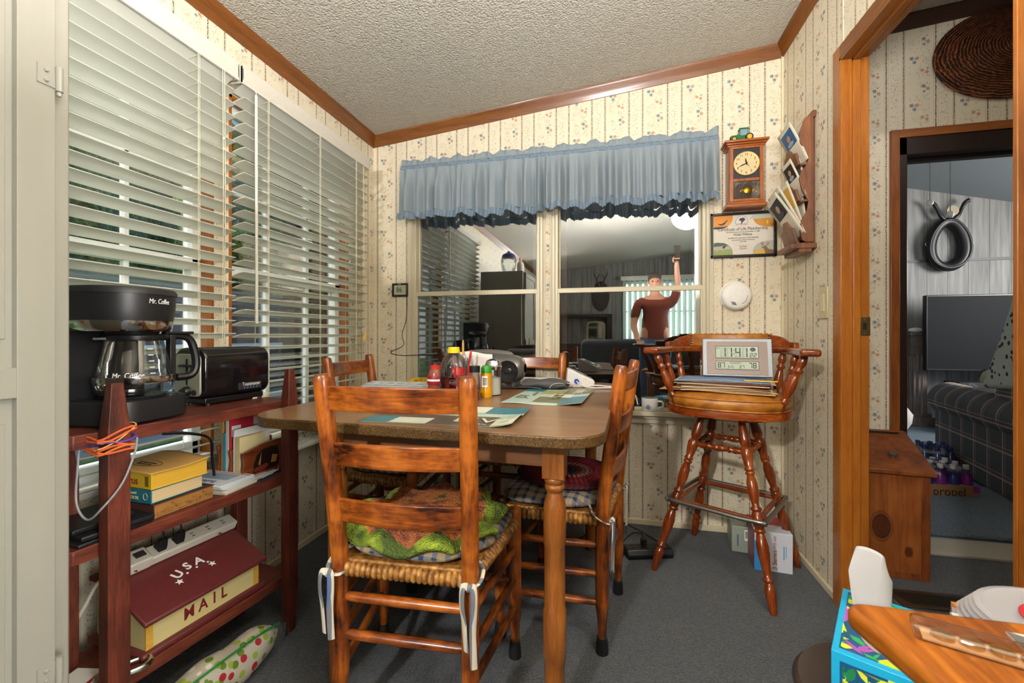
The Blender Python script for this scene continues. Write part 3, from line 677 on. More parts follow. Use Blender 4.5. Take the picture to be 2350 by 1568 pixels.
for k, (dx, dy, dz, r, wd) in enumerate([(-.12, -.50, 0, .05, (.19, .16, .009)), (-.115, -.485, .0095, -.06, (.18, .15, .012)), (-.135, -.505, .022, .02, (.15, .13, .012))]):
    t = thing('folder', ['thin black folder with tan printed cover, lowest of the flat pile at the shelf end', 'black leather folder between two others beside the brown dictionary', 'small black zip folder on top of the flat pile beside the dictionary'][k], 'folder', onshelf(dx, dy, bz+dz), R6+r, 'black folders on the middle shelf')
    m = MB(); m.bx(-wd[0]/2, wd[0]/2, -wd[1]/2, wd[1]/2, 0, wd[2]); m.build('cover', LEATH, t, bevel=.003)
    if k == 0:
        m = MB(); m.bx(-.09, -.03, -.07, .05, wd[2], wd[2]+.0006); m.build('printed_panel', _pages('tan_print', '#5a3a18', '#a9793a'), t)
m0 = onshelf(-.125, -.175, bz)
for k in range(5):
    t = thing('magazine', ['white magazine at the bottom of the stack beside the letter rack', 'cream magazine second from the bottom of the stack', 'grey-white magazine in the middle of the stack', 'pale blue-white magazine second from the top of the stack', 'magazine with blue heading and red line on top of the stack'][k], 'magazine', (m0[0]+random.uniform(-.004, .004), m0[1]+random.uniform(-.004, .004), bz+k*.0062), R6+.12+random.uniform(-.05, .05), 'magazines on the middle shelf')
    m = MB(); m.bx(-.105, .095, -.062, .062, 0, .006); m.build('pages', flat(['#cfcabd', '#d6cdb5', '#c9c9c6', '#ccd4da', '#d5dade'][k], .6), t, bevel=.001)
    if k == 4:
        m = MB(); m.bx(-.08, .06, -.01, .04, .006, .0066); m.build('cover_picture', flat('#8da2b8', .5), t); text('lettering', 'Bulletin', .026, flat('#2d4a86', .5), t, (.0, -.032, .0063), (0, 0, PI)); m = MB(); m.bx(-.1, .09, .048, .052, .006, .0066); m.build('red_line', flat('#d0452e', .5), t)
p0 = onshelf(-.105, -.075, bz)
for k in range(6):
    o = MB().bx(-.065, .065, -.045, .045, 0, .0012).build('letter', flat(['#3a4560', '#d9d6cc', '#c8c2b0', '#e2e0da', '#d9d9d8', '#e6e3da'][k], .6))
    o.location = (p0[0]+random.uniform(-.02, .02), p0[1]+random.uniform(-.015, .02), bz+.0004+k*.0022); o.rotation_euler = (0, 0, R6+random.uniform(-.7, .5))
    tag(o, ['navy envelope at the bottom of the loose letters on the shelf edge', 'white letter just above the navy envelope', 'tan envelope slip in the loose letters by the rack', 'white folded letter in the middle of the loose letters', 'greyish printed bill near the top of the loose letters', 'topmost white letter of the loose pile in front of the rack'][k], 'letter', 'loose letters on the middle shelf')
# letter rack
lp = onshelf(-.155, .0, bz)
lr = thing('letter_rack', 'brown wooden desk letter rack with a ship picture on its front', 'letter rack', (lp[0]+.012, lp[1]-.03, bz), R6)
LW = wood('rack_walnut', '#4b200d', '#7a3a18', '#8f4a22', 'Y', 1.2, .35, .3)
def rackpanel(x, h, nm):
    o = []; N = 14
    for k in range(N+1): y = -.085+.16*k/N; o.append((y, h*(.86+.14*math.sin((k/N-.12)*2.4))+(.006 if k in (0,) else 0)))
    poly = [(-.088, 0), (-.092, .02), (-.086, h*.55), (-.092, h*.82)]+o[1:]+[(.078, h*.5), (.08, 0), (.05, .006), (-.05, .006)]
    m = MB(); m.prism(poly, x-.0045, x+.0045, 'yz'); return m.build(nm, LW, lr, bevel=.002)
fp = rackpanel(.058, .118, 'front_panel'); rackpanel(.0, .125, 'divider'); rackpanel(-.058, .14, 'back_panel')
m = MB(); m.bx(-.055, .055, -.08, .075, .008, .022); m.build('base', LW, lr)
m = MB(); m.prism([(-.052, .018), (-.05, .05), (-.038, .078), (-.015, .094), (.02, .099), (.045, .095), (.052, .07), (.05, .03), (.04, .02)], .0625, .0637, 'yz'); m.build('picture', flat('#1f1512', .35), lr)
m = MB(); m.prism([(-.03, .042), (-.024, .042), (-.02, .085), (-.032, .05)], .0637, .0641, 'yz'); m.prism([(.018, .04), (.04, .038), (.046, .062), (.024, .068)], .0637, .0641, 'yz'); m.build('picture_sails', flat('#a9723a', .5), lr)
m = MB(); m.prism([(-.05, .024), (-.01, .022), (.01, .034), (.0, .044), (-.05, .034)], .0637, .0641, 'yz'); m.build('picture_hull', flat('#7a2620', .5), lr)
rack_items = [(-.047, .008, .175, .115, '#b8863e', 'ragged brown notebook at the back of the letter rack', 'notebook'), (-.036, .010, .135, .12, '#1b9cc9', 'bright blue thin booklet in the letter rack', 'booklet'),
              (-.022, .012, .185, .10, '#e0d6c0', 'cream paperback standing in the letter rack', 'book'), (-.009, .003, .20, .09, '#c42238', 'red and navy boxed card pack standing in the letter rack', 'packet'),
              (.010, .004, .150, .14, '#e8e8e8', 'white folded papers in the front slot of the letter rack', 'papers'), (.026, .022, .125, .10, '#d9c795', 'thick yellowed address book in the front slot of the letter rack', 'address book')]
for x, th, h, ln, c, lb, ct in rack_items:
    o = MB().bx(-th/2, th/2, -ln/2, ln/2, 0, h).build(ct.replace(' ', '_'), flat(c, .6)); o.parent = None
    w_ = lr.matrix_basis @ Vector((x, -.082+ln/2, .0225)); o.location = w_; o.rotation_euler = (0, 0, R6); tag(o, lb, ct)
    if ct == 'packet':
        q = MB().bx(th/2, th/2+.0006, -ln/2, ln/2, 0, h*.28).build('navy_band', flat('#1d3f7c', .5), o); q = MB().bx(th/2, th/2+.0006, -ln/2+.006, -.005, h*.62, h*.8).build('barcode_label', WH, o)
        text('lettering', 'Money', .014, WH, o, (th/2+.0006, .015, h*.42), (PI/2, PI, PI/2)); text('lettering', 'Pack', .013, WH, o, (th/2+.0006, .018, h*.5), (PI/2, PI, PI/2))
o = MB().grid(lambda u, v: (.0+.03*v*v, (u-.5)*.07, .26*v), 4, 8).build('card', flat('#cfc4b2', .6), solid=.002); o.location = lr.matrix_basis @ Vector((-.055+.013, .045, .0225)); o.rotation_euler = (0, 0, R6); tag(o, 'tall cream card curving out of the letter rack', 'card')
bc = thing('binder_clip', 'small black binder clip lying in front of the letter rack', 'binder clip', onshelf(-.06, .015, bz), R6+1.2)
m = MB(); m.prism([(-.008, 0), (.008, 0), (.002, .01), (-.002, .01)], -.011, .011, 'yz'); m.build('clip', BLACK, bc)
for s_ in (-1, 1):
    m = MB(); m.tube([(-.005, s_*.002, .009), (-.006, s_*.008, .022), (-.004, s_*.009, .028), (.004, s_*.009, .028), (.006, s_*.008, .022), (.005, s_*.002, .009)], .0009, 6); m.build('handle', CHROME, bc)
# mail box -----------------------------------------------------------
MR = flat('#642828', .42, 0, .18); MC = _pages('cream_milk_paint', '#b8a467', '#d6c890'); MY = flat('#c99a3a', .5, 0, .25)
mp = onshelf(-.135, -.255, .195)
mb = thing('mail_box', 'maroon and cream wooden letter box with slanted lid on the bottom shelf', 'mail box', mp, R6)
m = MB(); m.bx(-.125, .112, -.19, .18, 0, .018); m.build('base', MR, mb, bevel=.006)
m = MB(); m.prism([(-.11, .018), (.095, .018), (.095, .098), (-.06, .172), (-.11, .172)], -.172, .162, 'xz'); m.build('body', MC, mb)
for a, b in ((-.173, -.155), (.145, .163)): MB().bx(.0945, .0965, a, b, .018, .098).build('corner_strip', MY, mb)
m = MB(); m.prism([(.118, .090), (.120, .102), (-.062, .190), (-.062, .176)], -.188, .178, 'xz'); ld = m.build('lid', MR, mb, bevel=.004)
m = MB(); m.bx(-.118, -.060, -.188, .178, .173, .187); m.build('top_board', MR, mb, bevel=.003)
nl = Vector((.088, 0, .182)).normalized(); sl = math.atan2(.088, .182)
def onlid(u, v, h=.0012):   # u along y, v down the slope from the lid's middle
    c = Vector((.028, 0, .1475)); d = Vector((.182, 0, -.088)).normalized(); p = c+d*v+Vector((0, u, 0))+nl*h; return p
LR = Matrix(((0, -.9, nl.x), (1, 0, 0), (0, .435, nl.z))).to_euler()
for ch, u, v, r in (('U', -.052, .004, .38), ('.', -.034, .006, .3), ('S', -.018, -.008, .1), ('.', -.001, .001, 0), ('A', .016, -.008, -.15), ('.', .034, .002, -.2)):
    M_ = Matrix(((0, -.9, nl.x), (1, 0, 0), (0, .435, nl.z))) @ Matrix.Rotation(r, 3, 'Z')
    text('lettering', ch, .038, WH, ld, onlid(u, v), M_.to_euler(), bold=.001)
def star(u, v, s_):
    m = MB(); p = []
    for k in range(10): a = PI/2+k*PI/5; r = s_ if k % 2 == 0 else s_*.42; p.append((r*math.cos(a), r*math.sin(a)))
    M_ = Matrix.Translation(onlid(u, v, .0008)) @ Matrix(((0, -.9, nl.x), (1, 0, 0), (0, .435, nl.z))).to_4x4(); m.prism(p, 0, .0006, 'xy', M_); m.build('star', WH, ld)
star(-.062, .030, .0115); star(.038, .024, .0115)
for ch, y in (('M', -.062), ('A', -.022), ('I', .012), ('L', .042)): text('lettering', ch, .047, flat('#7a2222', .5), mb, (.0962, y, .053), (PI/2, 0, PI/2), sx=.85, bold=.0008)
for y in (-.13, .115):
    m = MB(); m.prism([(-.09, y-.006), (-.065, y-.012), (-.03, y-.007), (-.012, y), (-.03, y+.007), (-.065, y+.012), (-.09, y+.006)], .1878, .1895, 'xy'); m.bx(-.066, -.058, y-.014, y+.014, .186, .196); m.build('hinge', BLACK, mb)
# power strip lying on the mail box, its cord
ps = thing('power_strip', 'white power strip with two black plugs lying on the maroon letter box', 'power strip', (mb.matrix_basis @ Vector((-.052, .028, .1882))), R6)
ps.rotation_euler = (Matrix.Rotation(R6, 3, 'Z') @ Matrix.Rotation(math.radians(25.8), 3, 'Y')).to_euler()
bpy.context.view_layer.update()
PSW = flat('#cfc9ba', .45)
m = MB(); m.bx(-.025, .025, -.15, .15, .0, .030); m.bx(-.027, .027, -.185, -.115, .0, .038); b = m.build('body', PSW, ps, bevel=.005, seg=3)
m = MB()
for k in range(5):
    for dx in (-.006, .006): m.bx(dx-.0012, dx+.0012, -.095+k*.05, -.085+k*.05, .0302, .0308)
m.build('sockets', BLACK, ps)
m = MB(); m.box((0, -.14, .0395), (.018, .026, .005)); m.build('switch', flat('#3a3431', .4), ps)
for k, y in enumerate((-.085, -.035)):
    m = MB(); m.prism([(-.014, 0), (.014, 0), (.012, .016), (.006, .034), (-.006, .034), (-.012, .016)], y-.011, y+.011, 'xz', Matrix.Translation((0, 0, .0305))); m.tube([(0, y, .062), (-.012, y, .085), (-.03, y-.02, .085), (-.045, y-.05, .05)], .003, 8, 4); m.build('plug', BLACK, ps, bevel=.002)
m = MB()
q = [(0, -.183, .016), (.012, -.235, .012), (.03, -.262, -.03), (.02, -.268, -.09), (-.01, -.27, -.14), (-.055, -.285, -.18), (-.12, -.33, -.185)]
m.tube(q, .0052, 10, 6); m.build('cord', PSW, ps)
# rubber bands and cord loop on the front post
rb = onshelf(-.004, -.522, 0)
RC = ['#d8622a', '#e0702e', '#c95a26', '#d96a3a', '#5a3f9a', '#e6b878', '#d8622a', '#cf5e2c']
for k in range(8):
    z = .775+.0062*k+random.uniform(-.002, .002); tl_ = random.uniform(-.012, .012) if k != 5 else .028
    m = MB(); q = []
    for a in range(28):
        t_ = 2*PI*a/28; cx, cy = math.cos(t_), math.sin(t_); k2 = .0465/max(abs(cx)*.95, abs(cy)*.78)**.9 if False else 1
        px_, py_ = max(-1, min(1, cx*1.35))*.0315, max(-1, min(1, cy*1.35))*.038; q.append((px_, py_, z-.79+tl_*cy+.004*math.sin(3*t_+k)))
    m.tube(q, .0026 if k != 5 else .0014, 6, closed=True)
    o = m.build('rubber_band', flat(RC[k], .6)); o.location = (rb[0], rb[1], .79); o.rotation_euler = (0, 0, R6)
    tag(o, 'orange rubber band wound round the front post of the red shelf' if k not in (4, 5) else ('purple rubber band among the orange ones on the shelf post' if k == 4 else 'thin tan rubber band crossing the orange ones on the shelf post'), 'rubber band', 'rubber bands on the shelf post')
o = MB().tube([(-.034, -.042, .80), (-.034, -.046, .74), (-.030, -.05, .66), (0, -.045, .624), (.035, -.036, .650), (.044, .0, .70), (.036, .03, .765), (.034, .036, .80)], .0024, 8, 6).build('cord_loop', flat('#8d9096', .5)); o.location = (rb[0], rb[1], 0); o.rotation_euler = (0, 0, R6); tag(o, 'thin grey cord loop hanging round the front post of the red shelf', 'cord')
o = MB().tube([(-1.18, .905, .786), (-1.185, .98, .770), (-1.20, 1.06, .735), (-1.235, 1.10, .665), (-1.25, 1.12, .60)], .0042, 8, 6).build('power_cord', BLK2); o.parent = cm; bpy.context.view_layer.update(); o.matrix_parent_inverse = cm.matrix_world.inverted()
# carabiner, leaflet
cg = onshelf(-.035, -.475, .196)
o = MB().tube([(-.045, -.018, .008), (.02, -.026, .008), (.045, -.014, .008), (.046, .012, .008), (.02, .022, .008), (-.045, .014, .008)], .0075, 10, 6, True).build('carabiner', flat('#b9b9b6', .25, 1.)); o.location = cg; o.rotation_euler = (0, 0, R6+1.1); tag(o, 'large silver carabiner clip on the front of the bottom shelf', 'carabiner')
lf = thing('leaflet', 'white and red leaflet lying on the bottom shelf near the cabinet', 'leaflet', onshelf(-.09, -.535, .196), R6+.3)
MB().bx(-.06, .05, -.045, .045, 0, .003).build('paper', PAPER, lf); MB().bx(.01, .05, -.045, .045, .003, .0036).build('red_panel', flat('#a82025', .5), lf); MB().bx(.022, .026, -.03, .03, .0036, .004).build('white_line', WH, lf)
# patterned pouch on the floor
pc = thing('zip_pouch', 'white zip pouch with green and red leaf print lying under the shelf', 'pouch', (-1.165, 1.00, 0), R6)
PT = NT('leaf_print_canvas'); _n = PT.voro(PT.co(), 40); _c = PT.voro(PT.co(), 40, out='Color')
PT = PT.fin(PT.mix(PT.m('LESS_THAN', _n, .42), '#b5ae9c', PT.ramp(_c, [(.2, '#5d7d22'), (.45, '#a32030'), (.6, '#8fa63a'), (.8, '#d8d2c2')], 'CONSTANT')), .6)
def pouch(u, v):
    y = (u-.5)*.44; a = 2*PI*v; k = max(.02, 1-abs(2*u-1)**4); return (.055*math.cos(a)*k+.05, y+.03*math.sin(a)*0, .064+.062*math.sin(a)*k**.7+.006*math.sin(u*17)*k)
m = MB(); m.grid(pouch, 30, 20); m.build('body', PT, pc, sm=180)
m = MB(); m.tube([(.075, -.19, .116), (.085, -.06, .122), (.085, .08, .122), (.07, .205, .10)], .007, 8, 5, flatx=.4); m.build('zip', flat('#1f9a45', .5), pc)
m = MB(); m.box((.085, .222, .075), (.003, .010, .05)); m.build('zip_pull', CHROME, pc)
m = MB(); m.box((.076, -.195, .117), (.01, .022, .008)); m.build('zip_end', flat('#d62a6a', .5), pc)
# ------------------------------------------------------------------ things on the back wall
DEN = NT('washed_blue_cotton'); DEN.bump(DEN.noise(DEN.co(), 400, 2), .15, .002)
def cotton(t, a, b, sc_):
    t.fin(t.mix(t.noise(t.scale(t.co(), (1, 1, .2)), sc_, 4), a, b), .85, 0, **{'Sheen Weight': .2})
    tl = t.n('ShaderNodeBsdfTranslucent'); tl.inputs[0].default_value = lin(b); x = t.n('ShaderNodeMixShader'); x.inputs[0].default_value = .28
    t.t.links.new(t.p.outputs[0], x.inputs[1]); t.t.links.new(tl.outputs[0], x.inputs[2]); t.t.links.new(x.outputs[0], t.out.inputs[0]); return t.mat
DEN = cotton(DEN, '#84939f', '#a9b4b9', 30)
DEN2 = NT('blue_cotton_ruffle'); DEN2 = cotton(DEN2, '#758da6', '#98a9b7', 60)
va = thing('valance', 'gathered washed-blue cotton window valance with a ruffled hem', 'valance', (-.365, YB, 0))
def fold(x, k=1.):
    s1 = math.sin(x*72+2.6*math.sin(x*7)+1.5*math.sin(x*17)); s2 = math.sin(x*131+2.5*math.sin(x*11)+1); return (.62*math.copysign(abs(s1)**.7, s1)+.25*s2+.25*math.sin(x*27+.5))*k
HW = .905
def vz(x): return .006*math.sin(x*6)+.004*math.sin(x*19)
m = MB(); m.grid(lambda u, v: ((u-.5)*2*HW*(1+.006*v), -.088-fold((u-.5)*2*HW)*(.006+.042*min(1, v*2.0)), 2.068-.268*v+vz(u*2)*v), 420, 14); m.build('curtain', DEN, va, sm=180)
m = MB(); m.grid(lambda u, v: ((u-.5)*2*HW, -.066-.016*math.sin(PI*v)-.0022*math.sin(u*520)-.0016*math.sin(u*233+2), 2.098-.034*v+.0018*math.sin(u*300)), 520, 8); m.build('rod_pocket', DEN2, va, sm=180, solid=.0012)
m = MB(); m.grid(lambda u, v: ((u-.5)*2*HW, -.068-(fold((u-.5)*2*HW+.3, .9)*.010+.005*math.sin(u*310))*v, 2.097+(.034+.007*math.sin(u*71)+.006*math.sin(u*127+1))*v), 420, 5); m.build('heading', DEN, va, sm=180, solid=.0012)
def rz_(u, v):
    x = (u-.5)*2*HW*1.006; return (x, -.090-fold(x)*.044-.0060*math.sin(u*760+3*math.sin(u*40))*(.25+v)-.010*v, 1.803+vz(u*2)-.042*v+.004*math.sin(u*118)+.007*fold(x+.02))
m = MB(); m.grid(rz_, 900, 5); m.build('ruffle', DEN2, va, sm=180)
m = MB()
m.cyl((-HW, -.066, 2.082), (HW, -.066, 2.082), .006, n=10)
for x in (-HW+.01, HW-.01): m.cyl((x, -.066, 2.082), (x, 0, 2.082), .006, n=10)
m.build('rod', WHITE, va)
# wall clock
CKW = wood('clock_cherry', '#6a2f0e', '#9a5120', '#b46a2e', 'Z', 1, .3, .2, .5); CKX = wood('clock_cherry_x', '#6a2f0e', '#9a5120', '#b46a2e', 'X', 1, .3, .2, .5)
ck = thing('wall_clock', 'cherry wood wall clock with a cream dial and a glazed pendulum box', 'clock', (.668, YB, 1.71))
m = MB(); m.bx(-.080, .080, -.078, -.004, .025, .315); m.build('case', CKW, ck)
m = MB()
for (w, d, a, b) in ((.090, .086, .312, .322), (.096, .092, .322, .332), (.104, .100, .332, .345)): m.bx(-w, w, -d, 0, a, b)
m.build('cornice', CKX, ck, bevel=.004)
m = MB()
for (w, d, a, b) in ((.096, .094, .0, .018), (.089, .087, .018, .030)): m.bx(-w, w, -d, 0, a, b)
m.build('plinth', CKX, ck, bevel=.004)
m = MB()
for a, b, c, d in ((-.080, -.062, .03, .312), (.062, .080, .03, .312), (-.062, .062, .030, .044), (-.062, .062, .300, .312), (-.062, .062, .132, .148)): m.bx(a, b, -.086, -.076, c, d)
dd = m.build('door', CKW, ck, bevel=.003)
m = MB(); m.bx(-.062, .062, -.0795, -.078, .148, .30); m.build('dial_plate', flat('#20242b', .5), ck)
m = MB(); m.cyl((0, -.080, .223), (0, -.084, .223), .060, n=48); dl = m.build('dial', flat('#d5c190', .5, 0, .1), ck)
m = MB(); m.tube([(.060*math.cos(a*PI/24), -.083, .223+.060*math.sin(a*PI/24)) for a in range(48)], .0022, 6, closed=True); m.build('bezel', flat('#caa85a', .3, .8), dl)
INK = flat('#262019', .5)
for h in range(1, 13):
    a = PI/2-h*PI/6; text('numeral', str(h), .017, INK, dl, (.046*math.cos(a), -.0845, .223+.046*math.sin(a)), (PI/2, 0, 0))
def hand(ang, L, w, nm):
    m = MB(); M_ = Matrix.Translation((0, -.0855, .223)) @ Matrix.Rotation(ang, 4, 'Y'); m.prism([(-w, -.008), (w, -.008), (w*1.6, L*.45), (0, L), (-w*1.6, L*.45)], -.0006, .0006, 'xz', M_); m.build(nm, INK, dl)
hand(math.radians(350), .030, .0022, 'hour_hand'); hand(math.radians(246), .044, .0018, 'minute_hand'); hand(math.radians(140), .026, .0008, 'second_hand')
m = MB(); m.bx(-.062, .062, -.0795, -.078, .044, .132); m.build('pendulum_back', flat('#31281d', .5), ck)
m = MB(); m.lathe([(0, 0), (.018, .2), (.021, .5), (.018, .8), (0, 1)], 24, (.008, -.078, .086), (.008, -.086, .086)); m.build('pendulum', flat('#b98f2c', .25, .9), ck)
m = MB()
for k in range(9): m.ell((-.025+.009*k, -.0815, .083+.006*math.sin(k*2.1)), (.006, .0025, .006), 8)
m.build('brass_ornament', flat('#a87f2a', .35, .8), ck)
m = MB(); m.tube([(-.052, -.0812, .052), (.052, -.0812, .052), (.052, -.0812, .124), (-.052, -.0812, .124)], .0008, 5, closed=True); m.build('gilt_line', flat('#b6944a', .4, .6), ck)
m = MB(); m.bx(-.061, .061, -.0855, -.0848, .045, .131); m.build('pane', GLASS, ck)
# toy tractor on the clock
GRN = flat('#0f6a35', .3); YEL = flat('#e8ab16', .4)
tt = thing('toy_tractor', 'small green toy tractor with yellow wheels parked on top of the wall clock', 'toy tractor', (.652, YB-.052, 2.055))
m = MB(); m.bx(-.052, .012, -.012, .012, .014, .034); m.prism([(-.052, .014), (-.052, .030), (-.046, .036), (.006, .038), (.006, .014)], -.011, .011, 'xz'); m.bx(.0, .045, -.014, .014, .012, .03); m.build('body', GRN, tt, bevel=.002)
m = MB()
for x, y in ((-.008, -.013), (-.008, .013), (.030, -.013), (.030, .013)): m.bx(x-.0018, x+.0018, y-.0018, y+.0018, .03, .066)
m.bx(-.012, .034, -.016, .016, .064, .070); m.build('cab', GRN, tt, bevel=.001)
m = MB(); m.bx(-.008, .030, -.0125, .0125, .032, .063); m.build('cab_glass', flat('#7f97a8', .15), tt)
for x, r in ((-.038, .0125), (.034, .019)):
    for s_ in (-1, 1):
        m = MB(); m.cyl((x, s_*.013, r), (x, s_*.023, r), r, n=24); w_ = m.build('wheel', flat('#1b1b1b', .7), tt, bevel=.002)
        m = MB(); m.cyl((x, s_*.0225, r), (x, s_*.0242, r), r*.62, n=20); m.build('hub', YEL, w_)
# certificate
ct = thing('certificate', 'black framed life membership certificate with wildlife pictures in its corners', 'framed certificate', (.672, YB, 1.585))
Wc, Hc = .158, .1175
m = MB()
for a, b, c, d in ((-Wc, -Wc+.012, -Hc, Hc), (Wc-.012, Wc, -Hc, Hc), (-Wc, Wc, -Hc, -Hc+.012), (-Wc, Wc, Hc-.012, Hc)): m.bx(a, b, -.016, 0, c, d)
m.build('frame', flat('#1d1a17', .35), ct, bevel=.002)
m = MB(); m.bx(-Wc+.01, Wc-.01, -.007, -.001, -Hc+.01, Hc-.01); pp = m.build('paper', flat('#d9d1c3', .5), ct)
cx, cz = Wc-.012, Hc-.012
def cpoly(pts, col, nm, lay): MB().prism(pts, -.007-.0003*lay, -.007, 'xz').build(nm, flat(col, .5), pp)
def corner(sx, sz, rx=.098, rz=.070):
    o = [(sx*cx, sz*cz)]
    for k in range(15): a = PI/2*k/14; o.append((sx*(cx-rx*math.cos(a)**.75), sz*(cz-rz*math.sin(a)**.75)))
    return o
SUN = NT('printed_sunset'); _z = SUN.xyz()[2]; SUN = SUN.fin(SUN.ramp(SUN.m('MULTIPLY', SUN.m('SUBTRACT', _z, .03), 14.), [(.05, '#c96a3e'), (.4, '#dd9a35'), (.8, '#d98a2a')]), .5)
MB().prism(corner(-1, 1), -.0073, -.007, 'xz').build('sunset_picture', SUN, pp)
cpoly([(-cx, .045), (-cx, .037), (-.12, .034), (-.09, .038), (-.068, .050), (-.09, .046), (-.12, .047)], '#3c3a44', 'picture_hills', 2)
cpoly([(-.128, .072), (-.12, .064), (-.104, .062), (-.09, .070), (-.075, .084), (-.074, .078), (-.086, .064), (-.082, .067), (-.09, .058), (-.106, .054), (-.118, .060)], '#26333b', 'picture_goose', 3)
cpoly(corner(1, 1), '#cf8e36', 'field_picture', 1); cpoly([(cx, cz), (cx, .083), (.03, .080), (.05, .105)], '#bcc3b8', 'picture_sky', 2)
cpoly([(.112, .068), (.118, .072), (.122, .068), (.121, .052), (.113, .052)], '#e2c53a', 'picture_hunter', 2)
cpoly(corner(-1, -1), '#8fa05a', 'meadow_picture', 1); cpoly([(-cx, -.045), (-cx+.02, -.037), (-.09, -.040), (-.07, -.052), (-cx, -.058)], '#4c5c5c', 'picture_forest', 2); cpoly([(-cx, -.06), (-.066, -.058), (-.055, -.073), (-cx, -.078)], '#a3b4b4', 'picture_mist', 2)
cpoly([(-.132, -.066), (-.126, -.060), (-.10, -.060), (-.088, -.052), (-.078, -.054), (-.086, -.064), (-.094, -.074), (-.098, -.090), (-.102, -.076), (-.12, -.078), (-.126, -.092), (-.128, -.078)], '#b9a890', 'picture_elk', 3)
cpoly([(-.100, -.062), (-.090, -.054), (-.078, -.053), (-.086, -.064), (-.094, -.072)], '#3c3631', 'picture_elk_head', 4)
cpoly(corner(1, -1), '#b5b2a6', 'deer_picture', 1); cpoly([(.05, -.086), (.10, -.082), (.115, -.105), (.056, -.105)], '#d4aa48', 'picture_grass', 2)
cpoly([(.088, -.073), (.098, -.066), (.112, -.064), (.122, -.080), (cx, -.086), (cx, -.105), (.108, -.105), (.104, -.086), (.10, -.076)], '#80603f', 'picture_deer', 3)
m = MB()
for s_ in (-1, 1):
    m.tube([(.106, -.0078, -.064), (.106+s_*.014, -.0078, -.058), (.106+s_*.019, -.0078, -.045)], .0011, 5, 4)
    for k in range(3): m.tube([(.106+s_*(.008+.004*k), -.0078, -.06), (.106+s_*(.007+.004*k), -.0078, -.044)], .0009, 5)
m.build('picture_antlers', flat('#8a7350', .5), pp)
m = MB(); m.prism(oval(.031, .034, 24, -.005, .068, 0, PI)+[(-.036, .068), (-.036, .050), (.026, .050), (.026, .068)], -.0073, -.007, 'xz'); m.build('crest', flat('#9a9ba0', .5), pp)
m = MB(); m.prism(oval(.028, .031, 24, -.005, .069, 0, PI)+[(-.033, .069), (-.033, .060), (.023, .060), (.023, .069)], -.0076, -.007, 'xz'); m.build('crest_field', flat('#dcd6ca', .5), pp)
cpoly([(-.02, .078), (-.012, .088), (.004, .090), (.012, .082), (.008, .074), (.002, .070), (-.004, .060), (-.012, .055), (-.006, .066), (-.01, .074)], '#2f3946', 'crest_eagle', 4)
cpoly([(-.036, .0585), (.026, .0585), (.026, .051), (-.036, .051)], '#e1d8cc', 'crest_band', 3)
text('lettering', 'LIFE MEMBER', .0085, flat('#c8573c', .5), pp, (-.005, -.0082, .0547), (PI/2, 0, 0), width=.056)
CI = flat('#3d3832', .5)
for s_, z, sz, w in (('Certificate of Life Membership', .031, .024, .240), ('This certifies that on this day of December 17, 2009', .0155, .0095, .165), ('Holden Williams', .0015, .019, .088), ('has fulfilled the requirements of Life Membership', -.016, .0095, .145), ('as set forth by the Board of Directors', -.027, .0095, .110), ('of the Club.', -.037, .0095, .034), ('______________', -.052, .006, .058), ('Carl Rohr', -.063, .013, .036), ('Executive Director', -.074, .006, .036)):
    text('lettering', s_, sz, CI, pp, (0 if z > 0 else .002, -.0078, z), (PI/2, 0, 0), width=w, shear=.25 if s_ == 'Carl Rohr' else 0)
# smoke detector
sd = thing('smoke_detector', 'round white smoke detector on the wallpaper under the certificate', 'smoke detector', (.636, YB, 1.262))
DW = flat('#f0eee8', .4)
m = MB(); m.lathe([(.076, 0), (.078, .008), (.078, .012), (.074, .014), (.075, .022), (.072, .034), (.060, .042), (.03, .045), (0, .0455)], 48, (0, 0, 0), M=Matrix.Rotation(PI/2, 4, 'X')); m.build('body', DW, sd, sm=50)
m = MB()
for k in range(3): m.box((-.018+.002*k, -.0440, -.036-.006*k), (.022, .003, .0026), R=Matrix.Rotation(.25, 3, 'Y'))
m.build('sounder_slots', BLACK, sd)
m = MB()
for k in range(5): a = -1.0+k*.22; m.box((.050*math.cos(a), -.0442, .050*math.sin(a)), (.007, .002, .0022), R=Matrix.Rotation(-a-PI/2, 3, 'Y'))
m.build('test_marks', flat('#6b6862', .5), sd)
m = MB(); m.cyl((0, -.044, 0), (0, -.0462, 0), .013, n=20); m.build('test_button', DW, sd)
# thermometer
LCD = flat('#a9ae93', .3)
th = thing('thermometer', 'small black digital thermometer reading 86 beside the window', 'thermometer', (-1.311, YB, 1.342))
m = MB(); m.bx(-.054, .054, -.016, 0, -.042, .042); m.build('case', BLACKP, th, bevel=.004); m = MB(); m.bx(-.038, .044, -.0170, -.0155, -.032, .028); m.build('display', LCD, th)
text('lettering', '86', .046, flat('#2b3028', .5), th, (-.002, -.0172, -.002), (PI/2, 0, 0), width=.038); text('lettering', 'F', .012, flat('#2b3028', .5), th, (.032, -.0172, .012), (PI/2, 0, 0)); MB().bx(-.01, .01, -.0165, -.016, .034, .0365).build('brand_mark', WH, th)
# thin wire on the wall
o = MB().tube([(-1.265, YB-.006, 1.30), (-1.27, YB-.004, 1.16), (-1.30, YB-.004, 1.06), (-1.29, YB-.004, .99), (-1.38, YB-.004, .945), (-1.30, YB-.004, .925), (-1.18, YB-.026, .93), (-1.0, YB-.028, .918), (-.85, YB-.03, .87), (-.72, YB-.03, .82)], .0018, 6, 6).build('sensor_wire', BLACK); tag(o, 'thin black sensor wire running along the back wall below the thermometer', 'wire')
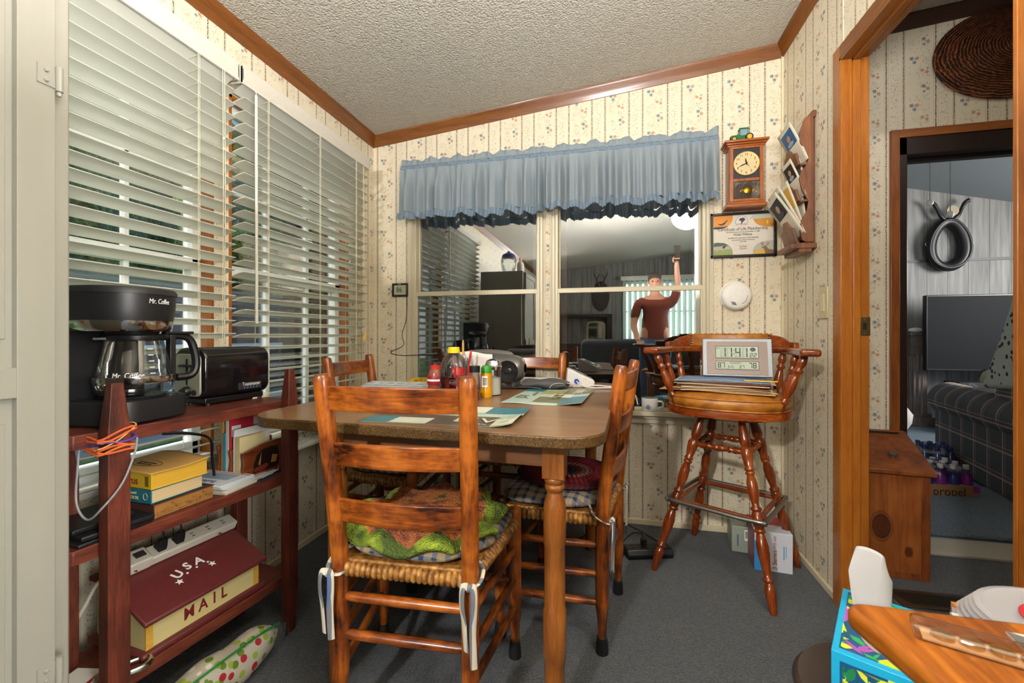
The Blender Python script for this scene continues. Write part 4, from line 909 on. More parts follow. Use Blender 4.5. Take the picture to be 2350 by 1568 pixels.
# mugs and a box on the sill
mg = thing('mug', 'white mug with a blue knot emblem on the window sill', 'mug', (.203, YB-.002, .634))
def mugmesh(t, mt, r, h):
    m = MB(); m.lathe([(r*.9, 0), (r, .004), (r, h), (r*.93, h), (r*.92, .006), (0, .006)], 32); b = m.build('body', mt, t, sm=50)
    m = MB(); m.tube([(r*.96, 0, h*.75), (r+.022, 0, h*.72), (r+.026, 0, h*.4), (r*.96, 0, h*.22)], .005, 8, 5); m.build('handle', mt, t); return b
b = mugmesh(mg, flat('#d9d6cf', .25), .044, .073); mg.rotation_euler = (0, 0, -.25)
NAVY = flat('#1a2f6e', .4)
m = MB()
for k in range(4):
    a = k*PI/2; cxx, czz = .0068*math.cos(a), .026+.0068*math.sin(a)
    m.tube([(-.012+cxx+.0052*math.cos(q*PI/8), 0, czz+.0052*math.sin(q*PI/8)) for q in range(16)], .0015, 5, closed=True)
for v in m.b.verts:
    ang = -PI/2+v.co.x/.044; v.co = Vector(((.0445)*math.cos(ang+.25), (.0445)*math.sin(ang+.25), v.co.z))
m.build('emblem', NAVY, b)
mg = thing('mug', 'dark mug half hidden behind the right chair on the window sill', 'mug', (.082, YB+.0, .634)); mugmesh(mg, flat('#1a1f24', .3), .040, .085)
o = MB().bx(-.05, .05, -.02, .02, 0, .10).build('carton', flat('#b9b6ad', .6), bevel=.001); o.location = (-.055, YB-.0, .634); tag(o, 'small white and blue carton on the window sill behind the table corner', 'carton'); MB().bx(-.05, .0, -.0206, -.02, 0, .06).build('blue_panel', flat('#5a9ac0', .5), o); MB().bx(-.03, .01, -.0208, -.02, .06, .072).build('orange_panel', flat('#c8562e', .5), o)

# ------------------------------------------------------------------ right wall: switch, letter holder
sw = thing('light_switch', 'almond rocker light switch plate on the wallpaper beside the door casing', 'light switch', (XR, 2.037, 1.188))
IV = flat('#c9bd97', .4)
m = MB(); m.bx(-.007, 0, -.038, .038, -.066, .066); m.build('plate', IV, sw, bevel=.003); m = MB(); m.bx(-.0095, -.006, -.014, .014, -.036, .036); m.build('rocker', flat('#d3c8a6', .35), sw, bevel=.002)
HW_ = wood('holder_walnut', '#4a2a1c', '#74462b', '#8c5a38', 'Z', 1.2, .45, .4)
wh = thing('wall_letter_holder', 'brown wooden three-pocket wall letter holder stuffed with photo cards', 'letter holder', (XR, 2.17, 1.42))
m = MB(); m.bx(-.012, 0, -.05, .085, .03, .60); m.bx(-.016, 0, -.062, .095, .585, .615); m.build('back_board', HW_, wh, bevel=.003)
def scal():
    p = [(-.012, .04), (-.012, .60), (-.045, .585), (-.066, .52), (-.062, .48), (-.03, .415), (-.034, .385), (-.060, .35), (-.066, .32), (-.056, .27), (-.030, .22), (-.036, .18), (-.060, .13), (-.064, .09), (-.055, .05), (-.04, .04)]
    return p
for y in (-.062, .085):
    m = MB(); m.prism(scal(), y, y+.011, 'xz'); m.build('side_board', HW_, wh, bevel=.002)
m = MB(); m.bx(-.10, 0, -.068, .10, .012, .034); m.bx(-.07, -.02, -.066, .098, -.005, .012); m.build('bottom_shelf', HW_, wh, bevel=.003)
for k, (z, dx) in enumerate(((.385, 0), (.225, 0), (.035, -.006))):
    H_ = .085 if k < 2 else .115; m = MB(); t_ = .035 if k < 2 else .05
    poly = [(-.052, 0), (.082, 0), (.082, H_*.62), (.05, H_*.72), (.03, H_), (.0, H_), (-.02, H_*.72), (-.052, H_*.62)]
    M_ = Matrix.Translation((-.062+dx, 0, z)) @ Matrix.Rotation(math.radians(-14), 4, 'Y'); m.prism(poly, -.005, .005, 'yz', M_); m.build('pocket', HW_, wh, bevel=.002)
    m = MB(); m.bx(-.06, -.012, -.055, .085, z-.004, z+.004); m.build('pocket_floor', HW_, wh)
cards = [(.385, -.028, -.030, .18, .11, -.34, 'photo card of people outdoors at the top of the wall letter holder', '#2f5f8a', .4), (.39, -.012, -.006, .165, .10, -.1, 'white folded card behind the top photo in the wall letter holder', None, 0),
         (.235, -.034, -.038, .165, .085, -.30, 'cream card with a small dark portrait in the middle pocket', '#1c2328', .35), (.235, -.018, -.010, .165, .095, -.14, 'grey portrait card leaning in the middle pocket', '#5a5f62', .5), (.235, -.006, .01, .17, .09, -.02, 'plain cream card at the back of the middle pocket', None, 0),
         (.06, -.046, -.040, .205, .115, -.50, 'large card with a dark portrait in front in the bottom pocket', '#25272c', .5), (.06, -.036, -.03, .23, .11, -.42, 'white card behind the dark portrait in the bottom pocket', '#7d8f86', .25), (.06, -.026, -.012, .245, .10, -.26, 'ivory envelope with a yellow edge in the bottom pocket', '#d2a94a', .12), (.06, -.014, .004, .26, .10, -.10, 'crumpled white paper at the back of the bottom pocket', None, 0)]
for z, x, y, h, w, tl_, lb, pc_, ps_ in cards:
    t = thing('photo_card', lb, 'card', (wh.matrix_basis @ Vector((x-.010, y+.02, z+.008))), 0, 'cards in the wall letter holder')
    t.rotation_euler = (tl_*.55, tl_*.75, .10)
    m = MB(); w *= 1.12; h *= 1.08; m.grid(lambda u, v: (-.012*v*v, (u-.5)*w, h*v), 6, 8); m.build('card', flat('#d6cdb8', .6), t, solid=.0012)
    if pc_:
        m = MB(); m.grid(lambda u, v: (-.012*(.52+.38*v)**2-.0012, (u-.5)*w*.74, h*(.52+.38*v)), 5, 5); m.build('picture', flat(pc_, .4), t)
        if ps_ >= .35:
            m = MB(); m.ell((-.012*.5-.0028, .0, h*.72), (.0012, w*.12, h*.085), 10); m.build('printed_face', flat('#b08466', .5), t)
            m = MB(); m.ell((-.012*.4-.0022, .0, h*.585), (.0012, w*.22, h*.06), 10); m.build('printed_shirt', flat('#8d9aa4' if ps_ < .5 else '#3e3f46', .5), t)
# ------------------------------------------------------------------ dining table
TZ = .81
TR = math.radians(-2.5)
tb = thing('dining_table', 'walnut laminate dining table with rounded corners and turned legs', 'table', (-.525, 1.645, 0), TR)
TWX, TWY = 1.06, 1.225
EDGE = NT('speckled_table_edge'); EDGE = EDGE.fin(EDGE.ramp(EDGE.noise(EDGE.co(), 260, 3), [(.35, '#30210f'), (.52, '#553d1d'), (.66, '#6e5330')]), .35)
m = MB(); m.prism(rrect(TWX, TWY, .105, 10), TZ-.002, TZ); m.build('tabletop', TAB, tb, bevel=.001)
m = MB(); m.prism(rrect(TWX+.004, TWY+.004, .107, 10), TZ-.031, TZ-.0015); m.build('edge_band', EDGE, tb, bevel=.004)
m = MB(); xl, x, y = -.272, .400, TWY/2-.105
for c, d in ((-y-.010, -y+.010), (y-.010, y+.010)): MB().bx(xl, x, c, d, TZ-.105, TZ-.031).build('apron', TABX, tb, bevel=.002)
TABY = wood('table_walnut_y', '#4b2a16', '#6d4426', '#7d5231', 'Y', 1, .38, .35)
for a, b in ((xl-.010, xl+.010), (x-.010, x+.010)): MB().bx(a, b, -y, y, TZ-.105, TZ-.031).build('apron', TABY, tb, bevel=.002)
LP = [(.024, 0), (.025, .05), (.026, .12), (.0265, .20), (.029, .203), (.0305, .21), (.0305, .333), (.029, .338), (.0275, .341), (.0275, .545), (.0282, .552), (.0282, .644), (.027, .652), (.0195, .668), (.021, .68), (.0255, .684), (.027, .690), (.0255, .697), (.0225, .700), (.027, .704), (.0285, .710), (.027, .716)]
LP = [(.024, 0), (.027, .12), (.0275, .20), (.0305, .205), (.0305, .33), (.0275, .336), (.0275, .50), (.0295, .503), (.0295, .60), (.028, .612), (.0215, .632), (.020, .640), (.025, .648), (.027, .654), (.025, .660), (.022, .662), (.0265, .667), (.028, .673), (.0265, .679), (.024, .681)]
for lx in (xl, x):
    for sy in (-1, 1):
        m = MB(); m.lathe(LP, 28, (lx, sy*y, 0)); m.bx(lx-.029, lx+.029, sy*y-.029, sy*y+.029, .68, TZ-.031); m.build('leg', TABZ, tb, sm=40, bevel=.0015)

# ------------------------------------------------------------------ ladder-back chairs
RUSH = NT('woven_rush'); _q = RUSH.xyz(); RUSH = RUSH.fin(RUSH.ramp(RUSH.noise(RUSH.co(), 55, 4, .6), [(.3, '#4a2a0e'), (.5, '#94622a'), (.7, '#c29248')]), .45)
RUBBER = flat('#111112', .6)
def make_chair(label):
    t = thing('dining_chair', label, 'chair')
    PB = lambda x0, x1, z: (x0+(x1-x0)*max(0, (z-.45)/.505), -.066*max(0, (z-.45)/.505)**1.12, z)
    def rp(s_, z): return PB(s_*.178, s_*.190, z)
    for s_ in (-1, 1):
        zs = [.05, .10, .14, .15, .2, .45, .55, .65, .75, .85, .92, .945, .953]; rs = [.013, .0155, .0195, .0215, .0225, .0225, .0225, .0225, .0225, .0225, .0222, .0205, .016]
        m = MB(); m.tube([rp(s_, z) for z in zs], rs, 18); lg = m.build('leg', CHW['Z'], t, sm=50)
        m = MB(); m.lathe([(.021, 0), (.0195, .03), (.0165, .052), (.014, .054)], 18, (s_*.178, 0, 0)); m.build('rubber_foot', RUBBER, lg)
        fx, fy = s_*.232, .345
        m = MB(); m.lathe([(.0125, .045), (.015, .09), (.019, .138), (.021, .145), (.021, .30), (.0205, .470), (.018, .484), (.012, .489), (0, .49)], 18, (fx, fy, 0)); lg = m.build('leg', CHW['Z'], t, sm=50)
        m = MB(); m.lathe([(.021, 0), (.0195, .03), (.016, .050), (.013, .052)], 18, (fx, fy, 0)); m.build('rubber_foot', RUBBER, lg)
    for z, h in ((.894, .060), (.750, .058), (.600, .060)):
        x1 = rp(1, z)[0]; yb = rp(1, z)[1]
        def f(u, v):
            x = (2*u-1)*x1; b = 1-(2*u-1)**2; zz = z+(v-.5)*h*(1+.10*b*(1 if v > .5 else 0)); return (x, rp(1, zz)[1]-.026*b, zz)
        m = MB(); m.grid(f, 20, 6); m.build('back_slat', CHW['X'], t, sm=40, solid=.011, bevel=.002)
    def rung(a, b, r=.0112):
        m = MB(); m.lathe([(r*.75, 0), (r, .1), (r*1.1, .5), (r, .9), (r*.75, 1)], 14, a, b); m.build('rung', CHW['Y'] if abs(a[1]-b[1]) > .1 else CHW['X'], t, sm=60)
    for s_ in (-1, 1):
        for z in (.355, .258, .165): rung((s_*.178, 0, z), (s_*.232, .345, z-.002))
    for z in (.362, .262): rung((-.178, 0, z), (.178, 0, z), .0122)
    for z in (.375, .25): rung((-.232, .345, z), (.232, .345, z), .0125)
    def rail(a, b, n):
        m = MB(); L = [(.0140+.0065*abs(math.sin(PI*n*k/(n*6)))**.6 if 0 < k < n*6 else .012, k/(n*6)) for k in range(n*6+1)]; m.lathe(L, 14, a, b); m.build('seat_rail', RUSH, t, sm=60)
    rail((-.162, .0, .437), (.162, .0, .437), 21); rail((-.215, .345, .442), (.215, .345, .442), 26); rail((-.18, .015, .437), (-.23, .33, .440), 20); rail((.18, .015, .437), (.23, .33, .440), 20)
    def seat(u, v):
        w = .180+.052*v; x = (2*u-1)*w; y = .345*v; e = max(abs(2*u-1), abs(2*v-1)); return (x, y, .452+.004*(e**6)+.0022*math.sin(e*70))
    m = MB(); m.grid(seat, 40, 40); m.build('seat', RUSH, t, sm=180, solid=.010)
    return t
ch0 = make_chair('ladder-back chair nearest the camera with back toward us and a green crochet pad')
ch0.location = (-.524, 1.008, 0); ch0.rotation_euler = (0, 0, math.radians(3)); GR = 'ladder-back chairs round the table'; ch0['group'] = GR
def chair(x, y, deg, label):
    c = copy_tree(ch0); c.location = (x, y, 0); c.rotation_euler = (0, 0, math.radians(deg)); c['label'] = label; return c
chR = chair(-.005, 1.622, 81, 'ladder-back chair at the right side of the table with the red braided pad')
chF = chair(-.462, 2.342, 180, 'ladder-back chair behind the radio with its back to the big window')
chL = chair(-1.165, 1.825, -86, 'ladder-back chair in the far left corner by the blinds')

# ------------------------------------------------------------------ chair cushions and pads
def plaid(name, tan, navy):
    t = NT(name); q = t.xyz()
    def s_(c): return t.m('LESS_THAN', t.m('WRAP', t.m('ADD', c, .013*0+.5), .034, 0.), .013)
    f = t.m('ADD', t.m('MULTIPLY', s_(q[0]), .5), t.m('MULTIPLY', s_(q[1]), .5))
    th_ = t.noise(t.co(), 500, 1); t.bump(th_, .2, .002)
    return t.fin(t.ramp(f, [(0, tan), (.5, '#6c6c70'), (1, navy)]), .9)
PLAID = plaid('tan_blue_plaid', '#a18a6a', '#2b3850'); PLAIDT = plaid('plaid_tie', '#c3bba8', '#4c668e')
def cushion(ch, label, ties=True, wrink=0.):
    M0 = ch.matrix_basis; t = thing('seat_cushion', label, 'cushion', M0 @ Vector((0, .175, .457)), ch.rotation_euler.z, 'plaid chair cushions')
    def f(u, v, top):
        a = 2*PI*u; r = v; ca, sa = math.cos(a), math.sin(a); pw = .5
        X = math.copysign(abs(ca)**pw, ca)*r; Y = math.copysign(abs(sa)**pw, sa)*r
        w = .204+.046*(Y*.5+.5); e = max(0, 1-r**3.2)**.5
        x_ = X*w
        if Y < -.35: x_ *= 1-.16*min(1, (-Y-.35)/.4)*(abs(X) > 0)
        z = .028+top*(.030*e) + (.004*math.sin(9*X+3*Y)+.003*math.sin(14*Y+wrink))*e*(top > 0)+.006*max(0, r-.75)*math.sin(6*a+wrink)
        return (x_, .003+Y*.190, max(z, .0))
    m = MB(); m.grid(lambda u, v: f(u, v, 1), 64, 16); m.grid(lambda u, v: f(u, v, -1), 64, 16); m.build('pad', PLAID, t, sm=180)
    if ties:
        for s_ in (-1, 1):
            px_, py_ = s_*.178, -.175
            m = MB(); lp_ = [(px_-s_*.015, py_+.045, .02), (px_+s_*.026, py_+.022, .004), (px_+s_*.029, py_-.012, -.014), (px_+s_*.006, py_-.028, -.024), (px_-s_*.020, py_-.020, -.022), (px_-s_*.022, py_+.012, .0)]
            m.tube(lp_, .0055, 8, 5, flatx=.45); kx = px_+(s_*.024 if ch is ch0 and s_ < 0 else s_*.0)+.006; ky = py_-.030
            m.ell((kx, ky, -.022), (.011, .008, .011), 8)
            for dx, L in ((-.012, .175), (.010, .215 if s_ > 0 else .19)):
                m.tube([(kx, ky, -.02), (kx+dx*1.2, ky-.008, -.018), (kx+dx*1.4, ky-.009, -.06), (kx+dx*1.0, ky-.006, -L*.6), (kx+dx*.9+.004, ky-.004, -L)], [.003]+[.0085]*30, 8, 5, flatx=.28)
            m.build('tie', PLAIDT, t, sm=60)
    return t
cushion(ch0, 'tan and navy plaid seat cushion under the green and orange crochet pad', True, 0)
cushion(chR, 'tan and navy plaid seat cushion under the red braided pad', True, 1.3)
cushion(chF, 'tan and navy plaid seat cushion on the chair under the far table edge', False, 2.1)
cushion(chL, 'tan and navy plaid seat cushion on the far left corner chair', False, .7)
CRO = NT('crocheted_wool'); q = CRO.xyz(); rr_ = CRO.m('SQRT', CRO.m('ADD', CRO.m('MULTIPLY', q[0], q[0]), CRO.m('MULTIPLY', q[1], q[1])))
nz = CRO.noise(CRO.co(), 9, 3, .5); st_ = CRO.voro(CRO.scale(CRO.co(), (1, 1.4, 1)), 150); CRO.bump(CRO.m('SUBTRACT', 1., st_), 1., .006)
inn = CRO.ramp(CRO.noise(CRO.co(), 15, 3, .6), [(.36, '#7a3f2a'), (.45, '#a8603c'), (.54, '#cf7a34'), (.60, '#c9752f'), (.615, '#586a1e'), (.68, '#3c4a1e')])
outc = CRO.ramp(CRO.noise(CRO.co(), 11, 3), [(.40, '#47581f'), (.5, '#788d26'), (.6, '#a3b636')])
CRO = CRO.fin(CRO.mix(CRO.m('GREATER_THAN', CRO.m('ADD', rr_, CRO.m('MULTIPLY', CRO.m('SUBTRACT', nz, .5), .06)), .184), inn, outc), .95)
cp = thing('crochet_pad', 'green and orange crocheted chair pad with a ruffled green rim', 'seat pad', ch0.matrix_basis @ Vector((-.004, .178, .530)), .2)
def cro(u, v):
    a = 2*PI*u; r = .222*v; ru = max(0, v-.62)/.38; lob = 1+.075*ru*math.sin(9*a)
    return (r*1.02*lob*math.cos(a), r*.96*lob*math.sin(a), .007+.010*math.sin(7*v+2*math.sin(a))*v*(1-ru)*.6+.022*ru*math.sin(9*a+.6)*(1.2-ru*.4)-.034*ru**2+.012*(1-ru)*math.sin(2*a)*v)
m = MB(); m.grid(cro, 120, 34); m.build('pad', CRO, cp, sm=180, solid=.016)
BRD = NT('braided_rag'); q = BRD.xyz(); ang = BRD.m('ARCTAN2', q[1], q[0]); rr_ = BRD.m('SQRT', BRD.m('ADD', BRD.m('MULTIPLY', q[0], q[0]), BRD.m('MULTIPLY', q[1], q[1])))
band = BRD.m('FLOOR', BRD.m('MULTIPLY', rr_, 62.)); tw = BRD.m('SINE', BRD.m('ADD', BRD.m('MULTIPLY', ang, BRD.m('MULTIPLY', BRD.m('ADD', band, 1.), 5.)), BRD.m('MULTIPLY', rr_, 500.)))
rc = BRD.ramp(BRD.m('MULTIPLY', rr_, 5.6), [(.0, '#1f2a4a'), (.2, '#3a3f66'), (.3, '#a31a2c'), (.45, '#caa08c'), (.55, '#9a1526'), (.72, '#b01c34'), (1, '#5e1020')])
BRD = BRD.fin(BRD.mix(BRD.m('GREATER_THAN', BRD.m('ADD', tw, BRD.m('MULTIPLY', BRD.m('SUBTRACT', BRD.noise(BRD.co(), 45, 2), .5), 1.6)), .35), rc, '#1a1216'), .9)
bp_ = thing('braided_pad', 'round red and black braided rag chair pad', 'seat pad', chR.matrix_basis @ Vector((.0, .168, .522)), .3)
def brd(u, v):
    a = 2*PI*u; r = .188*v; b = .0048*abs(math.sin(PI*v*11)); return (r*math.cos(a), r*math.sin(a), .006+b-.006*max(0, v-.8)*2+.0035*math.sin(2*a)*v)
m = MB(); m.grid(brd, 96, 66); m.build('pad', BRD, bp_, sm=180, solid=.008)
# bag on the far-left chair and bottle below it
hb = thing('tote_bag', 'blue patterned cloth bag slumped on the far left chair seat', 'bag', chL.matrix_basis @ Vector((.03, .17, .50)), .4)
m = MB(); m.grid(lambda u, v: (.13*math.cos(2*PI*u)*(1-v*.3), .09*math.sin(2*PI*u)*(1-v*.3), .09*v+.012*math.sin(5*2*PI*u)*v), 36, 8); m.build('body', flat('#33507a', .8, 0, .35), hb, sm=180, solid=.003)
m = MB(); m.tube([(-.06, -.06, .08), (-.04, -.07, .11), (.04, -.07, .10), (.07, -.06, .08)], .008, 8, 5, flatx=.4); m.build('handle', flat('#22262f', .8), hb)
gj = thing('glass_jug', 'pale green glass jug standing on the carpet under the table', 'jug', (-.93, 2.20, 0)); m = MB(); m.lathe([(.001, 0), (.075, .003), (.085, .03), (.085, .17), (.06, .21), (.03, .23), (.03, .26)], 24); m.build('glass', _glass('green_glass', (.55, .85, .75, 1), .08), gj)

# ------------------------------------------------------------------ things on the table
def on(x, y): return (x, y, TZ)
def rim_text(s, size, mat, par, loc, rz, w=None, nm='lettering'): return text(nm, s, size, mat, par, loc, (0, 0, rz), width=w)
# weekly pill organizer
po = thing('pill_organizer', 'clear weekly pill organizer with blue day names on the left of the table', 'pill box', on(-.905, 1.715), -.06)
PLA = flat('#b9c4cd', .25)
m = MB(); m.prism([(-.045, 0), (.05, 0), (.05, .030), (-.03, .022), (-.045, .012)], -.175, .175, 'yz'); m.build('tray', PLA, po, bevel=.002)
BLI = flat('#2a86b8', .5)
for k, dname in enumerate(('Sat', 'Fri', 'Thu', 'Wed', 'Tue', 'Mon', 'Sun')):
    x = -.147+k*.049; m = MB(); m.box((x, .008, .0285), (.044, .070, .003), R=Matrix.Rotation(.1, 3, 'X')); l_ = m.build('lid', flat('#cfd8de', .2), po, bevel=.001); text('lettering', dname, .018, BLI, l_, (x, .0, .0300), (.1, 0, PI))
ab = book('book', 'yellow almanac lying flat behind the pill organizer', on(-.835, 1.875), .28, .20, .23, .032, flat('#dcae1e', .5), PG)
text('lettering', 'FARMERS', .030, BLACK, ab, (0, .05, .0323), (0, 0, 0), width=.13); text('lettering', 'RECORD', .034, BLACK, ab, (0, -.01, .0323), (0, 0, 0), width=.15)
text('lettering', 'EXTRA EDITION', .014, BLACK, ab, (0, -.06, .0323), (0, 0, 0), width=.13)
# juice bottle
jb = thing('juice_bottle', 'large clear bottle of dark red juice with a yellow cap', 'bottle', on(-.578, 1.508))
JUI = _glass('red_juice', (.62, .09, .06, 1), .04); 
m = MB(); m.lathe([(0, .002), (.045, .002), (.052, .012), (.053, .05), (.051, .06), (.053, .07), (.053, .115), (.049, .135), (.038, .158), (.022, .174), (.019, .178), (.019, .188)], 32); b = m.build('bottle', JAR, jb, sm=50)
m = MB(); m.lathe([(0, .003), (.044, .003), (.051, .013), (.052, .05), (.050, .06), (.052, .07), (.052, .088), (0, .088)], 32); m.build('juice', JUI, jb, sm=50)
m = MB(); m.lathe([(.0235, .176), (.0235, .186), (.0215, .187), (.0215, .194), (.020, .198), (0, .198)], 28); m.build('cap', flat('#e7c414', .4), jb)
# ketchup style bottle
kb = thing('sauce_bottle', 'brown-red sauce bottle with a red cap left of the juice', 'bottle', on(-.690, 1.60))
m = MB(); m.lathe([(0, .0), (.034, .001), (.036, .02), (.030, .05), (.033, .08), (.024, .105), (.020, .110)], 24); m.build('bottle', flat('#8a4a34', .25), kb, sm=50); m = MB(); m.lathe([(.0225, .108), (.0225, .124), (.0226, .1242)], 20); m.build('collar', flat('#d2302a', .4), kb); m = MB(); m.lathe([(.0222, .124), (.0215, .131), (.016, .135), (0, .135)], 20); m.build('cap', flat('#2a1c1c', .4), kb)
m = MB(); m.lathe([(.0335, .045), (.0355, .05), (.0355, .078), (.034, .082)], 24); m.build('label', flat('#9a1f2c', .4), kb); MB().lathe([(.0358, .060), (.0360, .062), (.0360, .066), (.0358, .068)], 24).build('label_band', WH, kb)
# spice jar, mustard jar, sugar pourer
sj = thing('spice_jar', 'small clear spice jar with a black lid between juice and mustard', 'jar', on(-.505, 1.535)); m = MB(); m.lathe([(.001, 0), (.021, .001), (.021, .08), (.018, .095), (.018, .104)], 20); m.build('glass', JAR, sj); m = MB(); m.lathe([(.0205, .103), (.0205, .125), (.019, .127), (0, .127)], 24); m.build('lid', BLACKP, sj)
m = MB(); m.lathe([(0, .003), (.019, .003), (.019, .03), (0, .03)], 18); m.build('spice', flat('#9a4a30', .8), sj)
mj = thing('seasoning_jar', 'yellow seasoning jar with a green flip lid and barcode', 'jar', on(-.478, 1.598)); m = MB(); m.lathe([(0, 0), (.021, .0), (.024, .008), (.0235, .03), (.0205, .038), (.0205, .075), (.0215, .088), (.019, .098)], 24); m.build('jar', flat('#cf9212', .25), mj, sm=50)
m = MB(); m.lathe([(.021, .096), (.0212, .114), (.019, .118), (.016, .124), (0, .126)], 24); m.build('lid', flat('#2c8a28', .4), mj)
m = MB(); m.bx(-.011, .011, -.0222, -.020, .042, .085); lb = m.build('barcode_label', WH, mj); m = MB()
for k in range(7): m.bx(-.009, .009, -.0226, -.0221, .050+k*.0042, .0522+k*.0042)
m.build('barcode', INK, lb)
sg = thing('sugar_pourer', 'glass sugar pourer with a domed chrome top', 'sugar dispenser', on(-.470, 1.668)); m = MB(); m.lathe([(.001, 0), (.033, .001), (.034, .01), (.0315, .03), (.0315, .10), (.033, .108)], 20); m.build('glass', JAR, sg); m = MB(); m.lathe([(.0355, .104), (.0355, .116), (.034, .118), (.035, .121), (.034, .124), (.027, .140), (.012, .147), (0, .148)], 28); m.build('top', CHROME, sg)
m = MB(); m.lathe([(0, .004), (.030, .004), (.030, .07), (0, .078)], 20); m.build('sugar', flat('#e8e6e0', .9), sg)
# red cup with pens
rc_ = thing('pencil_cup', 'red plastic cup holding pens behind the juice bottle', 'cup', on(-.628, 1.735)); m = MB(); m.lathe([(.038, 0), (.048, .105), (.0465, .105), (.036, .004), (0, .004)], 28); m.build('cup', flat('#d3222a', .3), rc_)
pens = [(-.012, .01, .20, -.10, '#1c1c1e', 'black pen in the red cup leaning left', 'pen'), (.004, .012, .205, .02, '#d3ac62', 'yellow pencil with pink eraser standing in the red cup', 'pencil'), (.018, -.004, .165, .16, '#c3202a', 'red marker in the red cup leaning right', 'marker'), (.004, -.018, .14, .06, '#1f4fa3', 'blue capped pen in the front of the red cup', 'pen'), (-.018, -.016, .145, -.2, '#7a2b2f', 'dark red pen at the left of the red cup', 'pen'), (.016, -.02, .13, .12, '#2f6a5a', 'green pen low at the front of the red cup', 'pen')]
for x, y, L, tl_, c, lb_, cat_ in pens:
    t = thing(cat_, lb_, cat_, (rc_.location.x+x*.6, rc_.location.y+y*.6, TZ+.005)); t.rotation_euler = (.06*(1 if y > 0 else -1), tl_, 0)
    m = MB(); m.cyl((0, 0, 0), (0, 0, L), .0048, n=12); m.build('barrel', flat(c, .35), t); m = MB(); m.cyl((0, 0, L), (0, 0, L+.012), .0042, .003, 10); m.build('tip', flat('#d98a86' if cat_ == 'pencil' else ('#c9c9c9' if 'blue' in lb_ else c), .4), t)
# radio with paper
rd = thing('radio', 'silver rounded radio with round black speakers', 'radio', on(-.575, 1.945), -.08)
SIL = flat('#8d8a87', .28, .75)
def rbody(u, v):
    a = 2*PI*u; c, s_ = math.cos(a), math.sin(a); X = (v-.5)*2; k = max(.0, 1-abs(X)**3.2)**.5
    return (.19*X+.0*k, -.005+.085*c*(.25+.75*k)+.012*X*X*-1, .08+.076*s_*(.28+.72*k)+.012*X*X)
m = MB(); m.grid(rbody, 40, 30); m.build('body', SIL, rd, sm=180)
m = MB(); m.bx(-.15, .15, -.06, .05, 0, .03); m.build('base', flat('#5e5957', .4), rd, bevel=.01, seg=3)
for s_ in (-1, 1):
    p0_ = Vector((s_*.122, -.080, .080)); n_ = Vector((s_*.42, -1, .12)).normalized()
    m = MB(); m.lathe([(.050, 0), (.051, .35), (.049, .7), (.047, 1), (.0455, .9), (.0455, .2)], 36, p0_, p0_+n_*.022); sp_ = m.build('speaker_ring', CHROME, rd, sm=40)
    m = MB(); m.lathe([(.046, 0), (.040, .5), (.013, 1.2), (.012, .8), (0, .6)], 32, p0_+n_*.023, p0_+n_*.011, cap0=False); m.build('speaker_cone', flat('#060606', .7), rd, sm=40)
m = MB(); m.tube([(-.12, 0, .14), (-.10, .0, .158), (0, 0, .166), (.10, 0, .158), (.12, 0, .14)], .007, 8, 6, flatx=2); m.build('handle', SIL, rd)
o = MB().grid(lambda u, v: ((u-.5)*.165, -.03*max(0, v-.75)**1*0-.035*v, .165*v+.006*math.sin(u*5)*v), 12, 8).build('paper', PAPER, solid=.0012); o.location = on(-.588, 1.838); o.rotation_euler = (0, 0, -.12); tag(o, 'white paper sheets propped upright in front of the radio', 'paper')
# white grid organizer and papers
for k in range(4):
    o = MB().bx(-.13, .13, -.07, .07, 0, .0035).build('paper', flat(['#bcb9ae', '#d7d4c8', '#5a5c60', '#c9c6b8'][k], .6)); o.location = (-.36+.006*k, 2.02, TZ+.0042*k); o.rotation_euler = (0, 0, .1-.08*k); tag(o, ['bottom sheet of the papers under the white day-box', 'cream sheet second from the bottom under the white day-box', 'dark folder sheet under the white day-box', 'top cream sheet directly under the white day-box'][k], 'paper', 'papers right of the radio')
wb = thing('pill_organizer', 'white two-row day-box of small square lids right of the radio', 'pill box', (-.355, 2.035, TZ+.0167), -.05); m = MB(); m.bx(-.115, .115, -.045, .045, 0, .014); m.build('tray', flat('#c9c9c9', .4), wb, bevel=.002)
for k in range(14):
    m = MB(); m.bx(-.112+(k % 7)*.032, -.083+(k % 7)*.032, -.042+(k//7)*.043, -.003+(k//7)*.043, .014, .019); m.build('lid', flat('#dedede', .35), wb, bevel=.001)
# blood pressure cuff and monitor
CUF = flat('#4a4847', .6)
cu_ = thing('pressure_cuff', 'folded dark grey blood pressure cuff beside the placemat', 'cuff', on(-.292, 1.915), -.1)
m = MB(); m.grid(lambda u, v: ((u-.5)*.20, (.052+.006*math.sin(u*6))*math.cos(2*PI*v)-.0*u, .024+.022*math.sin(2*PI*v)*(1-.35*abs(2*u-1)**3)+.004*math.sin(u*9+v*8)), 24, 20); m.build('cuff', CUF, cu_, sm=180)
m = MB(); m.grid(lambda u, v: (-.14+.13*u, (v-.5)*.1, .004+.006*math.sin(u*3)), 10, 4); m.build('flap', CUF, cu_, sm=180, solid=.005)
m = MB(); m.tube([(.03, -.055, .012), (.05, -.057, .03), (.085, -.045, .032), (.098, -.02, .015)], .002, 6, 5); m.build('piping', flat('#9a9896', .5), cu_)
bm_ = thing('blood_pressure_monitor', 'white blood pressure monitor with a grey screen and blue plug', 'monitor', on(-.150, 2.052), .15)
m = MB(); m.prism([(-.062, 0), (.062, 0), (.065, .028), (.058, .036), (-.05, .086), (-.06, .084), (-.066, .02)], -.055, .055, 'xz'); m.build('body', flat('#d4d2cd', .35), bm_, bevel=.006, seg=3)
th_ = math.atan2(.05, .108); R_ = Matrix.Rotation(th_, 3, 'Y')
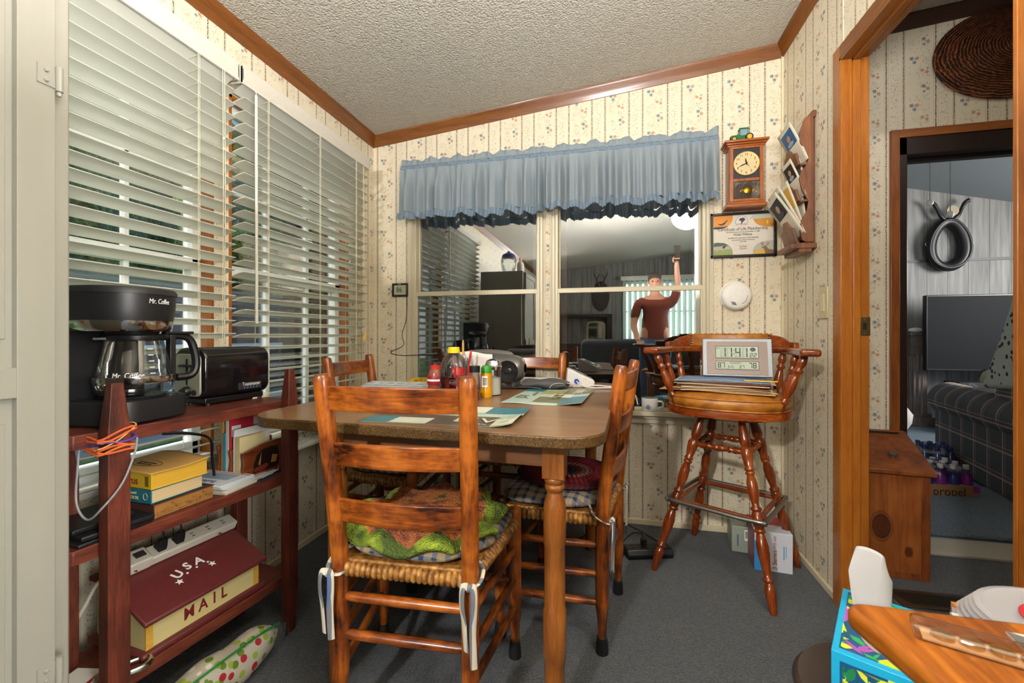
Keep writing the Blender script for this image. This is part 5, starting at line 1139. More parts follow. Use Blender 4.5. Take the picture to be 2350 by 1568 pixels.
m = MB(); m.box((.004, .0, .0645), (.062, .066, .003), R=R_); m.build('screen', flat('#7d8588', .15), bm_); m = MB(); m.box((.047, -.01, .0432), (.014, .034, .004), R=R_); m.build('start_button', flat('#3d4a62', .3), bm_, bevel=.001)
m = MB(); m.cyl((-.02, -.054, .03), (-.02, -.068, .03), .011, n=16); m.build('hose_plug', flat('#1f45b0', .4), bm_)
m = MB(); m.tube([(-.02, -.066, .03), (-.0, -.095, .014), (.05, -.11, .006), (.12, -.10, .0055), (.20, -.12, .0055), (.23, -.135, -.02), (.24, -.14, -.06)], .0034, 8, 6); m.tube([(.02, -.085, .0055), (.06, -.075, .013), (.12, -.085, .010), (.19, -.10, .0055), (.235, -.12, -.03)], .0034, 8, 6); m.build('hose', flat('#cfccc6', .45), bm_)
# placemats
def mat_z(u, v, curl): return .0015+curl(u, v)
PMG, PMT, PMC, PMO, PMB = flat('#b3c9bd', .35, 0, .12), flat('#3f7d8c', .35, 0, .2), flat('#d9dcc8', .35), flat('#6b6a42', .35, 0, .2), flat('#5c524a', .35, 0, .12)
def placemat(label, loc, rz, W_, H_, curl, patches, words):
    t = thing('placemat', label, 'placemat', loc, rz, 'placemats on the table')
    m = MB(); m.grid(lambda u, v: ((u-.5)*W_, (v-.5)*H_, curl(u, v)), 40, 30); m.build('sheet', PMG, t, sm=180, solid=.001)
    for k_, (u0, u1, v0, v1, mt) in enumerate(patches):
        m = MB(); m.grid(lambda u, v: ((u0+(u1-u0)*u-.5)*W_, (v0+(v1-v0)*v-.5)*H_, curl(u0+(u1-u0)*u, v0+(v1-v0)*v)+.0009+.00025*k_), 14, 10); m.build('printed_block', mt, t, sm=180)
    for s_, u, v, sz, rot, mt, w_ in words:
        o = text('lettering', s_, sz, mt, t, (0, 0, 0), width=w_)
        c, s2 = math.cos(rot), math.sin(rot)
        for vv in o.data.vertices:
            x_, y_ = (u-.5)*W_+vv.co.x*c-vv.co.y*s2, (v-.5)*H_+vv.co.x*s2+vv.co.y*c; vv.co = Vector((x_, y_, curl(min(1, max(0, x_/W_+.5)), min(1, max(0, y_/H_+.5)))+.0030+vv.co.z))
placemat('pale green placemat printed with words lying near the right table edge', on(-.232, 1.690), -.06, .29, .44, lambda u, v: .0012+.030*max(0, u-.72)**1.4*2.0*(1.1-v*.4)+.012*max(0, .12-v)*math.sin(u*9),
         [(.0, .30, .74, 1., PMT), (.30, .62, .60, .82, flat('#a9a462', .4, 0, .2)), (.62, 1., .62, 1., PMO), (.36, .70, .10, .40, PMO), (.70, 1., .0, .42, PMT), (.50, .78, .38, .60, PMC)],
         [('ENJOY', .82, .80, .055, PI/2, PMC, .14), ('FAMILY', .60, .45, .055, PI/2, PMO, .16), ('JOY', .14, .36, .06, PI/2, PMO, .09), ('good food', .24, .55, .02, PI/2, PMO, .09)])
placemat('brown and teal placemat with a curled corner near the front table edge', on(-.475, 1.215), .02, .44, .29, lambda u, v: .0012+.20*max(0, u-.86)**1.5*(1.2 if v < .5 else .5),
         [(.0, .86, .0, .45, PMB), (.72, 1., .62, 1., PMT), (.0, .2, .0, .3, PMT), (.2, .45, .0, .26, PMC), (.4, .72, .62, 1., PMC), (.86, 1., .0, .3, PMC)], [('LIVE', .79, .22, .085, 0, PMC, .17), ('Laugh with me', .76, .06, .014, 0, PMC, .06)])
# ------------------------------------------------------------------ bar stool
SX, SY = .503, 2.095
bs = thing('bar_stool', 'turned maple bar stool with arms and a tan leather seat in the corner', 'bar stool', (SX, SY, 0), math.radians(-16))
MI = bs.matrix_basis.inverted()
feet = [(.591, 1.784), (.822, 2.178), (.418, 2.409), (.181, 2.009)]
feet = [MI @ Vector((x, y, 0)) for x, y in feet]
LPF = [(.010, 0), (.012, .01), (.0185, .085), (.020, .115), (.017, .135), (.0125, .15), (.019, .158), (.020, .168), (.013, .178), (.014, .20), (.0215, .29), (.0225, .33), (.016, .385), (.013, .395), (.021, .402), (.021, .413), (.0155, .42), (.0195, .43), (.0195, .50), (.0155, .508), (.021, .515), (.021, .525), (.0135, .535), (.0145, .555), (.021, .61), (.020, .66), (.013, .70), (.0185, .708), (.0185, .717), (.013, .722), (.019, .728), (.019, .735), (.015, .745), (.022, .80), (.0235, .835), (.018, .855), (.014, .86), (.021, .878), (.022, .90), (.018, .95), (.013, 1.)]
tops = []
for f in feet:
    a = math.atan2(f.y, f.x); tp = Vector((.115*math.cos(a), .115*math.sin(a), .684)); tops.append(tp)
    m = MB(); m.lathe(LPF, 20, f, tp); m.build('leg', STO['Z'], bs, sm=60)
def at(i, z): return feet[i].lerp(tops[i], z/.684)
def rung(a, b, nm='stretcher', prof=None):
    m = MB(); m.lathe(prof or [(.008, 0), (.010, .1), (.015, .2), (.010, .27), (.016, .30), (.010, .34), (.013, .42), (.016, .48), (.012, .5), (.016, .52), (.013, .58), (.010, .66), (.016, .70), (.010, .73), (.015, .8), (.010, .9), (.008, 1)], 14, a, b); m.build(nm, STO['X'], bs, sm=60)
for i in range(4):
    j = (i+1) % 4; rung(at(i, .565), at(j, .565)); rung(at(i, .315), at(j, .315), prof=[(.009, 0), (.011, .5), (.009, 1)])
def ring(z, ext):
    q = []
    for i in range(4):
        c = at(i, z); d = Vector((c.x, c.y, 0)).normalized(); c = c+d*ext
        for j in ((i-1) % 4, (i+1) % 4):
            o_ = at(j, z); o_ = o_+Vector((o_.x, o_.y, 0)).normalized()*ext; q.append(c+(o_-c).normalized()*.03)
        q[-2:] = [q[-2], c.lerp((q[-2]+q[-1])/2, .45), q[-1]]
    return q
m = MB(); m.tube(ring(.318, .044), .0092, 12, 4, closed=True); m.build('foot_ring', flat('#8f8b84', .32, .9), bs, sm=180)
for i in range(4):
    c = at(i, .318); d = Vector((c.x, c.y, 0)).normalized(); m = MB(); m.lathe([(.006, 0), (.006, .6), (.003, 1)], 10, c+d*.034, c+d*.044); m.build('ring_bolt', flat('#b09a5a', .3, .9), bs)
m = MB(); m.bx(-.10, .10, -.10, .10, .683, .695); m.lathe([(.12, .690), (.12, .705)], 28); m.build('swivel_plate', flat('#1f1b19', .45, .5), bs)
def plan(rx, ry, k=2.6, n=40):
    o = []
    for i in range(n):
        a = 2*PI*i/n; c, s_ = math.cos(a), math.sin(a); o.append((rx*math.copysign(abs(c)**(2/k), c), ry*math.copysign(abs(s_)**(2/k), s_)))
    return o
P0 = plan(.252, .222)
m = MB(); loft(m, [(sc(P0, .95, 0, 0), .705), (P0, .711), (sc(P0, 1.01, 0, 0), .725), (P0, .739)]); m.build('seat', STO['X'], bs, sm=40)
LEA = NT('tan_leather'); LEA.bump(LEA.noise(LEA.co(), 130, 3), .2, .003); LEA = LEA.fin(LEA.ramp(LEA.noise(LEA.co(), 16, 4), [(.3, '#7e4a12'), (.5, '#a8681f'), (.7, '#c08234')]), .38)
m = MB(); loft(m, [(sc(P0, .93, 0, 0), .739), (sc(P0, .975, 0, 0), .758), (sc(P0, .985, 0, 0), .773), (sc(P0, .95, 0, 0), .789), (sc(P0, .86, 0, 0), .801), (sc(P0, .5, 0, 0), .809)]); cq = m.build('seat_cushion', LEA, bs, sm=180)
m = MB()
for z, k in ((.743, .95), (.787, .965)): m.tube([(x, y, z) for x, y in sc(P0, k, 0, 0)], .0036, 8, closed=True)
m.build('piping', LEA, cq, sm=180)
# arm bow: U shaped rail open to the front (-y)
def bow(a): return Vector((.268*math.sin(a), .045+.205*math.cos(a)))
ctr = [Vector((-.292, -.215)), Vector((-.285, -.15)), Vector((-.262, -.06)), Vector((-.25, .03)), Vector((-.215, .125)), Vector((-.13, .188)), Vector((0, .208)), Vector((.13, .188)), Vector((.215, .125)), Vector((.25, .03)), Vector((.262, -.06)), Vector((.285, -.15)), Vector((.292, -.215))]
wid = [.034, .036, .030, .025, .024, .024, .024, .024, .024, .025, .030, .036, .034]
def ribbon(m, pts, ws, z0, z1):
    L, R2 = [], []
    for i, p in enumerate(pts):
        t_ = (pts[min(i+1, len(pts)-1)]-pts[max(i-1, 0)]).normalized(); n_ = Vector((-t_.y, t_.x)); L.append(p+n_*ws[i]); R2.append(p-n_*ws[i])
    n = len(pts); vs = [(p.x, p.y, z) for z in (z0, z1) for p in L+R2]
    for i in range(n-1):
        for zo in (0, 2*n):
            pass
    F = []
    for i in range(n-1): F += [(i, i+1, n+i+1, n+i), (2*n+i, 3*n+i, 3*n+i+1, 2*n+i+1), (i, 2*n+i, 2*n+i+1, i+1), (n+i, n+i+1, 3*n+i+1, 3*n+i)]
    F += [(0, n, 3*n, 2*n), (n-1, 3*n-1, 4*n-1, 2*n-1)]
    m.add(vs, F)
AZ = .985
m = MB(); ribbon(m, ctr, wid, AZ-.014, AZ+.014); m.build('arm_rail', STO['Y'], bs, bevel=.010, seg=3, sm=60)
m = MB()
def crest(u, v):
    a = -1.42+2.84*u; e = abs(2*u-1); h = .030
    h = .026+.034*max(0, 1-(e/.80)**6)
    return (.272*math.sin(a), .038+.196*math.cos(a)+.012*v, AZ+.010+h*v)
m.grid(crest, 44, 6); m.build('crest_rail', STO['X'], bs, solid=.022, bevel=.004, sm=50)
m = MB(); m.grid(lambda u, v: (lambda p: (p[0]*.945, p[1]-.016+.002*math.sin(PI*v), p[2]+.003))(crest(.24+.52*u, v)), 30, 8); bp2 = m.build('back_pad', LEA, bs, solid=.012, sm=180)
m = MB(); m.grid(lambda u, v: (lambda p: (p[0], p[1]-.012+.026*v, p[2]+.004+.002*math.sin(u*90)))(crest(.24+.52*u, 1.)), 60, 3); m.build('leather_roll', LEA, bs, solid=.006, sm=180)
m = MB()
for u_ in (.245, .755):
    for k in range(5): p = crest(u_, .1+.21*k); m.ell((p[0]*.93, p[1]-.020, p[2]), (.0052, .0052, .0052), 8)
m.build('upholstery_nails', flat('#5e5142', .3, .9), bs)
SP = [(.009, 0), (.012, .03), (.016, .10), (.017, .14), (.013, .19), (.011, .22), (.017, .25), (.017, .28), (.011, .31), (.014, .36), (.019, .52), (.018, .60), (.0125, .70), (.010, .74), (.016, .77), (.016, .80), (.011, .83), (.016, .90), (.013, .97), (.009, 1)]
for s_ in (-1, 1):
    for (bx_, by_), (tx, ty) in (((.190, -.135), (.280, -.150)), ((.205, -.02), (.258, -.045)), ((.185, .10), (.222, .105)), ((.09, .165), (.115, .188))):
        m = MB(); m.lathe(SP[::-1] and [(r, 1-z) for r, z in SP][::-1], 16, (s_*bx_, by_, .735), (s_*tx, ty, AZ-.010)); m.build('spindle', STO['Z'], bs, sm=60)
# papers on the stool seat
sM = bs.matrix_basis
pls = ['#c9a574', '#cdb690', '#b98f5e', '#d8cdb4', '#c5b79c', '#8a5a3c', '#cbb28a', '#d4c4a2', '#7a4436', '#c8bfa8', '#bfc3c6', '#7f93b4']
lbs = ['wide tan envelope at the bottom of the stool paper pile', 'kraft folder just above the bottom envelope on the stool', 'brown folder low in the stool paper pile', 'ivory papers low in the stool paper pile', 'grey-cream papers in the lower middle of the stool pile', 'dark brown file in the lower middle of the stool pile', 'tan file in the middle of the stool paper pile', 'pale folder in the upper middle of the stool pile', 'maroon file in the upper part of the stool pile', 'cream sheet near the top of the stool pile', 'grey magazine second from the top of the stool pile', 'blue and white brochure on top of the stool pile']
z = .812
for k in range(12):
    w_, h_ = random.uniform(.17, .20), random.uniform(.125, .15); th = .0030 if k else .003; cxk, cyk = random.uniform(-.012, .012)-.01, random.uniform(-.015, .012)-.01
    if k == 0: w_, h_, cxk = .225, .16, -.035
    bend = random.uniform(-.012, .006)
    m = MB(); vs_f = lambda u, v: ((u-.5)*2*w_, (v-.5)*2*h_*.9, bend*(2*u-1)**2*.35+.0015*math.sin(u*7+k))
    m.grid(vs_f, 14, 6); o = m.build('paper_folder', flat(pls[k], .6), solid=th*.8, sm=180)
    o.location = sM @ Vector((cxk, cyk, z)); o.rotation_euler = (0, 0, math.radians(-16)+random.uniform(-.09, .09)); tag(o, lbs[k], 'folder', 'papers piled on the bar stool'); z += th+.0012
o = MB().box((0, 0, 0), (.12, .018, .004)).build('pencil_box', flat('#e2b21c', .4)); o.location = sM @ Vector((.13, -.115, z+.001)); o.rotation_euler = (0, 0, -.2); tag(o, 'flat yellow ruler on top of the stool paper pile', 'ruler'); o.name = 'ruler'
# digital clock
dc = thing('digital_clock', 'grey digital clock reading 11:41 leaning on the stool back', 'digital clock', sM @ Vector((.040, .028, z+.002)), math.radians(-9))
dc.rotation_euler = (math.radians(-15), 0, math.radians(-9))
GM = flat('#8b9094', .4, .4); TAU = flat('#9a857c', .5)
m = MB(); m.bx(-.142, .142, -.010, .010, 0, .176); m.build('frame', GM, dc, bevel=.003)
m = MB(); m.bx(-.123, .123, -.0125, -.009, .008, .162); fc = m.build('face', TAU, dc, bevel=.001)
LC = flat('#a6b49c', .25); SEG = flat('#20241f', .4); GH = flat('#95a48f', .4)
for a, b in ((.082, .140), (.030, .070)):
    m = MB(); m.bx(-.088, .088, -.0138, -.012, a, b); m.build('display_rim', flat('#4a4a46', .4), fc); m = MB(); m.bx(-.085, .085, -.0146, -.0125, a+.003, b-.003); m.build('display', LC, fc)
SEGS = {'0': 'abcdef', '1': 'bc', '2': 'abged', '3': 'abgcd', '4': 'fgbc', '7': 'abc', '8': 'abcdefg', ' ': ''}
def digit(mm, ch, x, z, w, h, t):
    S = {'a': (x, x+w, z+h-t, z+h), 'g': (x, x+w, z+h/2-t/2, z+h/2+t/2), 'd': (x, x+w, z, z+t), 'b': (x+w-t, x+w, z+h/2+.001, z+h-.001), 'c': (x+w-t, x+w, z+.001, z+h/2-.001), 'f': (x, x+t, z+h/2+.001, z+h-.001), 'e': (x, x+t, z+.001, z+h/2-.001)}
    for c in SEGS[ch]: a = S[c]; mm.bx(a[0], a[1], -.0152, -.0145, a[2], a[3])
m = MB(); g_ = MB()
for ch, x in zip('1141', (-.066, -.040, -.006, .022)): digit(m, ch, x, .088, .022, .044, .0055); digit(g_, '8', x, .088, .022, .044, .0052)
for z_ in (.102, .118): m.bx(-.013, -.009, -.0152, -.0145, z_, z_+.004)
digit(m, '2', .052, .088, .012, .020, .0028); digit(m, '2', .067, .088, .012, .020, .0028)
m.prism(oval(.0115, .0095, 20, .065, .124), -.0152, -.0145, 'xz')
for ch, x in zip('87', (-.078, -.062)): digit(m, ch, x, .038, .013, .025, .0035)
for ch, x in zip('78', (.048, .064)): digit(m, ch, x, .038, .013, .025, .0035)
for ch, x in zip('27', (.010, .021)): digit(m, ch, x, .036, .008, .014, .002)
for v in g_.b.verts: v.co.y += .0003
g_.build('ghost_digits', GH, fc); m.build('digits', SEG, fc)
text('lettering', 'AM', .011, SEG, fc, (-.077, -.0149, .128), (PI/2, 0, 0)); text('lettering', 'MONDAY', .013, SEG, fc, (-.005, -.0149, .060), (PI/2, 0, 0), width=.046); text('lettering', 'JUL', .017, SEG, fc, (-.024, -.0149, .043), (PI/2, 0, 0), width=.028)
# floor things near the stool
bxs = thing('carton', 'pale grey-green carton with a barcode on the carpet against the back wall', 'box', (.662, 2.345, 0), -.12)
m = MB(); m.bx(-.085, .07, -.085, .085, 0, .125); m.build('box', flat('#8f9a8c', .5), bxs, bevel=.003); m = MB(); m.bx(-.03, .005, -.0862, -.085, .06, .112); m.build('barcode_label', WH, bxs); m = MB()
for k in range(7): m.bx(-.026+k*.0035, -.024+k*.0035, -.0868, -.0861, .072, .105)
m.build('barcode', INK, bxs); MB().bx(-.062, -.055, -.0858, -.085, .03, .085).build('blue_print', flat('#4f6a8c', .5), bxs)
bx2 = thing('carton', 'white, blue and red medical carton reading 3 Series behind the front stool leg', 'box', (.708, 2.215, 0), -.10)
m = MB(); m.bx(-.075, .075, -.105, .075, 0, .175); m.build('box', flat('#c9ccd4', .45), bx2, bevel=.003); m = MB(); m.bx(-.0755, -.045, -.1062, -.105, 0, .13); m.build('blue_panel', flat('#2f86c4', .4), bx2); m = MB(); m.bx(-.0765, -.075, -.105, .075, 0, .176); m.build('photo_side', flat('#8a4a5a', .4, 0, .3), bx2); m = MB(); m.bx(-.0755, .0755, -.02, .076, .1752, .1765); m.build('red_top', flat('#b3202c', .4), bx2)
text('lettering', '3 Series', .026, flat('#9a2434', .5), bx2, (.005, -.1056, .055), (PI/2, -PI/2, 0), width=.085); text('lettering', 'UPPER ARM', .016, flat('#9a5a66', .5), bx2, (.006, -.1056, .130), (PI/2, -PI/2, 0), width=.06); MB().bx(.038, .043, -.1056, -.105, .06, .12).build('blue_print', flat('#6f9cc4', .5), bx2); MB().bx(.048, .051, -.1056, -.105, .07, .12).build('blue_print', flat('#6f9cc4', .5), bx2)
pb = thing('power_strip', 'black power strip with cords on the carpet behind the right chair', 'power strip', (.165, 2.135, 0), .30)
m = MB(); m.prism([(-.04, 0), (.04, 0), (.045, .02), (.03, .045), (-.03, .045), (-.045, .02)], -.11, .11, 'yz'); b = m.build('body', flat('#1b1b1d', .35), pb, bevel=.006, seg=3)
m = MB()
for k in range(5): m.bx(-.08+k*.035, -.072+k*.035, -.016, -.010, .0448, .0456); m.bx(-.08+k*.035, -.072+k*.035, .010, .016, .0448, .0456)
m.build('sockets', flat('#050505', .6), pb); m = MB(); m.box((-.02, 0, .062), (.022, .026, .034)); m.tube([(-.02, 0, .078), (-.03, .01, .10), (-.08, .0, .105), (-.16, -.02, .05), (-.22, 0, .005)], .0035, 8, 5); m.build('plug', BLACK, pb, bevel=.003)
m = MB(); m.tube([(.11, .0, .02), (.135, .05, .008), (.10, .12, .006), (.0, .18, .05), (-.10, .21, .075), (-.24, .2, .02), (-.35, .12, .006)], .004, 8, 6); m.build('cord', BLACK, pb)
# ------------------------------------------------------------------ hall: pine bin, basket, floor vent
ca = math.radians(-7)
pn = thing('potato_bin', 'knotty pine storage bin with a slanted lid beside the hall doorway', 'bin', (1.316, 2.172, 0), ca)
PX = -.31
KN = NT('knotty_pine_front'); q = KN.xyz(); v = KN.scale(KN.co(), (1, 1, .1))
def knot(kx, kz, r): 
    dx = KN.m('SUBTRACT', q[0], kx); dz = KN.m('MULTIPLY', KN.m('SUBTRACT', q[2], kz), .62); return KN.m('DIVIDE', KN.m('SQRT', KN.m('ADD', KN.m('MULTIPLY', dx, dx), KN.m('MULTIPLY', dz, dz))), r)
d1 = knot(-.168, .215, .034); d2 = knot(-.072, .118, .013)
f = KN.m('ADD', KN.m('MULTIPLY', KN.noise(v, 40, 4, .6, .6), .6), KN.m('MULTIPLY', KN.noise(KN.co(), 6, 3), .45))
c = KN.ramp(f, [(.32, '#5c2a0d'), (.5, '#8a4a1c'), (.7, '#a3622b')])
for d in (d1, d2):
    c = KN.mix(KN.m('MULTIPLY', KN.m('LESS_THAN', d, 1.), .85), c, KN.ramp(KN.m('WRAP', KN.m('MULTIPLY', d, 2.6), 1., 0.), [(0, '#2a0f05'), (1, '#4a1e0b')]))
    c = KN.mix(KN.m('MULTIPLY', KN.m('LESS_THAN', KN.m('ABSOLUTE', KN.m('SUBTRACT', d, 1.15)), .1), .5), c, '#4a200c')
KN = KN.fin(c, .45)
m = MB(); m.prism([(.0, .0), (.258, .0), (.258, .572), (.0, .455)], PX, -.018, 'yz'); m.build('front_panel', KN, pn)
m = MB(); m.prism([(-.002, .0), (.260, .0), (.260, .574), (-.002, .455)], -.018, 0, 'yz'); m.build('side_panel', PINE, pn, bevel=.002)
m = MB(); m.bx(PX, -.018, -.004, .004, 0, .028); m.bx(-.030, 0, -.0045, .004, 0, .455); m.build('front_trim', PINE, pn, bevel=.002)
an = math.atan2(.125, .30)
m = MB(); m.prism([(-.022, .452), (-.022, .470), (.242, .592), (.248, .576)], PX-.01, .016, 'yz'); ld = m.build('lid', PINE, pn, bevel=.003)
m = MB(); m.bx(PX-.01, .016, .232, .262, .578, .594); m.build('top_board', PINE, pn, bevel=.003)
m = MB(); m.lathe([(.008, 0), (.008, .012), (.018, .018), (.018, .026), (.01, .031), (0, .032)], 20, (-.105, .055, .503), M=None); m.build('knob', flat('#5a4a3c', .4), ld, sm=50)
m = MB(); m.prism([(-.235, .235), (-.22, .228), (-.17, .232), (-.12, .228), (-.09, .237), (-.12, .245), (-.17, .252), (-.22, .246)], .584, .590, 'xy', Matrix.Translation((0, 0, -.018)) @ Matrix.Identity(4)); hg = m.build('hinge', BLACK, pn); hg.location = (.075, -.012, .018)
# wicker basket on the wall
WK = NT('dark_wicker'); q = WK.xyz(); rr_ = WK.m('SQRT', WK.m('ADD', WK.m('MULTIPLY', q[0], q[0]), WK.m('MULTIPLY', WK.m('MULTIPLY', q[2], q[2]), 2.1)))
wv = WK.m('SINE', WK.m('ADD', WK.m('MULTIPLY', rr_, 520.), WK.m('MULTIPLY', WK.noise(WK.co(), 22, 4), 14.))); nz = WK.noise(WK.co(), 55, 3, .6)
WK.bump(WK.m('ADD', wv, nz), .8, .006)
WK = WK.fin(WK.ramp(WK.m('ADD', WK.m('MULTIPLY', wv, .28), nz), [(.25, '#1c0d07'), (.5, '#5a2a12'), (.78, '#9a552a')]), .55)
wk = thing('wicker_basket', 'large dark oval wicker tray basket hung on the hall wall', 'basket', (1.80, YB-.005, 2.375))
m = MB()
def bk_(u, v):
    a = 2*PI*u; r = v; return (.285*r*math.cos(a), -.012-.075*max(0, 1-r**2.4)**.8-.003*math.sin(a*40)*r, .205*r*math.sin(a))
m.grid(bk_, 90, 26); m.build('bowl', WK, wk, sm=180, solid=.008)
m = MB(); m.tube([(.287*math.cos(a*PI/32), -.012, .207*math.sin(a*PI/32)) for a in range(64)], .010, 8, closed=True); m.build('rim', WK, wk)
nl_ = MB().cyl((1.56, YB, 2.51), (1.56, YB-.012, 2.51), .004, n=10).build('wall_pin', WHITE); tag(nl_, 'white push pin in the wallpaper above the basket edge', 'pin')
BRN = flat('#4a3a26', .45, .4)
fv = thing('floor_vent', 'brown metal floor register in the hall carpet', 'floor vent', (1.25, 2.02, 0), .04)
m = MB(); m.bx(-.155, .155, -.062, .062, .0, .006); m.build('frame', BRN, fv, bevel=.002); m = MB()
for k in range(22): m.box((-.126+k*.012, 0, .0064), (.005, .085, .002), R=Matrix.Rotation(.35, 3, 'Z'))
m.build('louvres', BLACK, fv)
# ------------------------------------------------------------------ living room beyond the hall
tv = thing('television', 'large black flat television on a low stand across the living room', 'television', (4.15, 5.62, .0))
m = MB(); m.bx(-.80, .72, -.03, .03, .67, 1.495); m.build('bezel', flat('#131315', .3), tv, bevel=.006); m = MB(); m.bx(-.785, .705, -.0315, -.029, .69, 1.48); m.build('screen', flat('#1a1b1d', .6, 0, .06, **{'Specular IOR Level': .1}), tv)
m = MB(); m.bx(-.2, .2, -.12, .12, .56, .575); m.bx(-.05, .05, -.02, .02, .57, .70); m.build('stand', BLACKP, tv)
ts2 = thing('tv_stand', 'dark low television stand on the living room carpet', 'stand', (4.15, 5.66, LFZ)); m = MB(); m.bx(-.60, .75, -.22, .0, .42, .525); m.bx(-.60, -.55, -.22, .0, 0, .42); m.bx(.7, .75, -.22, .0, 0, .42); m.bx(-.55, .7, -.2, .0, .18, .2); m.build('frame', flat('#1d1c1d', .5), ts2, bevel=.005)
o = MB().bx(-.12, .12, -.05, .05, 0, .025).build('cable_box', flat('#c9c8c4', .4)); o.location = (3.80, 5.54, LFZ+.20); tag(o, 'pale box on the shelf of the television stand', 'cable box')
co = thing('pedestal', 'carved wooden fluted pedestal column left of the television', 'pedestal', (3.385, 5.82, LFZ)); CW = wood('grey_carved_wood', '#3e342f', '#5e524b', '#786a62', 'Z', 1, .6, .4)
m = MB(); m.bx(-.12, .12, -.12, .12, 0, .10); m.bx(-.10, .10, -.10, .10, .10, .14); m.build('base', CW, co, bevel=.004); m = MB(); m.bx(-.12, .12, -.12, .12, 1.02, 1.05); m.bx(-.095, .095, -.095, .095, .80, 1.02); m.build('capital', CW, co, bevel=.004)
m = MB(); m.grid(lambda u, v: ((.088+.007*math.cos(u*2*PI*14))*math.cos(2*PI*u), (.088+.007*math.cos(u*2*PI*14))*math.sin(2*PI*u), .14+.66*v), 112, 2); m.build('shaft', CW, co, sm=180)
o = MB().ell((0, 0, .03), (.07, .05, .03), 12).build('folded_cloth', WHITE); o.location = (3.385, 5.82, LFZ+1.05); tag(o, 'small white cloth on top of the pedestal', 'cloth')
for k, (x, y, s_) in enumerate(((3.60, 5.25, .9), (3.98, 5.12, .7))):
    pl = thing('potted_plant', ['dark leafy plant on the floor below the television', 'smaller dark plant next to the television stand'][k], 'plant', (x, y, LFZ), 0, 'plants by the television'); m = MB(); m.lathe([(.08, 0), (.11, .2), (.10, .2), (0, .18)], 18); m.build('pot', flat('#2b2a2c', .5), pl); m = MB()
    for j in range(70):
        a = random.random()*2*PI; h = .2+random.random()*.36*s_; r = .05+random.random()*.13*s_; m.ell((0, 0, 0), (.05, .022, .004), 6, M=Matrix.Translation((r*math.cos(a), r*math.sin(a), h)) @ Matrix.Rotation(a, 4, 'Z') @ Matrix.Rotation(random.uniform(-.9, .5), 4, 'Y'))
    m.build('foliage', flat('#4a4f58', .5, 0, .5), pl)
hc = thing('horse_collar', 'black leather horse collar with curved hames hung on the far panelled wall', 'horse collar', (3.76, 5.99, 2.19)); hc.scale = (.68, .68, .68)
HL = flat('#19181b', .4)
def coll(k, z0=0): return [((.20+.06*0)*math.sin(a)*(1.0+.22*-math.cos(a))*k*1.25, -.07, -.06-.38*math.cos(a)*k*-1*-1+z0) for a in [2*PI*i/28 for i in range(28)]]
ov = [(.235*math.sin(a)*(1-.16*math.cos(a)), -.09, -.13+.385*math.cos(a)) for a in [2*PI*i/32 for i in range(32)]]
m = MB(); m.tube(ov, .065, 12, closed=True, flatx=1.2); m.build('collar', HL, hc, sm=180)
m = MB(); m.tube([(x*1.22, -.15, z*1.05+.01) for x, y, z in ov], .022, 8, closed=True); m.build('rim_roll', HL, hc, sm=180)
for s_ in (-1, 1):
    m = MB(); m.tube([(s_*.06, -.12, .28), (s_*.13, -.13, .36), (s_*.17, -.13, .46), (s_*.22, -.13, .56), (s_*.27, -.13, .59)], [.03]*6+[.026]*6+[.03]*6+[.036]*8, 10, 5); m.build('hame', HL, hc, sm=60)
    m = MB(); m.tube([(s_*.30, -.12, -.12+.03*math.cos(a*PI/6)) if False else (s_*(.31+.025*math.sin(a*PI/6)), -.12, -.12+.03*math.cos(a*PI/6)) for a in range(12)], .007, 6, closed=True); m.build('ring', flat('#6b675e', .4, .8), hc)
m = MB(); m.cyl((.02, -.16, .42), (.02, -.175, .42), .085, n=24); m.build('emblem_disc', flat('#9a8c74', .5), hc)
fn = thing('ceiling_fan', 'ceiling fan blade with two hanging pull chains above the living room', 'ceiling fan', (1.955, 3.2, 2.56)); m = MB(); m.prism(rrect(.62, .15, .06, 5, .36, .25), 0, .012); m.build('blade', flat('#5b4c42', .5), fn); m = MB(); m.lathe([(0, -.02), (.10, 0), (.12, .08), (.08, .16), (.02, .18), (.02, .60)], 20); m.build('motor', flat('#6a5a48', .4, .5), fn)
for dx, L in ((-.03, .66), (.075, .74)):
    m = MB(); m.tube([(dx, -.02, .02), (dx, -.02, -L)], .0025, 5); m.build('pull_chain', flat('#8d8d8a', .3, .7), fn); m = MB(); m.ell((dx, -.02, -L-.02), (.018, .018, .022), 10); m.build('pull_knob', flat('#c9c6bf', .3), fn)
# plaid sofa
PLD = NT('dark_plaid_upholstery'); q = PLD.xyz(); v = PLD.co()
def stripe(c, per, w, off=0.): return PLD.m('LESS_THAN', PLD.m('WRAP', PLD.m('ADD', c, off), per, 0.), w)
arc = PLD.m('ADD', q[2], q[1])
base = PLD.mix(PLD.noise(v, 90, 2), '#3f4247', '#585a5e')
for cc, off in ((q[0], 0.), (PLD.m('ADD', q[2], 0.), .02)):
    base = PLD.mix(PLD.m('MULTIPLY', stripe(cc, .17, .011, off+.03), .8), base, '#b3a08f'); base = PLD.mix(PLD.m('MULTIPLY', stripe(cc, .17, .006, off+.012), .8), base, '#7c4642'); base = PLD.mix(PLD.m('MULTIPLY', stripe(cc, .17, .005, off), .7), base, '#8f959a')
PLD = PLD.fin(base, .9)
sa = math.atan2(3.0-4.24, 2.27-2.555)    # local +x runs along the arm towards us
sf = thing('sofa', 'dark plaid sofa with a thick rolled arm in the living room', 'sofa', (2.555, 4.24, LFZ), sa)
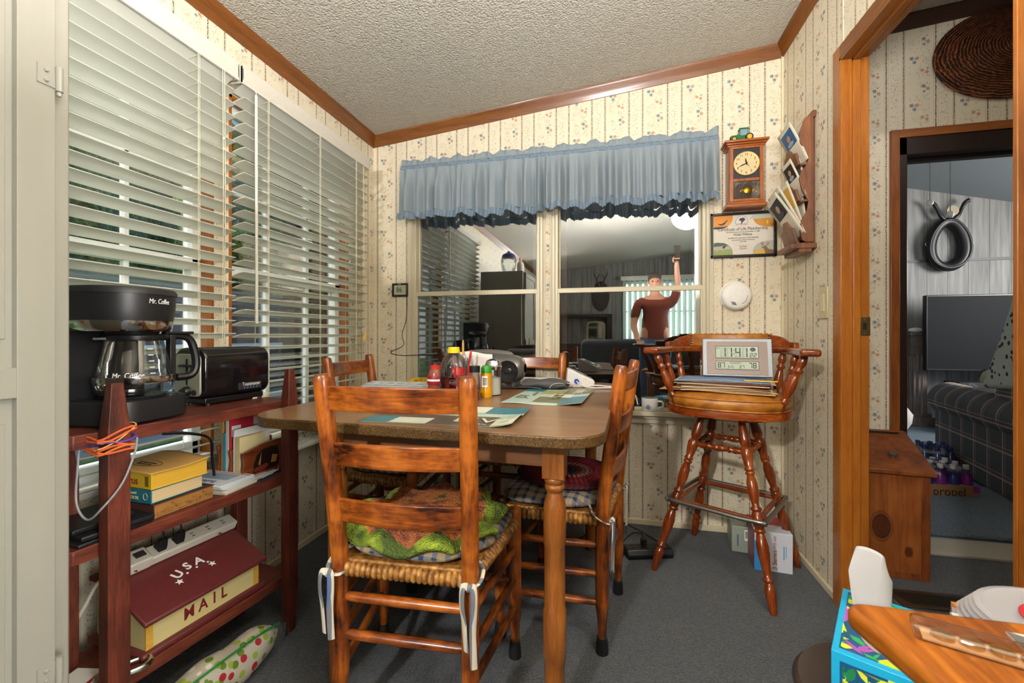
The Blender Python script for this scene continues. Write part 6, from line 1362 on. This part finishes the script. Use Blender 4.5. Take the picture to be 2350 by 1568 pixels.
m = MB(); m.grid(lambda u, v: (1.5*u, .135+.145*math.cos(2*PI*v)*(1 if u > .02 else .98), .50+.135*math.sin(2*PI*v)), 30, 32); m.lathe([(0, -.012), (.10, -.01), (.138, 0)], 32, (0, .135, .50), M=Matrix.Translation((0, .135, .5)) @ Matrix.Rotation(PI/2, 4, 'Y') @ Matrix.Translation((0, -.135, -.5))); m.build('arm', PLD, sf, sm=60)
m = MB(); m.bx(.06, 1.5, .02, .26, .02, .46); m.build('arm_base', PLD, sf, bevel=.01)
m = MB(); m.bx(.10, 1.1, .26, 1.9, .02, .40); m.build('seat_base', PLD, sf, bevel=.02); m = MB(); m.bx(.06, 1.0, .28, 1.0, .38, .52); m.bx(.06, 1.0, 1.02, 1.85, .38, .52); m.build('seat_cushion', PLD, sf, bevel=.04, seg=4)
m = MB(); m.prism([(.66, .42), (1.02, .42), (1.34, 1.33), (1.15, 1.35)], .06, 1.9, 'xz'); m.build('back', PLD, sf, bevel=.05, seg=4)
DOT = NT('dotted_throw'); DOT = DOT.fin(DOT.mix(DOT.m('LESS_THAN', DOT.voro(DOT.co(), 22), .3), '#b9bfb4', '#2e3436'), .9)
tw_ = thing('throw_blanket', 'pale throw with dark dots draped over the sofa back', 'throw', sf.matrix_basis @ Vector((0, .03, 0)), sa)
tp2 = [(.70, .66), (.93, 1.0), (1.13, 1.375), (1.35, 1.355), (1.31, 1.2), (1.20, .70)]
m = MB(); m.prism([(x+.008*math.sin(i*5), z) for i, (x, z) in enumerate(tp2)], 0, .9, 'xz'); m.build('cloth', DOT, tw_, bevel=.03, seg=3)
ZEB = NT('striped_pillow'); ZEB = ZEB.fin(ZEB.mix(ZEB.m('GREATER_THAN', ZEB.m('SINE', ZEB.m('ADD', ZEB.m('MULTIPLY', ZEB.xyz()[1], 90.), ZEB.m('MULTIPLY', ZEB.noise(ZEB.co(), 9, 2), 9.))), .1), '#20242c', '#a8a48f'), .85)
zp = thing('throw_pillow', 'black and cream zebra striped pillow on the plaid sofa arm', 'pillow', sf.matrix_basis @ Vector((.50, .36, .64)), sa+.5); m = MB(); m.ell((0, 0, .08), (.21, .20, .075), 24, .6); m.build('pillow', ZEB, zp, sm=180)
# bottled drinks on the carpet
for k, (x, y, lb, c1, c2) in enumerate(((2.05, 3.33, 'shrink-wrapped case of purple flavoured water bottles in a kraft tray', '#6a2470', '#2b2f6a'), (2.32, 3.86, 'shrink-wrapped pack of clear water bottles with dark caps near the sofa', '#2b3458', '#3c4470'))):
    t = thing('drink_case', lb, 'drink case', (x, y, LFZ), .06 if not k else -.3)
    if not k:
        m = MB(); m.bx(-.15, .14, -.13, .13, 0, .085); tr_ = m.build('tray', flat('#8a6844', .7), t, bevel=.003); text('lettering', 'propel', .075, flat('#2a1c18', .6), tr_, (-.02, -.1305, .045), (PI/2, 0, 0), width=.17); m = MB(); m.bx(.105, .1405, -.1306, -.129, .05, .0855); m.build('purple_corner', flat('#8a2a86', .5), tr_)
    for i in range(4):
        for j in range(3):
            bx0, by0 = -.105+i*.07, -.08+j*.08; m = MB(); m.lathe([(.030, .004), (.032, .03), (.032, .13), (.014, .17), (.012, .18)], 14, (bx0, by0, 0)); b = m.build('bottle', flat(c1 if (i+j) % 2 else c2, .2), t); m = MB(); m.lathe([(.015, .178), (.015, .205), (0, .206)], 12, (bx0, by0, 0)); m.build('cap', flat('#b9b6b2' if not k else '#1f2a6a', .4), b)
    m = MB(); m.grid(lambda u, v: ((u-.5)*.30, (v-.5)*.27, .195+.012*math.sin(u*9)*math.sin(v*7)-.05*(2*u-1)**4-.04*(2*v-1)**4), 16, 12); m.build('shrink_wrap', _glass('shrink_wrap_%d' % k, (.85, .85, .95, 1), .16, .15), t, sm=180)
wbase = thing('floor_vase', 'white footed vase standing on the living room carpet by the sofa arm', 'vase', (2.62, 4.75, LFZ)); m = MB(); m.lathe([(.09, 0), (.09, .02), (.05, .06), (.045, .10), (.10, .2), (.11, .28), (.06, .36), (.07, .40)], 24); m.build('body', flat('#c9c6bf', .3), wbase, sm=60)

# ------------------------------------------------------------------ foreground right: oak table, tissue box, lids
ok = thing('oak_table', 'golden oak table corner cutting in at the lower right', 'table', (.279, .616, 0), .0)
PL = []
for k in range(7): a = PI/2+PI/2*k/6; PL.append((.022+.022*math.cos(a), -.022+.022*math.sin(a)))
m = MB(); m.prism([(.55, .0)]+PL+[(.135, -.62), (.55, -.62)], .694, .72); m.build('tabletop', OAK, ok, bevel=.009, seg=4)
OAPR = wood('oak_apron', '#6a3412', '#96551c', '#a8682a', 'Y', .8, .4, .3)
MB().bx(.10, .50, -.07, -.05, .62, .694).build('apron', OAPR, ok); MB().bx(.09, .11, -.57, -.07, .62, .694).build('apron', OAPR, ok)
for x, y in ((.10, -.075), (.49, -.075), (.12, -.57), (.49, -.57)):
    m = MB(); m.bx(x-.022, x+.022, y-.022, y+.022, 0, .694); m.build('leg', wood('oak_leg', '#6a3412', '#96551c', '#a8682a', 'Z', .8, .4, .3), ok, bevel=.004)
ACR = _glass('clear_acrylic', (.96, .93, .9, 1), .10, .03)
ac = thing('plastic_case', 'clear plastic case with a blurry tan and coppery inside on the oak table', 'case', (.405, .535, .72), -.38)
m = MB(); m.bx(-.085, .085, -.016, .016, 0, .014); m.build('case', ACR, ac, bevel=.003)
m = MB()
for k in range(6): m.cyl((-.060+k*.022, 0, .003), (-.060+k*.022, 0, .0075), .0095, n=20)
m.build('discs', flat('#b08a52', .3, .6, .3), ac)
MB().bx(-.078, .080, -.0125, .0125, .001, .0028).build('card_insert', flat('#c39a6e', .5, 0, .3), ac)
pb2 = thing('leaflet', 'grey and white folded leaflet behind the coin case on the oak table', 'leaflet', (.470, .555, .72), -.2); m = MB(); m.bx(-.05, .05, -.022, .022, .0, .002); m.build('sheet', PAPER, pb2); m = MB(); m.prism([(-.05, -.022), (.0, -.022), (-.02, .01), (-.05, .022)], .002, .0026); m.build('grey_panel', flat('#5f5e5c', .5), pb2)
kn = thing('knob', 'small black round knob lying at the edge of the oak table', 'knob', (.435, .482, .72)); m = MB(); m.lathe([(.010, 0), (.010, .006), (.016, .009), (.0165, .016), (.013, .020), (.006, .0185), (0, .018)], 28); m.build('body', BLACKP, kn, sm=50)
# brown round hassock under the tissue box
hs = thing('hassock', 'dark brown round hassock under the tissue box', 'hassock', (.493, .900, 0)); m = MB(); m.lathe([(.125, 0), (.132, .02), (.132, .34), (.150, .36), (.155, .385), (.145, .398), (0, .40)], 48); m.build('body', flat('#40342f', .6), hs, sm=50)
# tissue box
tx = thing('tissue_box', 'bright blue floral tissue box with a white tissue pulled up', 'tissue box', (.374, .857, .40), 0)
a_ = Vector((.490, 1.071, 0))-Vector((.374, .857, 0)); tx.rotation_euler = (0, 0, math.atan2(a_.y, a_.x))
TL, TWd, TH = a_.length, .125, .100     # local +x along the long edge, -y across
CYA = flat('#1aa7d6', .4); DBL = NT('printed_flower_pattern'); n1 = DBL.voro(DBL.co(), 17, out='Color'); d_ = DBL.voro(DBL.co(), 17)
DBL = DBL.fin(DBL.mix(DBL.m('LESS_THAN', DBL.m('ADD', d_, DBL.m('MULTIPLY', DBL.noise(DBL.co(), 70, 2), .25)), .95), '#12507e', DBL.ramp(n1, [(.15, '#2fae6a'), (.35, '#c6d62c'), (.5, '#12507e'), (.65, '#b05ab8'), (.8, '#1d8a4a')], 'CONSTANT')), .4)
m = MB(); m.bx(0, TL, -TWd, 0, 0, TH); m.build('carton', CYA, tx, bevel=.001)
m = MB(); m.bx(.014, TL-.012, -TWd+.012, -.010, TH, TH+.0008); tp_ = m.build('top_print', DBL, tx); m = MB(); m.bx(-.0008, 0, -TWd+.012, -.012, .0, TH-.014); m.bx(.014, TL-.012, -TWd-.0008, -TWd, 0, TH-.012); m.bx(.014, TL-.012, 0, .0008, 0, TH-.012); m.build('side_print', DBL, tx)
m = MB(); m.prism(oval(.078, .036, 30, .118, -.066), TH+.0006, TH+.0016); m.build('opening', flat('#a89888', .6), tx)
def leafprint(nm, col, n, fn, w0, w1, h0, h1, par):
    m = MB(); cl = lambda v, a, b: max(a, min(b, v))
    for k in range(n):
        x0, y0, a, L = random.uniform(w0, w1), random.uniform(h0, h1), random.uniform(0, 2*PI), random.uniform(.018, .042); wd = L*random.uniform(.12, .28)
        if nm != 'side_leaves' and ((x0-.118)/.10)**2+((y0+.066)/.05)**2 < 1: continue
        c, s_ = math.cos(a), math.sin(a); q = [(0, 0), (L*.35, wd), (L*.7, wd*.8), (L, 0), (L*.7, -wd*.5), (L*.35, -wd*.7)]
        m.add([fn(cl(x0+px*c-py*s_, w0, w1), cl(y0+px*s_+py*c, h0, h1), k) for px, py in q], [tuple(range(6))])
    m.build(nm, flat(col, .5), par)
top = lambda x, y, k: (x, y, TH+.0009+k*.00001)
for col in ('#d2dc38', '#2ea65c', '#1c7c4c', '#c8d62e', '#a553b0'): leafprint('printed_leaves', col, 26, top, .016, TL-.014, -TWd+.014, -.012, tp_)
sid = lambda x, y, k: (-.0010-k*.00001, x, y)
for col in ('#2ea65c', '#d2dc38', '#1c7c4c', '#8a8a2a'): leafprint('side_leaves', col, 16, sid, -TWd+.016, -.016, .0, TH-.018, tx)
PNK = flat('#b35fb6', .5); m = MB()
for (x, y, z) in ((-.0016, -.085, .030),):
    for k in range(5): a = PI*k/4; m.prism([(y, z), (y+.030*math.cos(a)-.008*math.sin(a), z+.030*math.sin(a)), (y+.036*math.cos(a), z+.036*math.sin(a)), (y+.030*math.cos(a)+.008*math.sin(a), z+.030*math.sin(a))], x, x+.0005, 'yz')
m.build('printed_flower', PNK, tx)
TIS = NT('tissue_paper'); tb_ = TIS.n('ShaderNodeBsdfTranslucent'); tb_.inputs[0].default_value = lin('#e8e8e8'); x = TIS.n('ShaderNodeMixShader'); x.inputs[0].default_value = .35; TIS.fin('#dcdcdc', .8); TIS.t.links.new(TIS.p.outputs[0], x.inputs[1]); TIS.t.links.new(tb_.outputs[0], x.inputs[2]); TIS.t.links.new(x.outputs[0], TIS.out.inputs[0]); TIS = TIS.mat
m = MB()
def tis(u, v):
    w = .032+.014*v-.030*max(0, v-.62)*1.6; s_ = (u-.5)*2*w+.006*v; dpt = .012*abs(2*u-1)+.010*math.sin(u*5+v*2); return (.188+s_*.66+dpt*.75, -.055-s_*.75+dpt*.66, TH-.012+.135*v*(1-.16*(u-.22)**2*4*v))
m.grid(tis, 18, 18); m.build('tissue', TIS, tx, sm=35, solid=.0008)
# small cart with container lids
ctt = thing('side_table', 'small round dark side table behind the oak table', 'table', (.655, .798, 0)); m = MB(); m.lathe([(.12, .575), (.125, .58), (.12, .585), (0, .585)], 40); m.build('top', flat('#55504a', .5), ctt)
m = MB(); m.cyl((.045, -.02, .02), (.03, -.015, .576), .011, n=14); m.build('column', STEEL, ctt); m = MB(); m.lathe([(.05, 0), (.05, .012), (.012, .022)], 24, (.045, -.02, 0)); m.build('base', STEEL, ctt)
LID = NT('frosted_lid_plastic'); LID.fin('#cfcdd2', .35); _tr = LID.n('ShaderNodeBsdfTransparent'); _x = LID.n('ShaderNodeMixShader'); _x.inputs[0].default_value = .62; LID.t.links.new(LID.p.outputs[0], _x.inputs[1]); LID.t.links.new(_tr.outputs[0], _x.inputs[2]); LID.t.links.new(_x.outputs[0], LID.out.inputs[0]); LID = LID.mat
for k in range(6):
    t = thing('container_lid', ['lowest of the round frosted plastic lids stacked behind the oak table', 'second lowest frosted lid of the stack behind the oak table', 'third frosted lid up in the stack behind the oak table', 'fourth frosted lid up in the stack behind the oak table', 'fifth frosted lid just under the red-printed top lid', 'top frosted lid with a red printed disc behind the oak table'][k], 'lid', (.655+.002*k, .800-.002*k, .5855+.0065*k), 0, 'stacked container lids')
    m = MB(); m.lathe([(.118-.002*k, 0), (.120-.002*k, .006), (.112-.002*k, .008), (.100, .005), (0, .0055)], 48); m.build('lid', LID, t, sm=50)
    if k == 5:
        m = MB(); m.lathe([(.062, .0062), (.062, .0068), (0, .0068)], 36); m.build('red_disc', flat('#b8303a', .4), t); text('lettering', 'Rubbermaid', .020, WH, t, (-.012, .018, .0072), (0, 0, 1.1), width=.075)
for k, (x, y, c, lb_) in enumerate(((.545, .838, '#c8ccd0', 'small white carton left of the stacked lids'), (.572, .872, '#c07a3c', 'small orange and black printed carton left of the stacked lids'))):
    t = thing('carton', lb_, 'box', (x, y, .585), -.2); m = MB(); m.bx(-.007-.004*k, .007+.006*k, -.006, .006, 0, .012); m.build('box', flat(c, .5), t)
    if k: m = MB(); m.bx(-.009, .0125, -.0066, -.006, .002, .011); m.build('black_print', flat('#2a1c12', .5, 0, .5), t)
# ------------------------------------------------------------------ behind the camera (seen mirrored in the dark panes)
kl = thing('ceiling_lamp', 'round frosted glass ceiling lamp over the kitchen', 'ceiling lamp', (.80, -.08, 0))
m = MB(); m.lathe([(.10, 2.47), (.10, 2.60)], 32); m.build('base', CREAM, kl); m = MB(); m.lathe([(0, 2.395), (.10, 2.41), (.15, 2.45), (.16, 2.475), (.15, 2.48)], 36); OP = NT('opal_shade'); OP = OP.fin('#f2ead8', .4, 0, **{'Emission Color': (1, .93, .8, 1), 'Emission Strength': 2.2}); m.build('shade', OP, kl, sm=60)
kl2 = thing('ceiling_lamp', 'small added lamp shade housing the rear fill light', 'ceiling lamp', (-1.1, -2.2, 0))  # unseen fixture added around the rear fill light
m = MB(); m.cyl((0, 0, 2.32), (0, 0, 2.40), .012); m.build('stem', CREAM, kl2); m = MB(); m.lathe([(.11, 2.285), (.112, 2.30), (.06, 2.33), (.012, 2.335)], 28, cap0=False); m.build('shade', CREAM, kl2, sm=60)
pw = thing('window_5', None, None, (.92, -3.6, 0)); struct(pw)
m = MB(); m.bx(-.72, .72, -.01, .03, .95, 1.0); m.bx(-.72, .72, -.01, .03, 2.05, 2.10); m.bx(-.72, -.67, -.01, .03, .95, 2.1); m.bx(.67, .72, -.01, .03, .95, 2.1); m.bx(-.7, .7, 0, .02, 1.50, 1.53); struct(m.build('window_frame', WHITE, pw))
DAY = NT('daylight_pane'); DAY = DAY.fin('#c9d6d2', .4, 0, **{'Emission Color': (.86, .97, .93, 1), 'Emission Strength': 8.0}); m = MB(); m.bx(-.68, .68, .0, .012, 1.0, 2.05); struct(m.build('window_pane', DAY, pw))
vb = thing('vertical_blind', 'pale vertical blinds hanging over the rear window', 'blind', (.92, -3.52, 0)); m = MB(); m.bx(-.76, .76, -.03, .03, 2.12, 2.2); m.build('headrail', WHITE, vb); m = MB()
for k in range(15): m.box((-.69+k*.0985, 0, 1.52), (.085, .003, 1.2), .75)
VN = NT('vane_fabric'); VN.fin('#cfd8d2', .6); _a = VN.n('ShaderNodeBsdfTranslucent'); _a.inputs[0].default_value = lin('#cfdcd4'); _b = VN.n('ShaderNodeMixShader'); _b.inputs[0].default_value = .5; VN.t.links.new(VN.p.outputs[0], _b.inputs[1]); VN.t.links.new(_a.outputs[0], _b.inputs[2]); VN.t.links.new(_b.outputs[0], VN.out.inputs[0]); m.build('vanes', VN.mat, vb)
so = thing('sofa', 'big dark sofa with rounded back facing away at the far rear', 'sofa', (.6, -1.75, 0)); SO = flat('#2b2d33', .85, 0, .3)
m = MB(); m.bx(-1.05, 1.05, -.45, .42, .08, .45); m.build('seat_base', SO, so, bevel=.04, seg=3); m = MB(); m.bx(-1.05, 1.05, .25, .48, .3, 1.0); m.build('back', SO, so, bevel=.09, seg=4); m = MB(); m.bx(-1.2, -1.0, -.45, .45, .08, .68); m.bx(1.0, 1.2, -.45, .45, .08, .68); m.build('arm', SO, so, bevel=.06, seg=3)
pq = thing('antler_plaque', 'dark oval plaque with small antlers on the rear wall', 'plaque', (-.22, -3.6, 1.83)); m = MB(); m.prism(oval(.17, .30, 32), 0, .03, 'xz'); m.build('board', flat('#211510', .4), pq, bevel=.008)
for s_ in (-1, 1):
    m = MB(); m.tube([(s_*.03, .04, .2), (s_*.08, .10, .34), (s_*.13, .12, .44), (s_*.11, .13, .54)], [.016]*5+[.012]*5+[.006]*6, 8, 5); m.tube([(s_*.07, .09, .33), (s_*.03, .12, .42)], .009, 8); m.build('antler', flat('#4a3c2e', .5), pq)
hu = thing('china_hutch', 'dark wooden hutch against the rear wall', 'hutch', (-.72, -3.35, 0)); m = MB(); m.bx(-.7, .7, -.22, .22, 0, .9); m.bx(-.72, -.62, -.22, .1, .9, 1.45); m.bx(.62, .72, -.22, .1, .9, 1.45); m.bx(-.72, .72, -.22, .12, 1.4, 1.46); m.build('case', flat('#241813', .4), hu, bevel=.01)
mi = thing('mirror', 'small silver framed mirror standing on the rear hutch', 'mirror', (-.30, -3.22, .905)); m = MB(); m.prism(rrect(.34, .40, .08, 5, 0, .22), 0, .02, 'xz'); m.build('frame', flat('#b3a88e', .3, .8), mi); m = MB(); m.prism(rrect(.28, .34, .06, 5, 0, .22), .02, .024, 'xz'); m.build('glass', flat('#c2c6c4', .05, 1.), mi)
kw = thing('window_6', None, None, (3.1, -1.1, 0)); struct(kw)  # unseen window with glowing pane, added around the kitchen side fill
m = MB(); m.bx(-.03, .01, -.82, .82, .62, .68); m.bx(-.03, .01, -.82, .82, 2.02, 2.08); m.bx(-.03, .01, -.82, -.76, .62, 2.08); m.bx(-.03, .01, .76, .82, .62, 2.08); m.bx(-.02, .0, -.8, .8, 1.34, 1.37); struct(m.build('window_frame', WHITE, kw)); m = MB(); m.bx(-.006, .0, -.78, .78, .66, 2.04); struct(m.build('window_pane', DAY, kw))
# the photographer standing beside the tripod, phone held up
ph = thing('person', 'man in a red shirt and jeans standing with one hand raised holding a phone', 'person', (.545, -.90, 0), 0); ph.scale = (1.05, 1.05, 1.045)
def skin_body(name, mat, nodes, edges, parent, sub=2, root=0):
    me = bpy.data.meshes.new(name); me.from_pydata([n[0] for n in nodes], edges, []); o = bpy.data.objects.new(name, me); COL.objects.link(o); o.parent = parent
    md = o.modifiers.new('skin', 'SKIN'); md.use_smooth_shade = True
    for i, n in enumerate(nodes):
        r = n[1] if isinstance(n[1], tuple) else (n[1], n[1]); me.skin_vertices[0].data[i].radius = r
    me.skin_vertices[0].data[root].use_root = True
    s_ = o.modifiers.new('s', 'SUBSURF'); s_.levels = sub; s_.render_levels = sub; me.materials.append(mat); return o
SKIN = flat('#b98468', .5); REDS = flat('#6a2a1c', .8); JEA = flat('#2f4260', .85); HAIR = flat('#3a2a20', .7)
N = [((0, 0, .98), (.15, .11)), ((0, 0, 1.15), (.16, .11)), ((0, 0, 1.33), (.175, .115)), ((0, 0, 1.44), (.12, .09)), ((0, .01, 1.52), .055), ((0, .02, 1.60), (.068, .08)), ((0, .025, 1.69), (.076, .092)), ((0, .015, 1.75), (.055, .07)),
     ((.10, 0, .92), .10), ((.11, .01, .5), .062), ((.115, -.02, .09), .042), ((.12, .12, .035), .034), ((-.10, 0, .92), .10), ((-.11, .01, .5), .062), ((-.115, -.02, .09), .042), ((-.12, .12, .035), .034),
     ((.20, 0, 1.42), .062), ((.27, .06, 1.62), .045), ((.24, .16, 1.86), .030), ((.24, .18, 1.92), (.036, .018)), ((-.20, 0, 1.42), .062), ((-.26, .03, 1.14), .045), ((-.22, .2, .96), .032), ((-.20, .26, .94), (.034, .018))]
E_ = [(0, 1), (1, 2), (2, 3), (3, 4), (4, 5), (5, 6), (6, 7), (0, 8), (8, 9), (9, 10), (10, 11), (0, 12), (12, 13), (13, 14), (14, 15), (3, 16), (16, 17), (17, 18), (18, 19), (3, 20), (20, 21), (21, 22), (22, 23)]
bd = skin_body('body', SKIN, N, E_, ph)
skin_body('shirt', REDS, [((0, 0, .82), (.178, .138)), ((0, 0, 1.15), (.175, .125)), ((0, 0, 1.33), (.185, .128)), ((0, 0, 1.43), (.13, .10)), ((.205, 0, 1.415), .072), ((.26, .05, 1.58), .056), ((-.205, 0, 1.415), .072), ((-.255, .025, 1.20), .058)], [(0, 1), (1, 2), (2, 3), (3, 4), (4, 5), (3, 6), (6, 7)], ph)
skin_body('jeans', JEA, [((0, 0, .99), (.185, .145)), ((.10, 0, .90), .112), ((.11, .01, .5), .074), ((.115, -.02, .10), .058), ((-.10, 0, .90), .112), ((-.11, .01, .5), .074), ((-.115, -.02, .10), .058)], [(0, 1), (1, 2), (2, 3), (0, 4), (4, 5), (5, 6)], ph)
m = MB(); m.ell((0, -.005, 1.745), (.083, .098, .065), 20); m.build('hair', HAIR, bd, sm=180)
m = MB(); m.ell((0, .112, 1.655), (.013, .022, .022), 10); m.build('nose', SKIN, bd, sm=180)
for s_ in (-1, 1):
    m = MB(); m.ell((s_*.032, .100, 1.685), (.013, .008, .008), 10); m.build('eye', flat('#2a2420', .2), bd, sm=180); m = MB(); m.ell((s_*.082, .01, 1.67), (.012, .025, .035), 10); m.build('ear', SKIN, bd, sm=180)
m = MB(); m.ell((0, .100, 1.615), (.026, .008, .006), 10); m.build('mouth', flat('#8a4a42', .5), bd, sm=180)
m = MB()
for k, (L, x) in enumerate(((.062, -.027), (.074, -.009), (.07, .009), (.055, .026))): m.tube([(.24+x, .185, 1.935), (.24+x, .20, 1.935+L*.55), (.24+x*.9, .225, 1.935+L*.85)], [.0085, .008, .0065], 8, 3)
m.tube([(.205, .185, 1.90), (.192, .205, 1.93), (.20, .228, 1.955)], [.010, .009, .007], 8, 3); m.build('fingers', SKIN, bd, sm=180)
m = MB()
for k, (L, x) in enumerate(((.062, -.027), (.074, -.009), (.07, .009), (.055, .026))): m.tube([(-.20+x, .275, .935), (-.20+x, .30+L*.4, .92), (-.20+x*.9, .30+L*.5, .89)], [.0085, .008, .0065], 8, 3)
m.tube([(-.165, .255, .945), (-.155, .285, .935), (-.16, .31, .92)], [.010, .009, .007], 8, 3); m.build('fingers', SKIN, bd, sm=180)
pn2 = thing('phone', 'black phone held up in the raised hand', 'phone', (.795, -.655, 2.03), 0); m = MB(); m.bx(-.037, .037, -.004, .004, 0, .155); m.build('case', flat('#15161a', .15), pn2, bevel=.004)
# tripod of the camera is left out: it stands directly under the viewpoint
